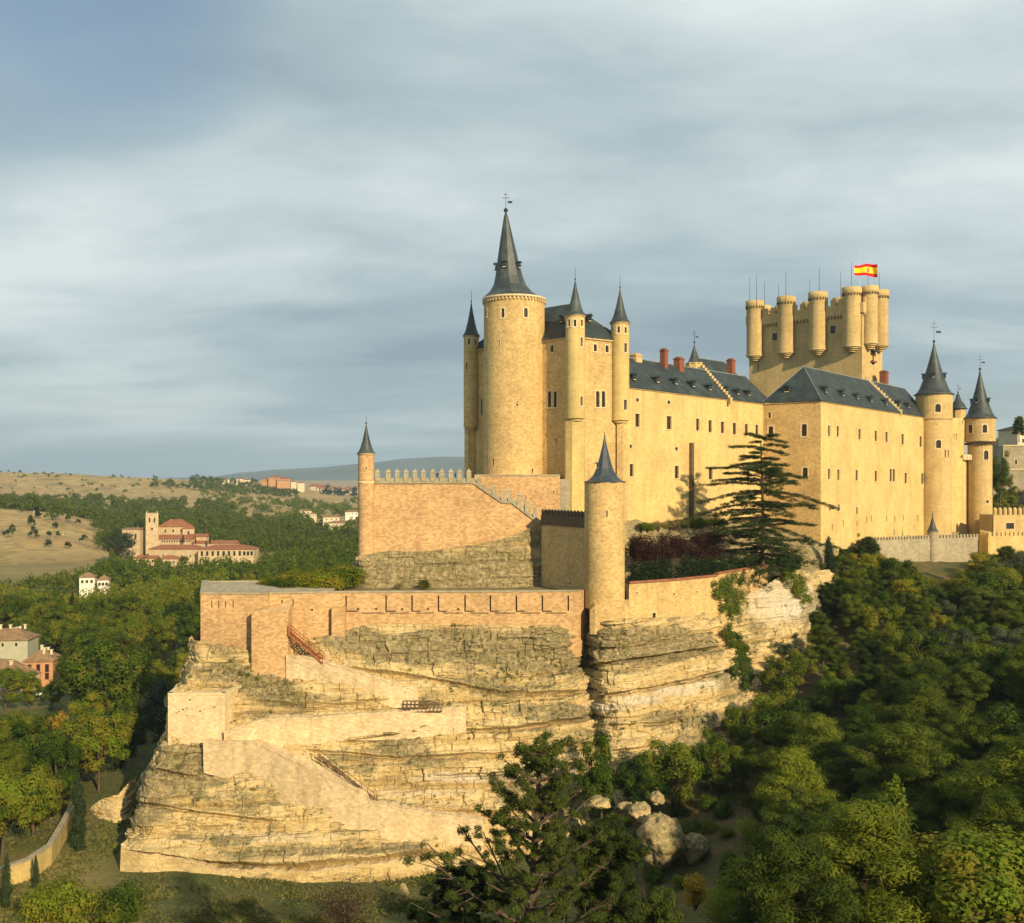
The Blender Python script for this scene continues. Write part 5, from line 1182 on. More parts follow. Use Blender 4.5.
# ------------------------------------------------------------ vegetation
rs = np.random.RandomState(11)
LEAF = dict(
    broad=mat_leaf('broadleaf_foliage', (0.020, 0.046, 0.005), (0.140, 0.195, 0.014), (0.20, 0.17, 0.02), 0.15),
    bright=mat_leaf('light_foliage', (0.028, 0.060, 0.005), (0.175, 0.215, 0.014), (0.26, 0.20, 0.02), 0.15),
    gold=mat_leaf('autumn_foliage', (0.14, 0.10, 0.015), (0.42, 0.27, 0.03)),
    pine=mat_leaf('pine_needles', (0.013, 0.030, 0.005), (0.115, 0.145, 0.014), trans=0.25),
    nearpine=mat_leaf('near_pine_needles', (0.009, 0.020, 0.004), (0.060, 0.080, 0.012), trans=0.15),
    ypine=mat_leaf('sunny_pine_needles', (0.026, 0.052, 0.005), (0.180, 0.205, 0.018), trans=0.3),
    cedar=mat_leaf('cedar_needles', (0.009, 0.022, 0.006), (0.036, 0.058, 0.012), trans=0.12),
    hedge=mat_leaf('hedge_foliage', (0.006, 0.014, 0.004), (0.022, 0.036, 0.009), trans=0.1),  # darkened so the colour carries the shade over the garden edge
    cypress=mat_leaf('cypress_foliage', (0.010, 0.024, 0.010), (0.035, 0.055, 0.018), trans=0.1),
    grey=mat_leaf('grey_green_foliage', (0.040, 0.055, 0.030), (0.105, 0.120, 0.065)),
    ivy=mat_leaf('ivy_leaves', (0.035, 0.070, 0.010), (0.110, 0.150, 0.020)),
    purple=mat_leaf('purple_hedge_foliage', (0.013, 0.005, 0.004), (0.034, 0.012, 0.008), trans=0.15),  # shade lying on this hedge is put into its dark tone
    scrub=mat_leaf('dry_scrub', (0.07, 0.065, 0.025), (0.22, 0.17, 0.07), trans=0.1),
    grass=mat_leaf('grass_blades', (0.040, 0.055, 0.014), (0.17, 0.16, 0.05), trans=0.25),
    bare=mat_leaf('brown_twigs', (0.045, 0.028, 0.018), (0.11, 0.07, 0.04), trans=0.05),
)
def unit(n, r):
    v = r.normal(size=(n, 3)); return v / np.linalg.norm(v, axis=1, keepdims=True)
def leaves(C, Rc, n, size, r, flat=0.8, up=0.25, centre=None, asp=.55):
    """n leaf quads spread over clumps C (m,3) with radii Rc (m,) -> V, F"""
    w = Rc ** 2; idx = r.choice(len(C), n, p=w / w.sum()); d = unit(n, r)
    rad = r.uniform(0.35, 1.0, n) ** 0.55 * Rc[idx]; sc = np.array([1, 1, flat])
    p = C[idx] + d * sc * rad[:, None] * (1 + .25 * r.normal(size=(n, 1)).clip(-1, 1))
    nn = d + 0.45 * unit(n, r) + np.array([0, 0, up])
    if centre is not None:
        q = p - centre; nn += 0.4 * q / (np.linalg.norm(q, axis=1, keepdims=True) + 1e-6)
    nn /= np.linalg.norm(nn, axis=1, keepdims=True)
    a = np.cross(nn, unit(n, r)); a /= np.linalg.norm(a, axis=1, keepdims=True) + 1e-9; b = np.cross(nn, a)
    s = size * r.uniform(0.55, 1.3, n)[:, None]
    V = np.stack([p - a * s, p - b * s * asp, p + a * s, p + b * s * asp], 1).reshape(-1, 3)
    return V, np.arange(4 * n).reshape(n, 4)
def limb(mb, pts, r0, r1, n=6):
    for k in range(len(pts) - 1):
        a = r0 + (r1 - r0) * k / (len(pts) - 1); b = r0 + (r1 - r0) * (k + 1) / (len(pts) - 1); mb.tube(pts[k], pts[k + 1], a, b, n, cap=False)
def finish(name, H, mb, V, Fq, bark, leafm, label, group, extra=None):
    t = thing(name, label, 'tree', (0, 0, 0), group)
    mb.build('trunk', bark, t); np_mesh('crown', V, Fq, leafm, t)
    for nm, (V2, F2, m2) in (extra or {}).items(): np_mesh(nm, V2, F2, m2, t)
    return t
def broadleaf(name, H, Wd, seed, nl, ls, leafm, label='', group=None, shape=1.0, bark='bark'):
    r = np.random.RandomState(seed); mb = MB(); zc = H * .60; C = []; Rc = []; tries = 0
    nC = 46
    while len(C) < nC and tries < 4000:
        tries += 1; d = unit(1, r)[0]; d[2] = d[2] * .9 + .1; k = r.uniform(.45, 1) ** .5
        lump = 1 + .22 * math.sin(3 * math.atan2(d[1], d[0]) + seed) + .12 * r.normal()
        p = np.array([d[0] * Wd / 2 * k * lump * .82, d[1] * Wd / 2 * k * lump * .82, zc + d[2] * H * .36 * k * lump * shape])
        if p[2] < H * .2: continue
        C.append(p); Rc.append(Wd * r.uniform(.085, .165))
    C = np.array(C); Rc = np.array(Rc)
    top = Vector((Wd * .03, 0, H * .45)); limb(mb, [Vector((0, 0, -1)), Vector((.02 * H, .01 * H, H * .22)), top, Vector((0, 0, H * .75))], H * .026, H * .008)
    for i in range(0, len(C), 3):
        a = Vector((0, 0, H * r.uniform(.22, .5))); c = Vector(C[i]); m = (a + c) / 2 + Vector((0, 0, -H * .03)); limb(mb, [a, m, c], H * .011, H * .003, 5)
    V, Fq = leaves(C, Rc, nl, ls, r, .85, .3, np.array([0, 0, zc])); return finish(name, H, mb, V, Fq, M[bark], leafm, label, group)
def column_tree(name, H, Wd, seed, nl, ls, leafm, label='', group=None, taper=.55, lo=.04):
    r = np.random.RandomState(seed); mb = MB(); limb(mb, [Vector((0, 0, -1)), Vector((0, 0, H * .5)), Vector((0, 0, H * .95))], H * .014, .03)
    n = 34; z = np.linspace(lo, .96, n) * H; prof = np.sin(np.clip((z / H) ** taper, 0, 1) * math.pi) ** .6 * Wd / 2
    a = r.uniform(0, 6.28, n); C = np.stack([np.cos(a) * prof * .35, np.sin(a) * prof * .35, z], 1); Rc = prof * .75 + .12
    for k in range(5): mb.tube((0, 0, H * (.15 + .12 * k)), (math.cos(k * 2.4) * Wd * .25, math.sin(k * 2.4) * Wd * .25, H * (.28 + .12 * k)), H * .005, .03, 4)
    V, Fq = leaves(C, Rc, nl, ls, r, 1.5, .15); return finish(name, H, mb, V, Fq, M['bark'], leafm, label, group)
def pine(name, H, Wd, seed, nl, ls, leafm, label='', group=None, open_=0.0, tips=None, nb=30):
    r = np.random.RandomState(seed); mb = MB(); lean = r.uniform(-.05, .05, 2) * H
    sp_ = [Vector((lean[0] * k * k, lean[1] * k * k, H * k * .97 - (1 if k == 0 else 0))) for k in (0, .3, .6, .85, 1)]; limb(mb, sp_, H * .022, H * .004, 7)
    C = []; Rc = []
    for i in range(nb):
        f = .26 + .74 * (i + r.uniform(0, .8)) / nb; f = min(f, .99); a = i * 2.4 + r.uniform(-.4, .4)
        ln = Wd / 2 * (1.08 - f ** 2.2 * .85) * r.uniform(.62, 1.08) * (0.75 + .25 * math.sin(f * 5 + seed)); base = Vector((lean[0] * f * f, lean[1] * f * f, H * f * .95))
        tip = base + Vector((math.cos(a) * ln, math.sin(a) * ln, ln * r.uniform(.12 + .25 * open_, .42 + .35 * open_))); mid = base.lerp(tip, .5) + Vector((0, 0, -ln * .05))
        limb(mb, [base, mid, tip], H * .0075, H * .002, 5)
        m = 3 + int(ln / (1.6 - open_ * .7))
        for j in range(m):
            k = .35 + .65 * (j + .5) / m; c = (base.lerp(mid, k * 2) if k < .5 else mid.lerp(tip, k * 2 - 1)) + Vector(r.normal(size=3) * ln * .10)
            C.append(c[:]); Rc.append(H * r.uniform(.036, .075) * (1.25 - open_ * .80))
            if r.rand() < .6: mb.tube(mid.lerp(tip, max(0, k * 2 - 1) * .6), c, H * .0025, .01, 4, cap=False)
    C.append((lean[0], lean[1], H * .97)); Rc.append(H * .04); C = np.array(C); Rc = np.array(Rc)
    V, Fq = leaves(C, Rc, nl, ls, r, .72, .40, None, .26); return finish(name, H, mb, V, Fq, M['bark'], leafm, label, group)
def bush(name, H, Wd, seed, nl, ls, leafm, label='', group=None, cat='shrub', nC=14):
    r = np.random.RandomState(seed); a = r.uniform(0, 6.28, nC); k = np.sqrt(r.rand(nC)) * Wd * .33
    C = np.stack([np.cos(a) * k, np.sin(a) * k, H * r.uniform(.25, .72, nC)], 1); Rc = r.uniform(.18, .30, nC) * min(Wd, H * 1.3)
    mb = MB()
    for i in range(0, nC, 2): limb(mb, [Vector((0, 0, -.5)), Vector(C[i]) * .5 + Vector((0, 0, .1)), Vector(C[i])], .035 * H, .01 * H, 5)
    V, Fq = leaves(C, Rc, nl, ls, r, .85, .3); t = finish(name, H, mb, V, Fq, M['bark'], leafm, label, group); t['category'] = cat
    for ch in t.children:
        if ch.name.startswith('crown'): ch.name = 'foliage'
        if ch.name.startswith('trunk'): ch.name = 'stem'
    return t
KIDS = {}
def dup(root, loc, s=1.0, rz=0.0, label=None, group=None, sz=1.0):
    if root.name not in KIDS: KIDS[root.name] = [(c, list(c.children)) for c in root.children]
    r_ = root.copy(); COL.objects.link(r_); r_.location = loc; r_.rotation_euler = (0, 0, rz); r_.scale = (s, s, s * sz)
    for c, gs in KIDS[root.name]:
        c2 = c.copy(); COL.objects.link(c2); c2.parent = r_
        for g in gs: g2 = g.copy(); COL.objects.link(g2); g2.parent = c2
    if label: r_['label'] = label
    if group: r_['group'] = group
    elif 'group' in r_: del r_['group']
    return r_
class Kind:
    """a few prototypes of one kind; the first use moves the prototype itself"""
    def __init__(s, protos, H): s.p = protos; s.H = H; s.used = [False] * len(protos); s.i = 0
    def place(s, loc, H, rz, label, group=None, cat=None, widen=1.0):
        k = s.i % len(s.p); s.i += 1; o = s.p[k]; sc = H / s.H
        if s.used[k]: o = dup(o, loc, sc * widen, rz, label, group, 1 / widen)
        else:
            if o.name not in KIDS: KIDS[o.name] = [(c, list(c.children)) for c in o.children]
            s.used[k] = True; o.location = loc; o.rotation_euler = (0, 0, rz); o.scale = (sc * widen, sc * widen, sc); o['label'] = label
            if group: o['group'] = group
        if cat: o['category'] = cat
        return o
KB = Kind([broadleaf('broadleaf_tree', 15, 12.5, s, 11000, .27, LEAF['broad']) for s in (1, 2, 3)] , 15)
KL_ = Kind([broadleaf('broadleaf_tree', 15, 11, s, 10000, .27, LEAF['bright'], shape=1.1) for s in (5, 6)], 15)
KG = Kind([broadleaf('broadleaf_tree', 15, 13, s, 6000, .32, LEAF['grey']) for s in (8,)], 15)
KY = Kind([broadleaf('broadleaf_tree', 12, 8, s, 4000, .30, LEAF['gold']) for s in (9,)], 12)
KP = Kind([column_tree('poplar', 20, 4.6, s, 4500, .32, LEAF['broad']) for s in (12, 13)], 20)
KC2 = Kind([column_tree('cypress', 16, 3.0, 15, 5000, .22, LEAF['cypress'], taper=.62)], 16)
KD = Kind([pine('pine_tree', 14, 12.5, s, 44000, .17, LEAF['pine']) for s in (21, 22, 23)], 14)
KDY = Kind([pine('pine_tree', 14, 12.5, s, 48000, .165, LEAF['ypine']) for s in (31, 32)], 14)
KBU = Kind([bush('shrub', 4, 5, s, 2600, .17, LEAF['broad']) for s in (41, 42)], 4)
KBB = Kind([bush('shrub', 4, 5, s, 2600, .17, LEAF['bright']) for s in (43, 44)], 4)
KSC = Kind([bush('shrub', 4, 5, s, 2000, .15, LEAF['scrub']) for s in (45,)], 4)
def gz(x, y): return float(tz(x, y))
def at(px, Y, sink=.3): x, y = PX(px, Y); return (x, y, gz(x, y) - sink)

placed = []
def scatter(fn, n, px0, px1, Y0, Y1, spacing, seed, kinds, H0, H1, place, group_of, limit=None, minH=3.0, wid=1.0):
    r = random.Random(seed); pts = []; cell = {}
    for _ in range(n):
        Y = math.sqrt(r.uniform(Y0 * Y0, Y1 * Y1)); px = r.uniform(px0, px1)
        if not fn(px, Y): continue
        x, y = PX(px, Y); key = (int(x // spacing), int(y // spacing)); ok = True
        for a in (-1, 0, 1):
            for b in (-1, 0, 1):
                for q in cell.get((key[0] + a, key[1] + b), ()):
                    if (q[0] - x) ** 2 + (q[1] - y) ** 2 < spacing ** 2: ok = False
        if not ok: continue
        cell.setdefault(key, []).append((x, y)); z = gz(x, y); H = r.uniform(H0, H1); t_ = r.random(); acc = 0
        for (kd_, wgt, hk, nm) in kinds:
            acc += wgt
            if t_ <= acc: break
        H *= hk
        if limit is not None: H = min(H, (HY - limit(px)) / F_PX * Y - z)
        if H < minH: continue
        kd_.place((x, y, z - .3), H, r.uniform(0, 6.28), place(nm), group_of(nm), widen=wid * r.uniform(.88, 1.12))
        pts.append((x, y))
    return len(pts)
NM = {'dark': 'dark green bushy broadleaf tree', 'light': 'yellow-green broadleaf tree', 'grey': 'grey-green broad tree', 'gold': 'golden autumn tree', 'poplar': 'tall narrow poplar', 'cypress': 'dark pencil-thin cypress', 'pine': 'dark green pine', 'sunny': 'sunlit yellow-green pine', 'shrub': 'low green shrub', 'lshrub': 'low yellow-green shrub', 'scrub': 'low dry brown shrub'}
cnt = {}
# near valley wood, left
cnt['L1'] = scatter(lambda px, Y: (px < 88 + (Y - 195) * .75) and Y > np.interp(px, [-70, 0, 30, 66, 90], [166, 180, 187, 200, 205]) and not (-60 < px < 85 and 268 < Y < 362) and not (Y < 215 and px > 80) and not (66 < px < 92 and Y < 212) and not (70 < px < 135 and 262 < Y < 292), 4000, -70, 205, 170, 345, 8.0, 5,
    [(KB, .38, 1, 'dark'), (KL_, .34, 1, 'light'), (KG, .08, 1, 'grey'), (KP, .08, 1.1, 'poplar'), (KY, .02, .8, 'gold'), (KD, .10, 1, 'pine')], 13, 20,
    lambda nm: NM[nm] + ' in the near valley wood between garden wall and cliff', lambda nm: nm + ' trees of the near valley wood', limit=lambda px: np.interp(px, [-70, 0, 40, 70, 110, 160, 205], [716, 716, 716, 705, 690, 665, 640]))
cnt['L2'] = scatter(lambda px, Y: Y < 455 and px < 222 and not (-60 < px < 75 and Y < 372), 5000, -70, 222, 346, 560, 11.5, 6,
    [(KB, .40, 1, 'dark'), (KL_, .24, 1, 'light'), (KD, .14, 1, 'pine'), (KP, .10, 1.15, 'poplar'), (KC2, .06, 1, 'cypress'), (KG, .03, 1, 'grey'), (KY, .03, .8, 'gold')], 13, 21,
    lambda nm: NM[nm] + ' in the valley wood behind the terracotta house', lambda nm: nm + ' trees of the valley wood', limit=lambda px: np.interp(px, [-70, 0, 75, 120, 205], [575, 578, 590, 575, 565]))
cnt['L3'] = scatter(lambda px, Y: True, 4000, 200, 372, 440, 580, 13, 7,
    [(KL_, .40, 1, 'light'), (KB, .30, 1, 'dark'), (KP, .10, 1, 'poplar'), (KD, .10, 1, 'pine'), (KY, .05, .9, 'gold'), (KC2, .05, .9, 'cypress')], 10, 16,
    lambda nm: NM[nm] + ' in the wood beyond the brick bastion', lambda nm: nm + ' trees beyond the bastion', limit=lambda px: np.interp(px, [200, 250, 262, 372], [566, 564, 545, 535]))

# far woods as ground-hugging masses
def wood(name, pts, H, Wd, seed, leafm, per=90, ls=.9):
    r = np.random.RandomState(seed); C = []; Rc = []
    for (x, y, z, s) in pts:
        tall = r.uniform(.75, 1.3)
        for k in range(7):
            a = r.uniform(0, 6.28); q = r.uniform(.05, .34) * Wd * s; C.append((x + q * math.cos(a), y + q * math.sin(a), z + H * tall * s * (.86 - q / Wd / s * 1.3 + r.uniform(-.12, .06)))); Rc.append(Wd * s * r.uniform(.13, .21))
    V, Fq = leaves(np.array(C), np.array(Rc), per * len(pts), ls, r, 1.0, .2, None, .7); return tag(np_mesh(name, V, Fq, leafm), kind='stuff')
def wood_pts(n, px0, px1, Y0, Y1, seed, fn, H, lim=None):
    r = np.random.RandomState(seed); out_ = []
    px = r.uniform(px0, px1, n); Y = np.exp(r.uniform(math.log(Y0), math.log(Y1), n)); X = (px - CX) / F_PX * Y; zt = tz(X, Y); s = r.uniform(.55, 1.45, n)
    for i in range(n):
        if fn(px[i], Y[i], X[i]): 
            if lim is not None and HY - (zt[i] + H * s[i]) / Y[i] * F_PX < lim(px[i]): continue
            out_.append((X[i], Y[i], zt[i], s[i]))
    return out_
def nz(X, Y, sc, sd): return float(fbm(X / sc, Y / sc, 0, 3, sd))
in_mon = lambda px, Y: 112 < px < 268 and 702 < Y < 800
wood('woodland', wood_pts(900, -90, 225, 455, 565, 33, lambda px, Y, X: True, 12, lambda px: np.interp(px, [-120, 0, 75, 120, 205], [580, 582, 594, 580, 570])), 13, 12, 34, LEAF['broad'], 130, .5)
wood('woodland', wood_pts(1700, -120, 400, 560, 690, 3, lambda px, Y, X: not in_mon(px, Y) and not (70 < px < 116 and 548 < Y < 572), 12, lambda px: np.interp(px, [-120, 0, 50, 115, 130, 150, 160, 200, 262, 290, 400], [578, 576, 572, 556, 556, 560, 563, 560, 557, 540, 532])), 13, 12, 4, LEAF['broad'], 90, .62)
wood('woodland', wood_pts(700, -120, 400, 560, 700, 13, lambda px, Y, X: not in_mon(px, Y), 12, lambda px: np.interp(px, [-120, 50, 115, 160, 262, 290, 400], [580, 575, 566, 562, 560, 545, 535])), 12, 11, 5, LEAF['bright'], 90, .62)
wood('woodland', wood_pts(1300, 40, 420, 790, 1060, 6, lambda px, Y, X: (px > 255 or px < 120 or Y > 850) and not in_mon(px, Y) and (px > 98 or nz(X, Y, 60, 4) > .25) and nz(X, Y, 90, 8) > -.22, 12), 12, 13, 7, LEAF['pine'], 130, .8)
wood('woodland', wood_pts(1900, -160, 330, 1060, 1560, 8, lambda px, Y, X: nz(X, Y, 160, 18) > -.16 - .1 * (px < 180) + (.45 if px > 235 and Y > 1180 else 0), 11), 12, 16, 9, LEAF['pine'], 120, 1.1)
wood('woodland', wood_pts(900, 200, 420, 1080, 2300, 14, lambda px, Y, X: nz(X, Y, 150, 28) > .05 + (.25 if px > 240 and Y > 1200 else 0), 11), 12, 16, 19, LEAF['pine'], 90, 1.3)
wood('woodland', wood_pts(420, 150, 300, 2150, 2560, 10, lambda px, Y, X: px > 190 or nz(X, Y, 120, 31) > .1, 12), 10, 16, 11, LEAF['pine'], 40, 1.9)
wood('woodland', wood_pts(260, 320, 420, 2600, 3400, 16, lambda px, Y, X: nz(X, Y, 200, 41) > 0, 12), 14, 24, 12, LEAF['cypress'], 40, 2.4)
wood('woodland', wood_pts(90, -160, 190, 1900, 2500, 20, lambda px, Y, X: True, 8), 5, 9, 21, LEAF['pine'], 30, 1.6)
wood('woodland', wood_pts(60, -160, 120, 780, 1000, 22, lambda px, Y, X: True, 6), 6, 7, 23, LEAF['pine'], 90, .7)

# hillside wood right
LIMR = lambda px: np.interp(px, [600, 700, 740, 765, 800, 822, 828, 845, 866, 885, 900, 935, 960, 985, 1000, 1030, 1150], [880, 770, 715, 655, 635, 606, 552, 533, 536, 556, 560, 585, 574, 552, 543, 545, 545])
cnt['R2'] = scatter(lambda px, Y: px > 775 + max(0, (Y - 215) * .5) and not (925 < px < 975 and Y > 290), 5000, 760, 1180, 205, 338, 7.2, 8,
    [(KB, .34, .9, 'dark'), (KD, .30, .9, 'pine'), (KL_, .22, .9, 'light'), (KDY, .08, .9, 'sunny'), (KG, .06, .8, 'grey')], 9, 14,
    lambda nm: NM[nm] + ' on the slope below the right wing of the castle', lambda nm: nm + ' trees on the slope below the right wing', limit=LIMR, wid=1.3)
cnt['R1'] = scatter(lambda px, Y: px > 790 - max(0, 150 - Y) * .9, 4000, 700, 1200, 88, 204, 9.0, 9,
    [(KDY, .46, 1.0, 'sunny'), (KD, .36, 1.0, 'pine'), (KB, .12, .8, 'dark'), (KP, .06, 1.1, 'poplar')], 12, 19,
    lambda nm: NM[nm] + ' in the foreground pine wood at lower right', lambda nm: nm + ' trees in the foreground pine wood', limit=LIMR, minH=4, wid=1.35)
cnt['R3'] = scatter(lambda px, Y: px > 1000 and Y > 380 or 996 < px < 1010, 500, 994, 1100, 376, 470, 8, 10,
    [(KB, 1, .8, 'dark')], 8, 14, lambda nm: 'dark tree among the retaining walls at the right edge', lambda nm: 'trees at the right edge', limit=lambda px: np.interp(px, [990, 1005, 1100], [450, 470, 462]))
rq2 = random.Random(9)
for i in range(17):
    px = 636 + i * 5.6; a_, _ = FA.hit(px, 500); Yw = FA(a_, 0, 0)[1] - rq2.uniform(2.5, 6); dk_ = rq2.random() < .3
    (KSC if not dk_ else KBU).place((*PX(px, Yw), -13.4 - (Yw < 262) * .0), rq2.uniform(1.6, 3.4), i, ('dry brown bush' if not dk_ else 'small green bush') + ' on the rubble slope at the foot of the long wing', ('dry bushes' if not dk_ else 'green bushes') + ' at the foot of the long wing', 'bush')
# shrubs on the brown slope between cliff and pine wood
cnt['S1'] = scatter(lambda px, Y: px > 590 + abs(Y - 190) * .2 and (px < 790), 240, 590, 790, 158, 206, 3.6, 12,
    [(KBU, .45, 1, 'shrub'), (KBB, .3, 1, 'lshrub'), (KSC, .25, .7, 'scrub')], 2.0, 4.4,
    lambda nm: NM[nm] + ' on the brown slope under the cliff', lambda nm: nm + 's on the brown slope', limit=None, minH=1)
cnt['S2'] = scatter(lambda px, Y: True, 500, 880, 1050, 285, 334, 3.6, 13,
    [(KBU, .5, 1, 'shrub'), (KSC, .3, .8, 'scrub'), (KBB, .2, 1, 'lshrub')], 2, 3.6,
    lambda nm: NM[nm] + ' at the foot of the low grey outer wall', lambda nm: nm + 's under the outer wall', limit=LIMR, minH=1)
print('TREES', cnt)

def single(kind, px, Y, H, label, z=None, rz=0.5, cat=None, widen=1.0):
    x, y = PX(px, Y); return kind.place((x, y, (gz(x, y) if z is None else z) - .3), H, rz, label, None, cat, widen)
# cliff-foot trees and bushes, one by one
for (k, px, Y, top, lab, wd) in ((KB, 672, 187, 742, 'dense dark green tree against the cliff under its right-hand overhang', 1.15), (KL_, 712, 190, 735, 'yellow-green tree at the cliff foot beside the brown slope', 1.0),
        (KB, 640, 186, 752, 'rounded green tree at the cliff foot just right of the vertical cleft', .9), (KL_, 601, 186, 738, 'slim yellow-green tree growing at the bottom of the vertical cliff cleft', .7),
        (KB, 745, 205, 700, 'dark tree climbing the cliff end above the brown slope', .9), (KB, 733, 192, 745, 'dark green tree on the right of the cliff-foot thicket', .9)):
    x, y = PX(px, Y); z = gz(x, y); H = Z(top, Y) - z
    if H > 1.5: single(k, px, Y, H, lab, widen=wd)
big = single(KB, 103, 275, 26, 'largest rounded green tree in the valley, right of the terracotta house', rz=1, widen=1.15)
single(KG, 166, 250, 19, 'large grey-green tree crowding the left side of the cliff', rz=2, widen=.95)
single(KY, 55, 236, 15.5, 'golden-topped autumn tree above the tall cypress in the lower left', rz=1.2, widen=.8)
single(KY, 20, 520, 12, 'small golden tree far back in the valley wood', rz=.3, widen=.9)
single(KY, 97, 232, 15, 'second golden-brown tree just right of the tall cypress', rz=2.2)
single(KC2, 78, 191, 15.5, 'tall slim cypress standing at the end of the garden wall', rz=0)
single(KC2, 36, 171, 6.5, 'small cypress in front of the garden wall', rz=1, widen=.9)
single(KC2, 7, 160, 9.5, 'medium cypress at the lower left edge before the garden wall', rz=2, widen=.9)
single(KBB, 75, 150, 7.5, 'yellow-green bush in the lower left foreground', rz=.4, cat='bush')
single(KBU, 118, 151, 6.5, 'dark green bush right of the yellow-green foreground bush', rz=.4, cat='bush')
single(KBB, 40, 148, 6.0, 'smaller bush at the bottom left corner', rz=1.4, cat='bush', widen=1.0)
for (px, Y, H, lab) in ((398, 221, 1.9, 'dry little bush at the foot of the rock outcrop'), (424.5, 220.5, 2.6, 'round dark green bush at the foot of the rock outcrop')):
    (KSC if 'dry' in lab else KBU).place((*PX(px, Y), -24.7), H, 0, lab, None, 'bush')
rq = random.Random(6)
for i in range(34):
    px = rq.uniform(262, 356); Y = rq.uniform(216, 232); H = np.interp(px, [262, 300, 356], [2.2, 3.8, 5.4]) * rq.uniform(.8, 1.15)
    KBB.place((*PX(px, Y), -24.7), H, i, 'low yellow-green shrub on the terrace behind the bastion', 'shrubs on the terrace behind the bastion', widen=1.3)
tree_edge = single(KB, 1000, 398, 22, 'dark tree directly right of the rightmost spired tower', z=-12, widen=.6)
single(KD, 1019, 445, 11, 'lone pine on the skyline at the right edge', z=Z(440, 445), widen=1.0)

for i, (px, Y, top, kd_, nm) in enumerate(((131, 694, 556, KB, 'dark green tree before the ruined west end of the monastery'), (150, 690, 560, KC2, 'dark cypress before the monastery tower'), (158, 698, 557, KB, 'round dark tree before the low red roofs of the monastery'), (168, 692, 562, KB, 'dark tree between the monastery porch and its long wing'),
        (184, 696, 556, KB, 'broad dark tree before the middle of the long monastery wing'), (206, 692, 561, KL_, 'light green tree before the right half of the monastery'), (222, 694, 565, KL_, 'second light green tree before the right half of the monastery'), (268, 700, 552, KB, 'dark tree at the right end of the monastery'), (118, 705, 530, KG, 'tall grey-green tree just left of the monastery'), (112, 700, 540, KP, 'poplar left of the monastery beside the tall grey-green tree'))):
    x, y = PX(px, Y); z = gz(x, y); single(kd_, px, Y, max(5, Z(top, Y) - z), nm, rz=i, widen=1.1)
single(KB, 74, 326, 14, 'dark tree hiding the right side of the terracotta house', rz=1); single(KB, 6, 296, 13, 'dark tree in front of the long low house at the left edge', rz=2, widen=1.2); single(KL_, 30, 300, 10.5, 'light green tree in front of the terracotta house', rz=3); single(KB, 52, 300, 9, 'dark green tree below the lane by the terracotta house', rz=4)
# foreground pines with visible limbs
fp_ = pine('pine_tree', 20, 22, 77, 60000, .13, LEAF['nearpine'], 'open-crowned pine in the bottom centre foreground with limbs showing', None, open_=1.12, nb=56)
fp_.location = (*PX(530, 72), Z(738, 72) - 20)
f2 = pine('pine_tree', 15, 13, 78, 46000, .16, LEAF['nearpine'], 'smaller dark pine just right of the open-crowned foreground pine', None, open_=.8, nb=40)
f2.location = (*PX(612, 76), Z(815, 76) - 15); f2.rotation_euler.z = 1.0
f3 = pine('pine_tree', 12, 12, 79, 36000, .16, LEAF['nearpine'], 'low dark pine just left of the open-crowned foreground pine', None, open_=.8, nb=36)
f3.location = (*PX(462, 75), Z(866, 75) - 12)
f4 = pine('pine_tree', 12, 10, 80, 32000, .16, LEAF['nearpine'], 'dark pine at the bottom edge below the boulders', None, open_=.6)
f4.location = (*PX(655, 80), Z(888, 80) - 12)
br = bush('shrub', 9, 10, 81, 5200, .12, LEAF['bare'], 'brown half-bare bush at the bottom edge below the cliff footing', None, 'bush', 22); br.location = (*PX(345, 140), Z(874, 140) - 9)
yb = bush('shrub', 4, 4, 82, 3000, .16, LEAF['gold'], 'orange-yellow bush at the bottom edge right of the foreground pines', None, 'bush'); yb.location = (*PX(695, 118), Z(872, 118) - 4)

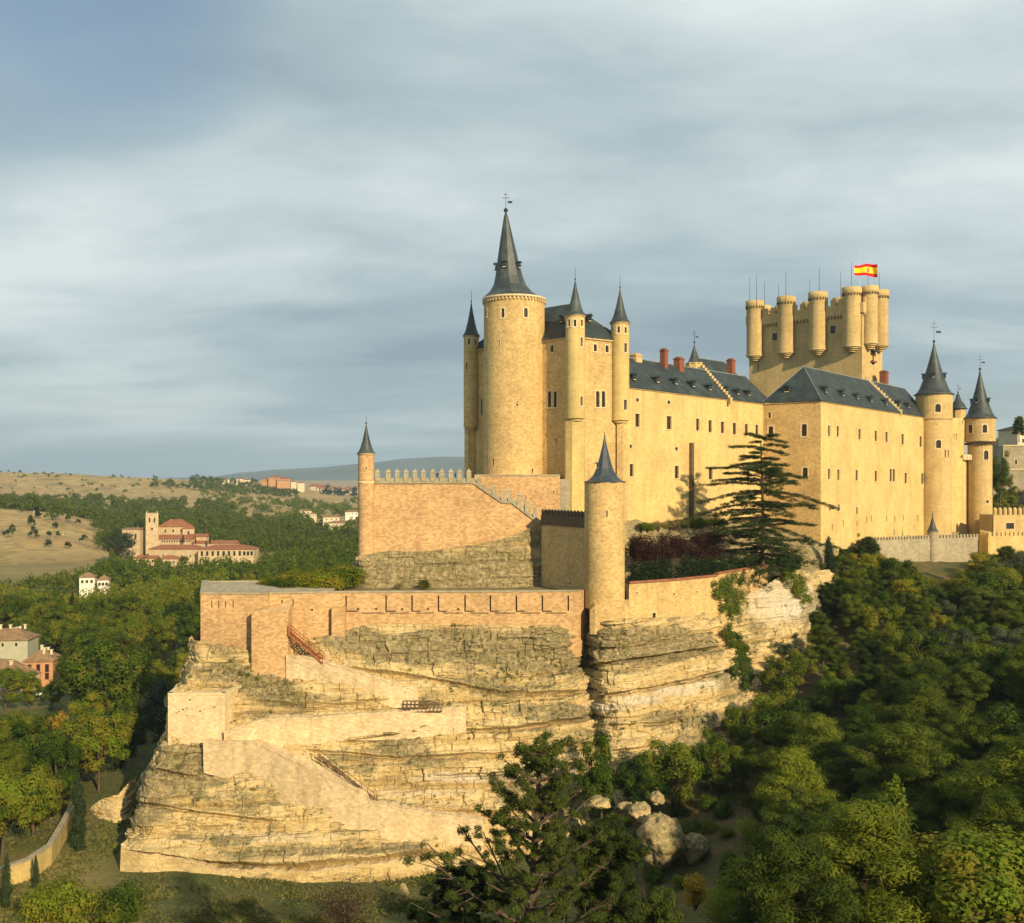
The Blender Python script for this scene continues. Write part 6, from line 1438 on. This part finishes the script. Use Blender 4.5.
# the cedar in front of the long wing
def cedar():
    r = np.random.RandomState(5); Y = 252.0; x0, y0 = PX(762, Y); z0 = Z(575, Y); H = Z(436, Y) - z0; mb = MB(); C = []; Rc = []
    t = thing('cedar_tree', 'great dark cedar with flat tiered branches in front of the castle', 'tree', (x0, y0, z0))
    trunk = [Vector((x0, y0, z0 - 1)), Vector((x0 + .3, y0, z0 + H * .4)), Vector((x0 - .3, y0, z0 + H * .97))]; limb(mb, trunk, .75, .12, 8)
    lev = np.linspace(.08, .985, 15)
    for i, f in enumerate(lev):
        nb = 7 if f < .8 else 5; Lm = (21.0 * (1 - f) ** .55 + 2.2) if f < .9 else 8.0 - (f - .9) * 20
        Lm *= 1 - .3 * math.exp(-((f - .86) / .05) ** 2) - .25 * max(0, .25 - f) * 4
        for k in range(nb):
            a = k * 2 * math.pi / nb + i * 1.1 + r.uniform(-.4, .4); ln = Lm * r.choice([.45, .7, .85, 1.0, 1.15]) * r.uniform(.9, 1.08); b = Vector((x0, y0, z0 + H * f - r.uniform(-.9, .9)))
            rise = r.uniform(-.24, .14) + (.03 if f > .6 else -.06); tip = b + Vector((math.cos(a) * ln, math.sin(a) * ln, ln * rise)); mid = b.lerp(tip, .5) + Vector((0, 0, ln * .05)); limb(mb, [b, mid, tip], .22 * (1.1 - f) + .05, .03, 5)
            m = int(ln * 2.0) + 3
            for j in range(m):
                q = .18 + .82 * (j + r.rand()) / m; c = b.lerp(mid, q * 2) if q < .5 else mid.lerp(tip, q * 2 - 1)
                side = (1 - abs(q - .55) * 1.1) * ln * .20; c = c + Vector((-math.sin(a), math.cos(a), 0)) * r.uniform(-side, side) + Vector((0, 0, r.uniform(-.35, .05)))
                C.append(c[:]); Rc.append(r.uniform(.55, 1.35))
    mb.build('trunk', M['bark'], t); V, Fq = leaves(np.array(C), np.array(Rc), 115000, .27, r, .34, .8, None, .25); np_mesh('crown', V, Fq, LEAF['cedar'], t)
cedar()
single(KC2, 829, 285, 14, 'dark young conifer beside the corner of the right wing', z=-30, widen=1.4)

# hedges, ivy
def hedge(name, label, path, h, th, leafm, n, ls, cat='hedge'):
    r = np.random.RandomState(hash(name) % 1000 if False else len(label)); C = []; Rc = []
    for k in range(110):
        q = r.rand() * (len(path) - 1); i = min(int(q), len(path) - 2); f = q - i; a, b = path[i], path[i + 1]
        C.append((a[0] + (b[0] - a[0]) * f + r.uniform(-1, 1) * th * .4, a[1] + (b[1] - a[1]) * f + r.uniform(-1, 1) * th * .4, a[2] + (b[2] - a[2]) * f + r.uniform(.15, .85) * h)); Rc.append(r.uniform(.2, .34) * h)
    V, Fq = leaves(np.array(C), np.array(Rc), n, ls, r, .9, .3); t = thing(name, label, cat, path[len(path) // 2]); np_mesh('foliage', V, Fq, leafm, t)
    mb = MB()
    for c in C[::8]: mb.tube((c[0], c[1], path[0][2] - .5), c, .08, .03, 5)
    mb.build('stem', M['bark'], t); return t
hedge('hedge', 'dark wine-red hedge on the garden terrace right of the witch-hat tower', [(*PX(632, 228), -19.5), (*PX(670, 235), -19.6), (*PX(718, 247), -19.8)], 6.6, 4, LEAF['purple'], 24000, .2)
hedge('hedge', 'dark green hedge along the garden edge below the wine-red one', [(*PX(631, 219), -24.2), (*PX(675, 226), -24.2), (*PX(716, 236), -24.2)], 6.0, 3, LEAF['hedge'], 22000, .2)
hedge('hedge', 'dark foliage hanging under the cedar at the garden end', [(*PX(722, 243), -24.2), (*PX(760, 255), -24.2), (*PX(800, 266), -25)], 5.0, 4, LEAF['cedar'], 14000, .22, 'shrub')
def ivy(label, blobs, n, Yf, leafm, seed):
    r = np.random.RandomState(seed); C = []; Rc = []
    for (px, py, rp) in blobs:
        for k in range(12):
            a = r.uniform(0, 6.28); q = math.sqrt(r.rand()) * rp * .85; x, y_ = px + q * math.cos(a), py + q * math.sin(a) ; Y = Yf(x, y_) - .3; C.append(P(x, y_, Y)[:]); Rc.append(rp * .0011 * Y * r.uniform(.4, .6))
    V, Fq = leaves(np.array(C), np.array(Rc), n, .22, r, .9, .3); t = thing('ivy', label, 'ivy', C[0]); np_mesh('foliage', V, Fq, leafm, t)
    mb = MB()
    for a, b in zip(C[::9], C[7::9]): mb.tube(a, b, .07, .04, 5)
    mb.build('stem', M['bark'], t)
rampY = lambda px, py: float(np.interp(px, [700, 717, 768, 800], [226.5, 229, 250, 262]))
ivy('bright green ivy spilling over the tile-coped rampart', [(738, 578, 8), (730, 588, 12), (722, 598, 11), (735, 600, 12), (728, 612, 10), (738, 615, 7), (719, 585, 7)], 9000, rampY, LEAF['ivy'], 1)
ivy('dull green ivy hanging on the cliff below the bright ivy', [(728, 632, 8), (736, 642, 9), (742, 652, 8), (746, 660, 5)], 4500, lambda a, b: cliffY(a, b) - 1.2, LEAF['broad'], 2)
ivy('patch of ivy on the cliff face right of the white rock band', [(742, 662, 9), (748, 674, 8), (735, 672, 7), (746, 684, 6)], 3500, lambda a, b: cliffY(a, b) - 1.5, LEAF['ivy'], 3)
ivy('dark ivy hanging from the garden end over the pale cliff corner', [(795, 582, 9), (802, 592, 8), (790, 574, 8), (806, 600, 6)], 4500, lambda a, b: cliffY(a, b) - 1.0, LEAF['broad'], 4)
ivy('brown ivy growing down the vertical cleft beside the witch-hat tower', [(580, 632, 6), (584, 642, 6), (588, 652, 5), (581, 625, 5), (592, 664, 4)], 3000, lambda a, b: cliffY(a, b) - 1.2, LEAF['scrub'], 5)

# scrub tufts on the ledges of the cliff
def cliff_scrub():
    r = np.random.RandomState(9); V0 = CV; du = np.gradient(V0, axis=0); dv = np.gradient(V0, axis=1); n = np.cross(dv, du); n /= np.linalg.norm(n, axis=-1, keepdims=True) + 1e-9
    ca = np.zeros(_pp.shape)
    for (x0, y0, rx, ry, w_) in CRUST: ca += w_ * np.exp(-(((_pp - x0) / rx) ** 2 + ((_qq - y0) / ry) ** 2) ** 2)
    pr = np.clip(n[..., 2] - .25, 0, 1) * .6 + np.clip(ca, 0, 1) * .9 + .01; pr *= np.clip(.5 + 2.2 * fbm(V0[..., 0] / 5, V0[..., 1] / 5, V0[..., 2] / 3, 3, 77), 0, 1); pr[:140] = 0; pr[1250:] = 0
    p = pr.ravel() / pr.sum(); idx = r.choice(p.size, 2200, p=p, replace=False); C = V0.reshape(-1, 3)[idx] + np.array([0, -.1, .05]); Rc = r.uniform(.12, .38, len(idx))
    V, Fq = leaves(C, Rc, 30000, .11, r, .7, .4); tag(np_mesh('cliff_scrub', V, Fq, LEAF['scrub']), kind='stuff')
    idx = r.choice(p.size, 260, p=p, replace=False); C = V0.reshape(-1, 3)[idx]; Rc = r.uniform(.25, .7, len(idx)); V, Fq = leaves(C, Rc, 13000, .13, r, .7, .4); tag(np_mesh('cliff_scrub', V, Fq, LEAF['broad']), kind='stuff')
cliff_scrub()
def grass():
    r = np.random.RandomState(19); n = 60000; Y = r.uniform(128, 215, n); px = r.uniform(-60, 480, n); X = (px - CX) / F_PX * Y; m = fbm(X / 9, Y / 9, 0, 3, 4) + .25 > r.uniform(0, .5, n); X, Y = X[m], Y[m]; z = tz(X, Y); n = len(X)
    a = r.uniform(0, 6.28, n); h = r.uniform(.15, .5, n); w_ = r.uniform(.10, .25, n); dx, dy = np.cos(a) * w_, np.sin(a) * w_
    V = np.stack([np.stack([X - dx, Y - dy, z - .05], 1), np.stack([X + dx, Y + dy, z - .05], 1), np.stack([X + dx * 1.3 + r.normal(size=n) * .1, Y + dy * 1.3, z + h], 1), np.stack([X - dx * 1.3, Y - dy * 1.3 + r.normal(size=n) * .1, z + h * .9], 1)], 1).reshape(-1, 3)
    tag(np_mesh('grass', V, np.arange(4 * n).reshape(n, 4), LEAF['grass']), kind='stuff')
grass()
# ------------------------------------------------------------ boulders
def boulder(px, py, rpx, Y, label, seed, sq=.85):
    r = rpx / F_PX * Y; c = P(px, py, Y); n, m = 72, 44; th = np.linspace(0, 2 * math.pi, n, endpoint=False); ph = np.linspace(-math.pi / 2, math.pi / 2, m); T, Ph = np.meshgrid(th, ph)
    d = np.stack([np.cos(Ph) * np.cos(T), np.cos(Ph) * np.sin(T), np.sin(Ph)], -1); s = 1 + .5 * fbm(d[..., 0] * 1.6 + seed, d[..., 1] * 1.6, d[..., 2] * 1.6, 4, seed) - .12 * np.abs(fbm(d[..., 0] * 5 + seed, d[..., 1] * 5, d[..., 2] * 5, 3, seed + 4))
    V = (np.array(c) + d * s[..., None] * r * np.array([1, .9, sq])).reshape(-1, 3); ii = np.arange((m - 1) * n).reshape(m - 1, n); jj = np.roll(ii, -1, 1)
    o = np_mesh('boulder', V, np.stack([ii.ravel(), jj.ravel(), (jj + n).ravel(), (ii + n).ravel()], 1), M['rock'], origin=tuple(c), smooth=True)
    a = o.data.attributes.new('crust', 'FLOAT', 'POINT'); a.data.foreach_set('value', np.full(len(V), .55 if seed in (3, 5) else .22, np.float32)); return tag(o, label, 'boulder')
boulder(640, 812, 11, 172, 'pale yellow boulder highest of the heap at the cliff foot', 1); boulder(662, 842, 23, 168, 'largest grey boulder of the heap at the cliff foot', 3, 1.1)
boulder(692, 848, 16, 170, 'grey-brown boulder right of the largest grey one', 5, .9); boulder(657, 798, 8, 174, 'small pale boulder above the yellow one', 7); boulder(598, 802, 12, 178, 'flat pale boulder left of the heap at the cliff foot', 8, .5)
boulder(625, 806, 7, 175, 'small flat stone between the flat boulder and the heap', 9, .6)
boulder(404, 893, 4.5, 165, 'narrow pale stone standing on the grass below the footing', 11, 2.0); boulder(415, 908, 8, 160, 'low pale rubble stone on the grass by the bottom edge', 12, .5)
LR = [[(84,800,226),(84,835,228),(86,852,232)], [(86,812,212),(83,832,211),(82,862,209)], [(100,800,208),(98,824,206.5),(95,852,204)], [(120,792,207),(118,815,205),(116,838,203)], [(133,780,212),(132,805,210),(131,826,208)], [(146,772,226),(146,800,226),(148,826,226)]]
tag(rock_sheet('low_cliff', LR, 160, 60, .4, [], 14, 1.5)[0], kind='structure')

# ------------------------------------------------------------ houses
def rect(c, rz, w, d): 
    ca, sa = math.cos(rz), math.sin(rz); return [(c[0] + x * ca - y * sa, c[1] + x * sa + y * ca) for x, y in ((-w / 2, -d / 2), (w / 2, -d / 2), (w / 2, d / 2), (-w / 2, d / 2))]
WM = dict(cream=mat_flat('cream_render', (.62, .52, .34), .9, .12, .3), ochre=mat_flat('terracotta_render', (.46, .25, .12), .9, .12, .5), olive=mat_flat('pale_green_render', (.38, .37, .25), .9, .1, .5),
          white=mat_flat('white_render', (.66, .62, .52), .9, .08, .5), stone=mat_flat('monastery_stone', (.47, .36, .21), .9, .2, .5), redsh=mat_flat('dark_red_shutter', (.16, .03, .02), .7), road=mat_flat('lane_asphalt', (.10, .10, .095), .9, .2, 1))
def house(parent, c, rz, w, d, z0, ze, rise, wall, rf, hip=True, rows=(), srows=(), shut=None, axis='x', ov=.5, chim=0, pane_simple=True):
    R4 = rect(c, rz, w, d); mb = MB(); mb.prism(R4, z0, ze); mb.build('wall', wall, parent)
    ex = rect(c, rz, w + 2 * ov, d + 2 * ov); ins = min(w, d) / 2 if hip else 0; rm = MB()
    ca, sa = math.cos(rz), math.sin(rz); q = lambda x, y, z: (c[0] + x * ca - y * sa, c[1] + x * sa + y * ca, z)
    if w >= d: r0, r1 = q(-w / 2 - ov + ins, 0, ze + rise), q(w / 2 + ov - ins, 0, ze + rise)
    else: r0, r1 = q(0, -d / 2 - ov + ins, ze + rise), q(0, d / 2 + ov - ins, ze + rise)
    E = [(*p, ze + .002) for p in ex]; E2 = [(*p, ze + .25) for p in ex]
    if w >= d: fs = [[E2[0], E2[1], r1, r0], [E2[1], E2[2], r1], [E2[2], E2[3], r0, r1], [E2[3], E2[0], r0]]
    else: fs = [[E2[0], E2[1], r0], [E2[1], E2[2], r1, r0], [E2[2], E2[3], r1], [E2[3], E2[0], r0, r1]]
    for f in fs: rm.poly(f)
    for i in range(4): rm.poly([E[i], E[(i + 1) % 4], E2[(i + 1) % 4], E2[i]])
    rm.poly(E[::-1]); ro = rm.build('roof', rf, parent)
    F0 = PlaneF(R4[0], R4[1]); F1_ = PlaneF(R4[1], R4[2])
    for F, rws in ((F0, rows), (F1_, srows)):
        for (z, n, ww_, hh, m0, m1) in rws:
            for k in range(n):
                a = F.len * (m0 + (m1 - m0) * (k + .5) / n); mb = MB()
                P8 = [F(x, zz_, q_) for q_ in (-.10, .02) for (x, zz_) in ((a - ww_ / 2 - .12, z - hh / 2 - .12), (a + ww_ / 2 + .12, z - hh / 2 - .12), (a + ww_ / 2 + .12, z + hh / 2 + .12), (a - ww_ / 2 - .12, z + hh / 2 + .12))]
                mb.mesh(P8, [(0, 1, 2, 3), (7, 6, 5, 4), (0, 4, 5, 1), (1, 5, 6, 2), (2, 6, 7, 3), (3, 7, 4, 0)]); o = mb.build('window', WM['cream'] if shut is None else shut, parent)
                g = MB(); P8 = [F(x, zz_, q_) for q_ in (-.14, -.09) for (x, zz_) in ((a - ww_ / 2, z - hh / 2), (a + ww_ / 2, z - hh / 2), (a + ww_ / 2, z + hh / 2), (a - ww_ / 2, z + hh / 2))]
                g.mesh(P8, [(0, 1, 2, 3), (0, 4, 5, 1), (1, 5, 6, 2), (2, 6, 7, 3), (3, 7, 4, 0)]); g.build('pane', M['glass'], o)
    rr2 = random.Random(int(abs(c[0]) * 10))
    for k in range(chim):
        f = rr2.uniform(.1, .9); y_ = rr2.uniform(-.25, .25); p = q((f - .5) * w, y_ * d, ze + rise * (1 - abs(y_) * 2) - .3); mb = MB(); mb.box(p, (.7, .7, 1.5), rz); mb.box((p[0], p[1], p[2] + 1.502), (1.0, 1.0, .2), rz); mb.build('chimney', WM['cream'], ro)
    return F0, F1_
def px2(px, Y): return PX(px, Y)
# monastery across the valley
YM = 722.0
mo = thing('monastery', 'large pale monastery with long red tiled roofs across the valley', 'monastery', (*PX(200, YM), -62))
def mz(py): return Z(py, YM)
house(mo, PX(229, YM + 2), .06, 39, 20, -66, mz(549), 3.2, WM['stone'], M['tile'], True, [(mz(552.6), 8, 1.6, 3.4, .02, .80), (mz(560.5), 6, 1.3, 1.8, .3, .98), (mz(552.6), 3, 1.8, 3.0, .80, 1.0)], [(mz(554), 2, 1.8, 3, .1, .9)])
house(mo, PX(178, YM + 8), -.05, 38, 14, -66, mz(549.5), 3.0, WM['stone'], M['tile'], True, [(mz(556), 4, .9, 1.4, .2, .9)])
house(mo, PX(176, YM + 38), .05, 22, 14, -62, mz(529), 5.5, WM['stone'], M['tile'], True, [(mz(533), 3, 1.2, 2, .1, .9)])
house(mo, PX(188.5, YM + 34), .3, 8.5, 10, -62, mz(531), 3.0, WM['stone'], M['tile'], True, [(mz(535), 1, 1.4, 2.6, 0, 1)])
house(mo, PX(176, YM + 24), 0, 26, 12, -62, mz(541), 3.2, WM['stone'], M['tile'], False, [(mz(542.8), 12, 1.0, 1.4, .15, 1)])
house(mo, PX(199, YM + 30), 0, 14, 9, -62, mz(539), 2.2, WM['stone'], M['tile'], False)
house(mo, PX(215, YM + 26), 0, 34, 9, -62, mz(545.5), 2.2, WM['stone'], M['tile'], False)
house(mo, PX(152, YM + 20), .35, 8.8, 8.8, -62, mz(514.5), .6, WM['stone'], WM['stone'], True, [(mz(521), 2, 1.2, 3.6, .1, .9), (mz(530), 1, 1.2, 2.0, 0, 1)], [(mz(521), 2, 1.2, 3.6, .1, .9)], ov=.3)
for dx in (-1, 1):
    mb = MB(); mb.lathe(PX(152 + dx * 5.2, YM + 17), [(.6, mz(514.5)), (.35, mz(512.6)), (.02, mz(511))], 8); mb.build('pinnacle', WM['stone'], mo)
house(mo, PX(135, YM + 26), -.1, 14, 12, -62, mz(531), 1.2, WM['stone'], M['browntile'], False, [(mz(538), 1, 1.5, 4, .5, 1)])
house(mo, PX(148, YM - 6), 0, 14, 8, -66, mz(557.5), 2, WM['stone'], M['tile'], False, [(mz(560), 4, 1.2, 1.8, .05, .95)])
house(mo, PX(170, YM - 10), .1, 13, 9, -66, mz(557.5), 2.4, WM['stone'], M['tile'], True, [(mz(560.5), 3, 1.0, 1.6, .05, .95)])
house(mo, PX(228, YM - 12), .05, 10, 6, -66, mz(564.5), 1.5, WM['stone'], M['tile'], False)
wood_m = [KC2.place((*PX(px, YM + dy), mz(py)), H, px, lab, None) for px, py, H, dy, lab in ((183, 545, 7.5, 12, 'small cypress in the cloister, left of three'), (195.5, 545, 6, 12, 'small cypress in the cloister, middle of three'), (210, 545, 8, 12, 'small cypress in the cloister, right of three'))]
KSC.place((*PX(240, YM - 24), mz(574)), 9, 0, 'reddish-brown bush before the right end of the monastery', None, 'bush')

h1 = thing('house', 'terracotta rendered house with dark red shutters in the lower left valley', 'house', (*PX(44, 332), -70))
house(h1, PX(43, 336), .12, 9.2, 9, -71, Z(661.5, 332), 3.6, WM['ochre'], M['browntile'], True, [(Z(668, 332), 3, 1.0, 2.4, .05, .95), (Z(676, 332), 3, 1.0, 2.0, .05, .95)], shut=WM['redsh'], chim=5)
h2 = thing('house', 'pale green gabled house with many chimneys at the left edge', 'house', (*PX(10, 350), -70))
house(h2, PX(11, 356), .12, 15, 11, -71, Z(641, 350), 3.6, WM['olive'], M['browntile'], True, [(Z(645, 350), 2, .8, 1.2, .3, .9)], chim=6)
h3 = thing('house', 'long low house with brown tiled roof in front of the pale green one', 'house', (*PX(6, 318), -70))
house(h3, PX(4, 322), -.3, 18, 11, -71, Z(676, 320), 5.2, WM['cream'], M['browntile'], True, [(Z(680, 320), 3, 1.0, 1.2, .4, .98)], chim=1)
lane = MB(); xa, xb = PX(27, 316), PX(60, 322); za_ = gz(*xa) + .6; lane.prism([xa, xb, PX(60, 328), PX(27, 326)], -73, za_); tag(lane.build('lane', WM['road']), kind='structure')
def car(px, Y, z, rz, label):
    c = PX(px, Y); t = thing('parked_car', label, 'car', (*c, z)); ca, sa = math.cos(rz), math.sin(rz); q = lambda x, y, h: (c[0] + x * ca - y * sa, c[1] + x * sa + y * ca, z + h)
    def loft(name, secs, mat, par):
        mb = MB(); V = []
        for (x, w_, z0, z1) in secs: V += [q(x, -w_, z0), q(x, w_, z0), q(x, w_ * .94, z1), q(x, -w_ * .94, z1)]
        Fc = [(0, 1, 2, 3), tuple(4 * (len(secs) - 1) + k for k in (3, 2, 1, 0))]
        for i in range(len(secs) - 1):
            for k in range(4): Fc.append((4 * i + k, 4 * i + 4 + k, 4 * i + 4 + (k + 1) % 4, 4 * i + (k + 1) % 4))
        mb.mesh(V, Fc); return mb.build(name, mat, par)
    wp_ = mat_flat('white_car_paint', (.78, .78, .76), .3, .02, 1, 0, .5)
    loft('body', [(-2.1, .7, .45, .75), (-1.95, .84, .3, .95), (-.9, .86, .28, .98), (.9, .86, .28, .98), (1.95, .84, .3, .88), (2.1, .7, .4, .7)], wp_, t)
    loft('cabin', [(-1.6, .76, .97, .99), (-1.1, .70, .97, 1.44), (.45, .70, .97, 1.46), (1.15, .76, .97, .99)], M['glass'], t)
    for x in (-1.3, 1.3):
        for y in (-.86, .86): mb = MB(); mb.tube(q(x, y - .1, .33), q(x, y + .1, .33), .33, .33, 16); mb.build('wheel', M['iron'], t)
car(35, 317, za_ + .01, .1, 'small white car parked beside the terracotta house')

# white houses in the trees, houses on the hills
for (px, Y, w_, d_, top, lab, mt, rf) in ((88, 560, 8, 7, 577, 'whitewashed house with brown roof among trees below the monastery, left one of a pair', 'white', 'browntile'), (104, 556, 6, 7, 579.5, 'whitewashed house among trees below the monastery, right one of a pair', 'white', 'browntile'),
        (340, 1080, 26, 14, 523, 'pale farmhouse block on the far hillside beside the sentry turret', 'cream', 'browntile'), (352, 1060, 16, 12, 525, 'taller cream house nearest the sentry turret on the far hillside', 'cream', 'browntile'), (331, 1120, 18, 12, 517, 'brown-roofed barn left of the pale farmhouse block', 'cream', 'browntile'),
        (304, 1400, 20, 12, 511, 'small pale ruin on the dry terraced hill', 'cream', 'browntile'), (313, 1380, 9, 9, 514, 'tiny pale hut right of the ruin on the dry hill', 'cream', 'browntile'), (352, 1300, 18, 10, 512, 'pale shed above the cream house on the far hillside', 'white', 'browntile')):
    x, y = PX(px, Y); z = gz(x, y); t = thing('house', lab, 'house', (x, y, z)); ze = Z(top, Y)
    house(t, (x, y), .25, w_, d_, min(z, ze - 4) - 8, ze, 2.6, WM[mt], M[rf], True, [(ze - 2.2, 3, 1.2, 1.6, .05, .95)])
ht = thing('hill_restaurant', 'red-brown terraced building with red roofs on the far hill crest', 'building', (*PX(275, 2420), 0))
for (px, py, w_, r_) in ((268, 479.5, 26, 4), (276, 477.5, 32, 5), (284, 479, 30, 4)):
    house(ht, PX(px, 2420 - (px - 276)), .1, w_, 26, -25, Z(py, 2420), r_, WM['ochre'], M['tile'], True, [(Z(py + 1.4, 2420), 5, 2.5, 2.5, .05, .95)])
for (px, py) in ((240, 479), (247, 480), (226, 479.5), (293, 482), (301, 483)):
    x, y = PX(px, 2480); t = thing('house', 'tiny pale house on the far hill crest', 'house', (x, y, gz(x, y)), 'tiny houses on the far hill crest'); house(t, (x, y), .2, 17, 11, gz(x, y) - 8, Z(py, 2480), 3, WM['cream'], M['tile'], True)
rr3 = random.Random(44); protoH = None
for k in range(70):
    px = rr3.uniform(312, 362); Y = rr3.uniform(2900, 4300); x, y = PX(px, Y); z = float(tz(x, y))
    if protoH is None:
        protoH = thing('house', 'tiny pale town house in the distant town left of the castle', 'house', (0, 0, 0), 'houses of the distant town'); house(protoH, (0, 0), 0, 15, 11, -10, 7, 3, WM['cream'], M['tile'], True); o = protoH
        KIDS[o.name] = [(c, list(c.children)) for c in o.children]
    else: o = dup(protoH, (0, 0, 0), 1, 0, None, 'houses of the distant town')
    o.location = (x, y, z); o.rotation_euler = (0, 0, rr3.uniform(-.5, .9)); s_ = rr3.uniform(.8, 1.8); o.scale = (s_, s_, s_ * rr3.uniform(.8, 1.5))
# right edge
hr1 = thing('house', 'cream house with dark slate roof on the skyline at the right edge', 'house', (*PX(1015, 470), 15))
house(hr1, PX(1024, 474), .3, 19, 12, 0, Z(430, 470), 2.6, WM['cream'], M['slate'], True, [(Z(434, 470), 4, 1.1, 1.8, .05, .95), (Z(441, 470), 4, 1.1, 1.8, .05, .95)], [], chim=1)
rw = thing('retaining_wall', 'weathered grey stone retaining wall stepping down below the cream house', 'retaining wall', (*PX(1010, 455), -8))
for (p, s) in (((1003, 455), (1060, 452)), ((993, 440), (1050, 436))):
    a, b = PX(*p), PX(*s); zt_ = Z(446 if p[0] > 1000 else 470, p[1]); Wall(PlaneF(a, b), 0, math.dist(a, b), zt_ - 22, zt_).win(1016, 462, 2, 5, 'rect').build(rw, M['grey']); mb = MB(); line_box(mb, a, b, zt_ - 22, zt_ - .01, -.6, 8); mb.build('wall_back', M['grey'], rw); mb = MB(); line_box(mb, a, b, zt_ + .003, zt_ + .5, .3, .8); mb.build('coping', M['trim'], rw)
hr2 = thing('house', 'dark stone house half hidden behind the rightmost spired tower', 'house', (*PX(1000, 480), 8)); house(hr2, PX(1003, 500), .2, 10, 9, -5, Z(440, 490), 2.0, M['grey'], M['browntile'], True, [(Z(447, 490), 2, 1, 1.5, .1, .9)])

# poles on the dry hill
for i, (px, y0, y1, Y) in enumerate(((34, 522, 510, 1010), (63, 544, 532, 860), (41, 522, 512, 1000))):
    t = thing('utility_pole', ['pale wooden pole on the crest of the dry hill', 'pale pole lower down the dry hill slope', 'second pale pole close beside the crest one'][i], 'pole', P(px, y0, Y)); mb = MB(); mb.tube(P(px, y0 + 6, Y), P(px, y1, Y), .45, .3, 6); mb.build('pole', WM['cream'], t); mb = MB(); q = P(px, y1 + 1.4, Y); mb.box(q, (3.4, .3, .35)); mb.build('crossarm', M['bark'], t)

# people on the terrace
def person(px, Y, z, rz, label, top, leg, H=1.72, arm=.25):
    o_ = bpy.data.meshes.new('person'); J = [(0, 0, .94), (0, 0, 1.15), (0, 0, 1.38), (0, 0, 1.50), (0, .01, 1.62), (0, .01, 1.72), (.17, 0, 1.40), (.22, .02, 1.13), (.20, .12, .90), (-.17, 0, 1.40), (-.22, .0, 1.13), (-.21, .08 + arm, 1.0),
        (.09, 0, .90), (.10, .03, .50), (.10, -.02, .08), (.10, .14, .04), (-.09, 0, .90), (-.10, .05, .50), (-.11, .02, .08), (-.11, .18, .04)]
    E = [(0, 1), (1, 2), (2, 3), (3, 4), (4, 5), (2, 6), (6, 7), (7, 8), (2, 9), (9, 10), (10, 11), (0, 12), (12, 13), (13, 14), (14, 15), (0, 16), (16, 17), (17, 18), (18, 19)]
    Rr = [.15, .14, .15, .055, .095, .07, .07, .05, .04, .07, .05, .04, .09, .06, .045, .04, .09, .06, .045, .04]
    s = H / 1.78; o_.from_pydata([(x * s, y * s, z_ * s) for x, y, z_ in J], E, []); x, y = PX(px, Y)
    ob = bpy.data.objects.new('person', o_); COL.objects.link(ob); md = ob.modifiers.new('skin', 'SKIN'); ob.modifiers.new('sub', 'SUBSURF').levels = 1
    for v, r_ in zip(o_.skin_vertices[0].data, Rr): v.radius = (r_ * s, r_ * s * .8)
    o_.skin_vertices[0].data[0].use_root = True
    dg = bpy.context.evaluated_depsgraph_get(); me = bpy.data.meshes.new_from_object(ob.evaluated_get(dg)); bpy.data.objects.remove(ob)
    skin = mat_flat('skin', (.50, .30, .20), .6); tm = mat_flat('shirt_cloth', top, .9); lm = mat_flat('trouser_cloth', leg, .9); hm = mat_flat('hair', (.04, .025, .015), .8)
    me.materials.clear()
    b = bpy.data.objects.new('person', me); COL.objects.link(b); b.location = (x, y, z); b.rotation_euler = (0, 0, rz)
    for m_ in (skin, tm, lm, hm): me.materials.append(m_)
    for p_ in me.polygons:
        c = p_.center; p_.material_index = 3 if c.z > 1.60 * s and c.y < .03 else (0 if c.z > 1.45 * s or (c.z < 1.0 * s and abs(c.x) > .16) else (1 if c.z > .92 * s else 2)); p_.use_smooth = True
    return tag(b, label, 'person')
zp = Z(476, 238) + .35
person(532.5, 238.9, zp, 2.6, 'person in dark red top standing on the wall above the stepping parapet', (.25, .03, .03), (.03, .03, .04))
for i, (px, rz, c, lab) in enumerate(((455.5, 2.0, (.03, .03, .05), 'person in dark clothes behind the terrace merlons, nearest the great tower'), (441.5, 3.4, (.18, .03, .03), 'person in red behind the terrace merlons, left of the one in dark clothes'), (437.3, .5, (.05, .05, .08), 'person in navy beside the one in red behind the merlons'))):
    person(px, 231.2, -0.25, rz, lab, c, (.04, .04, .05))
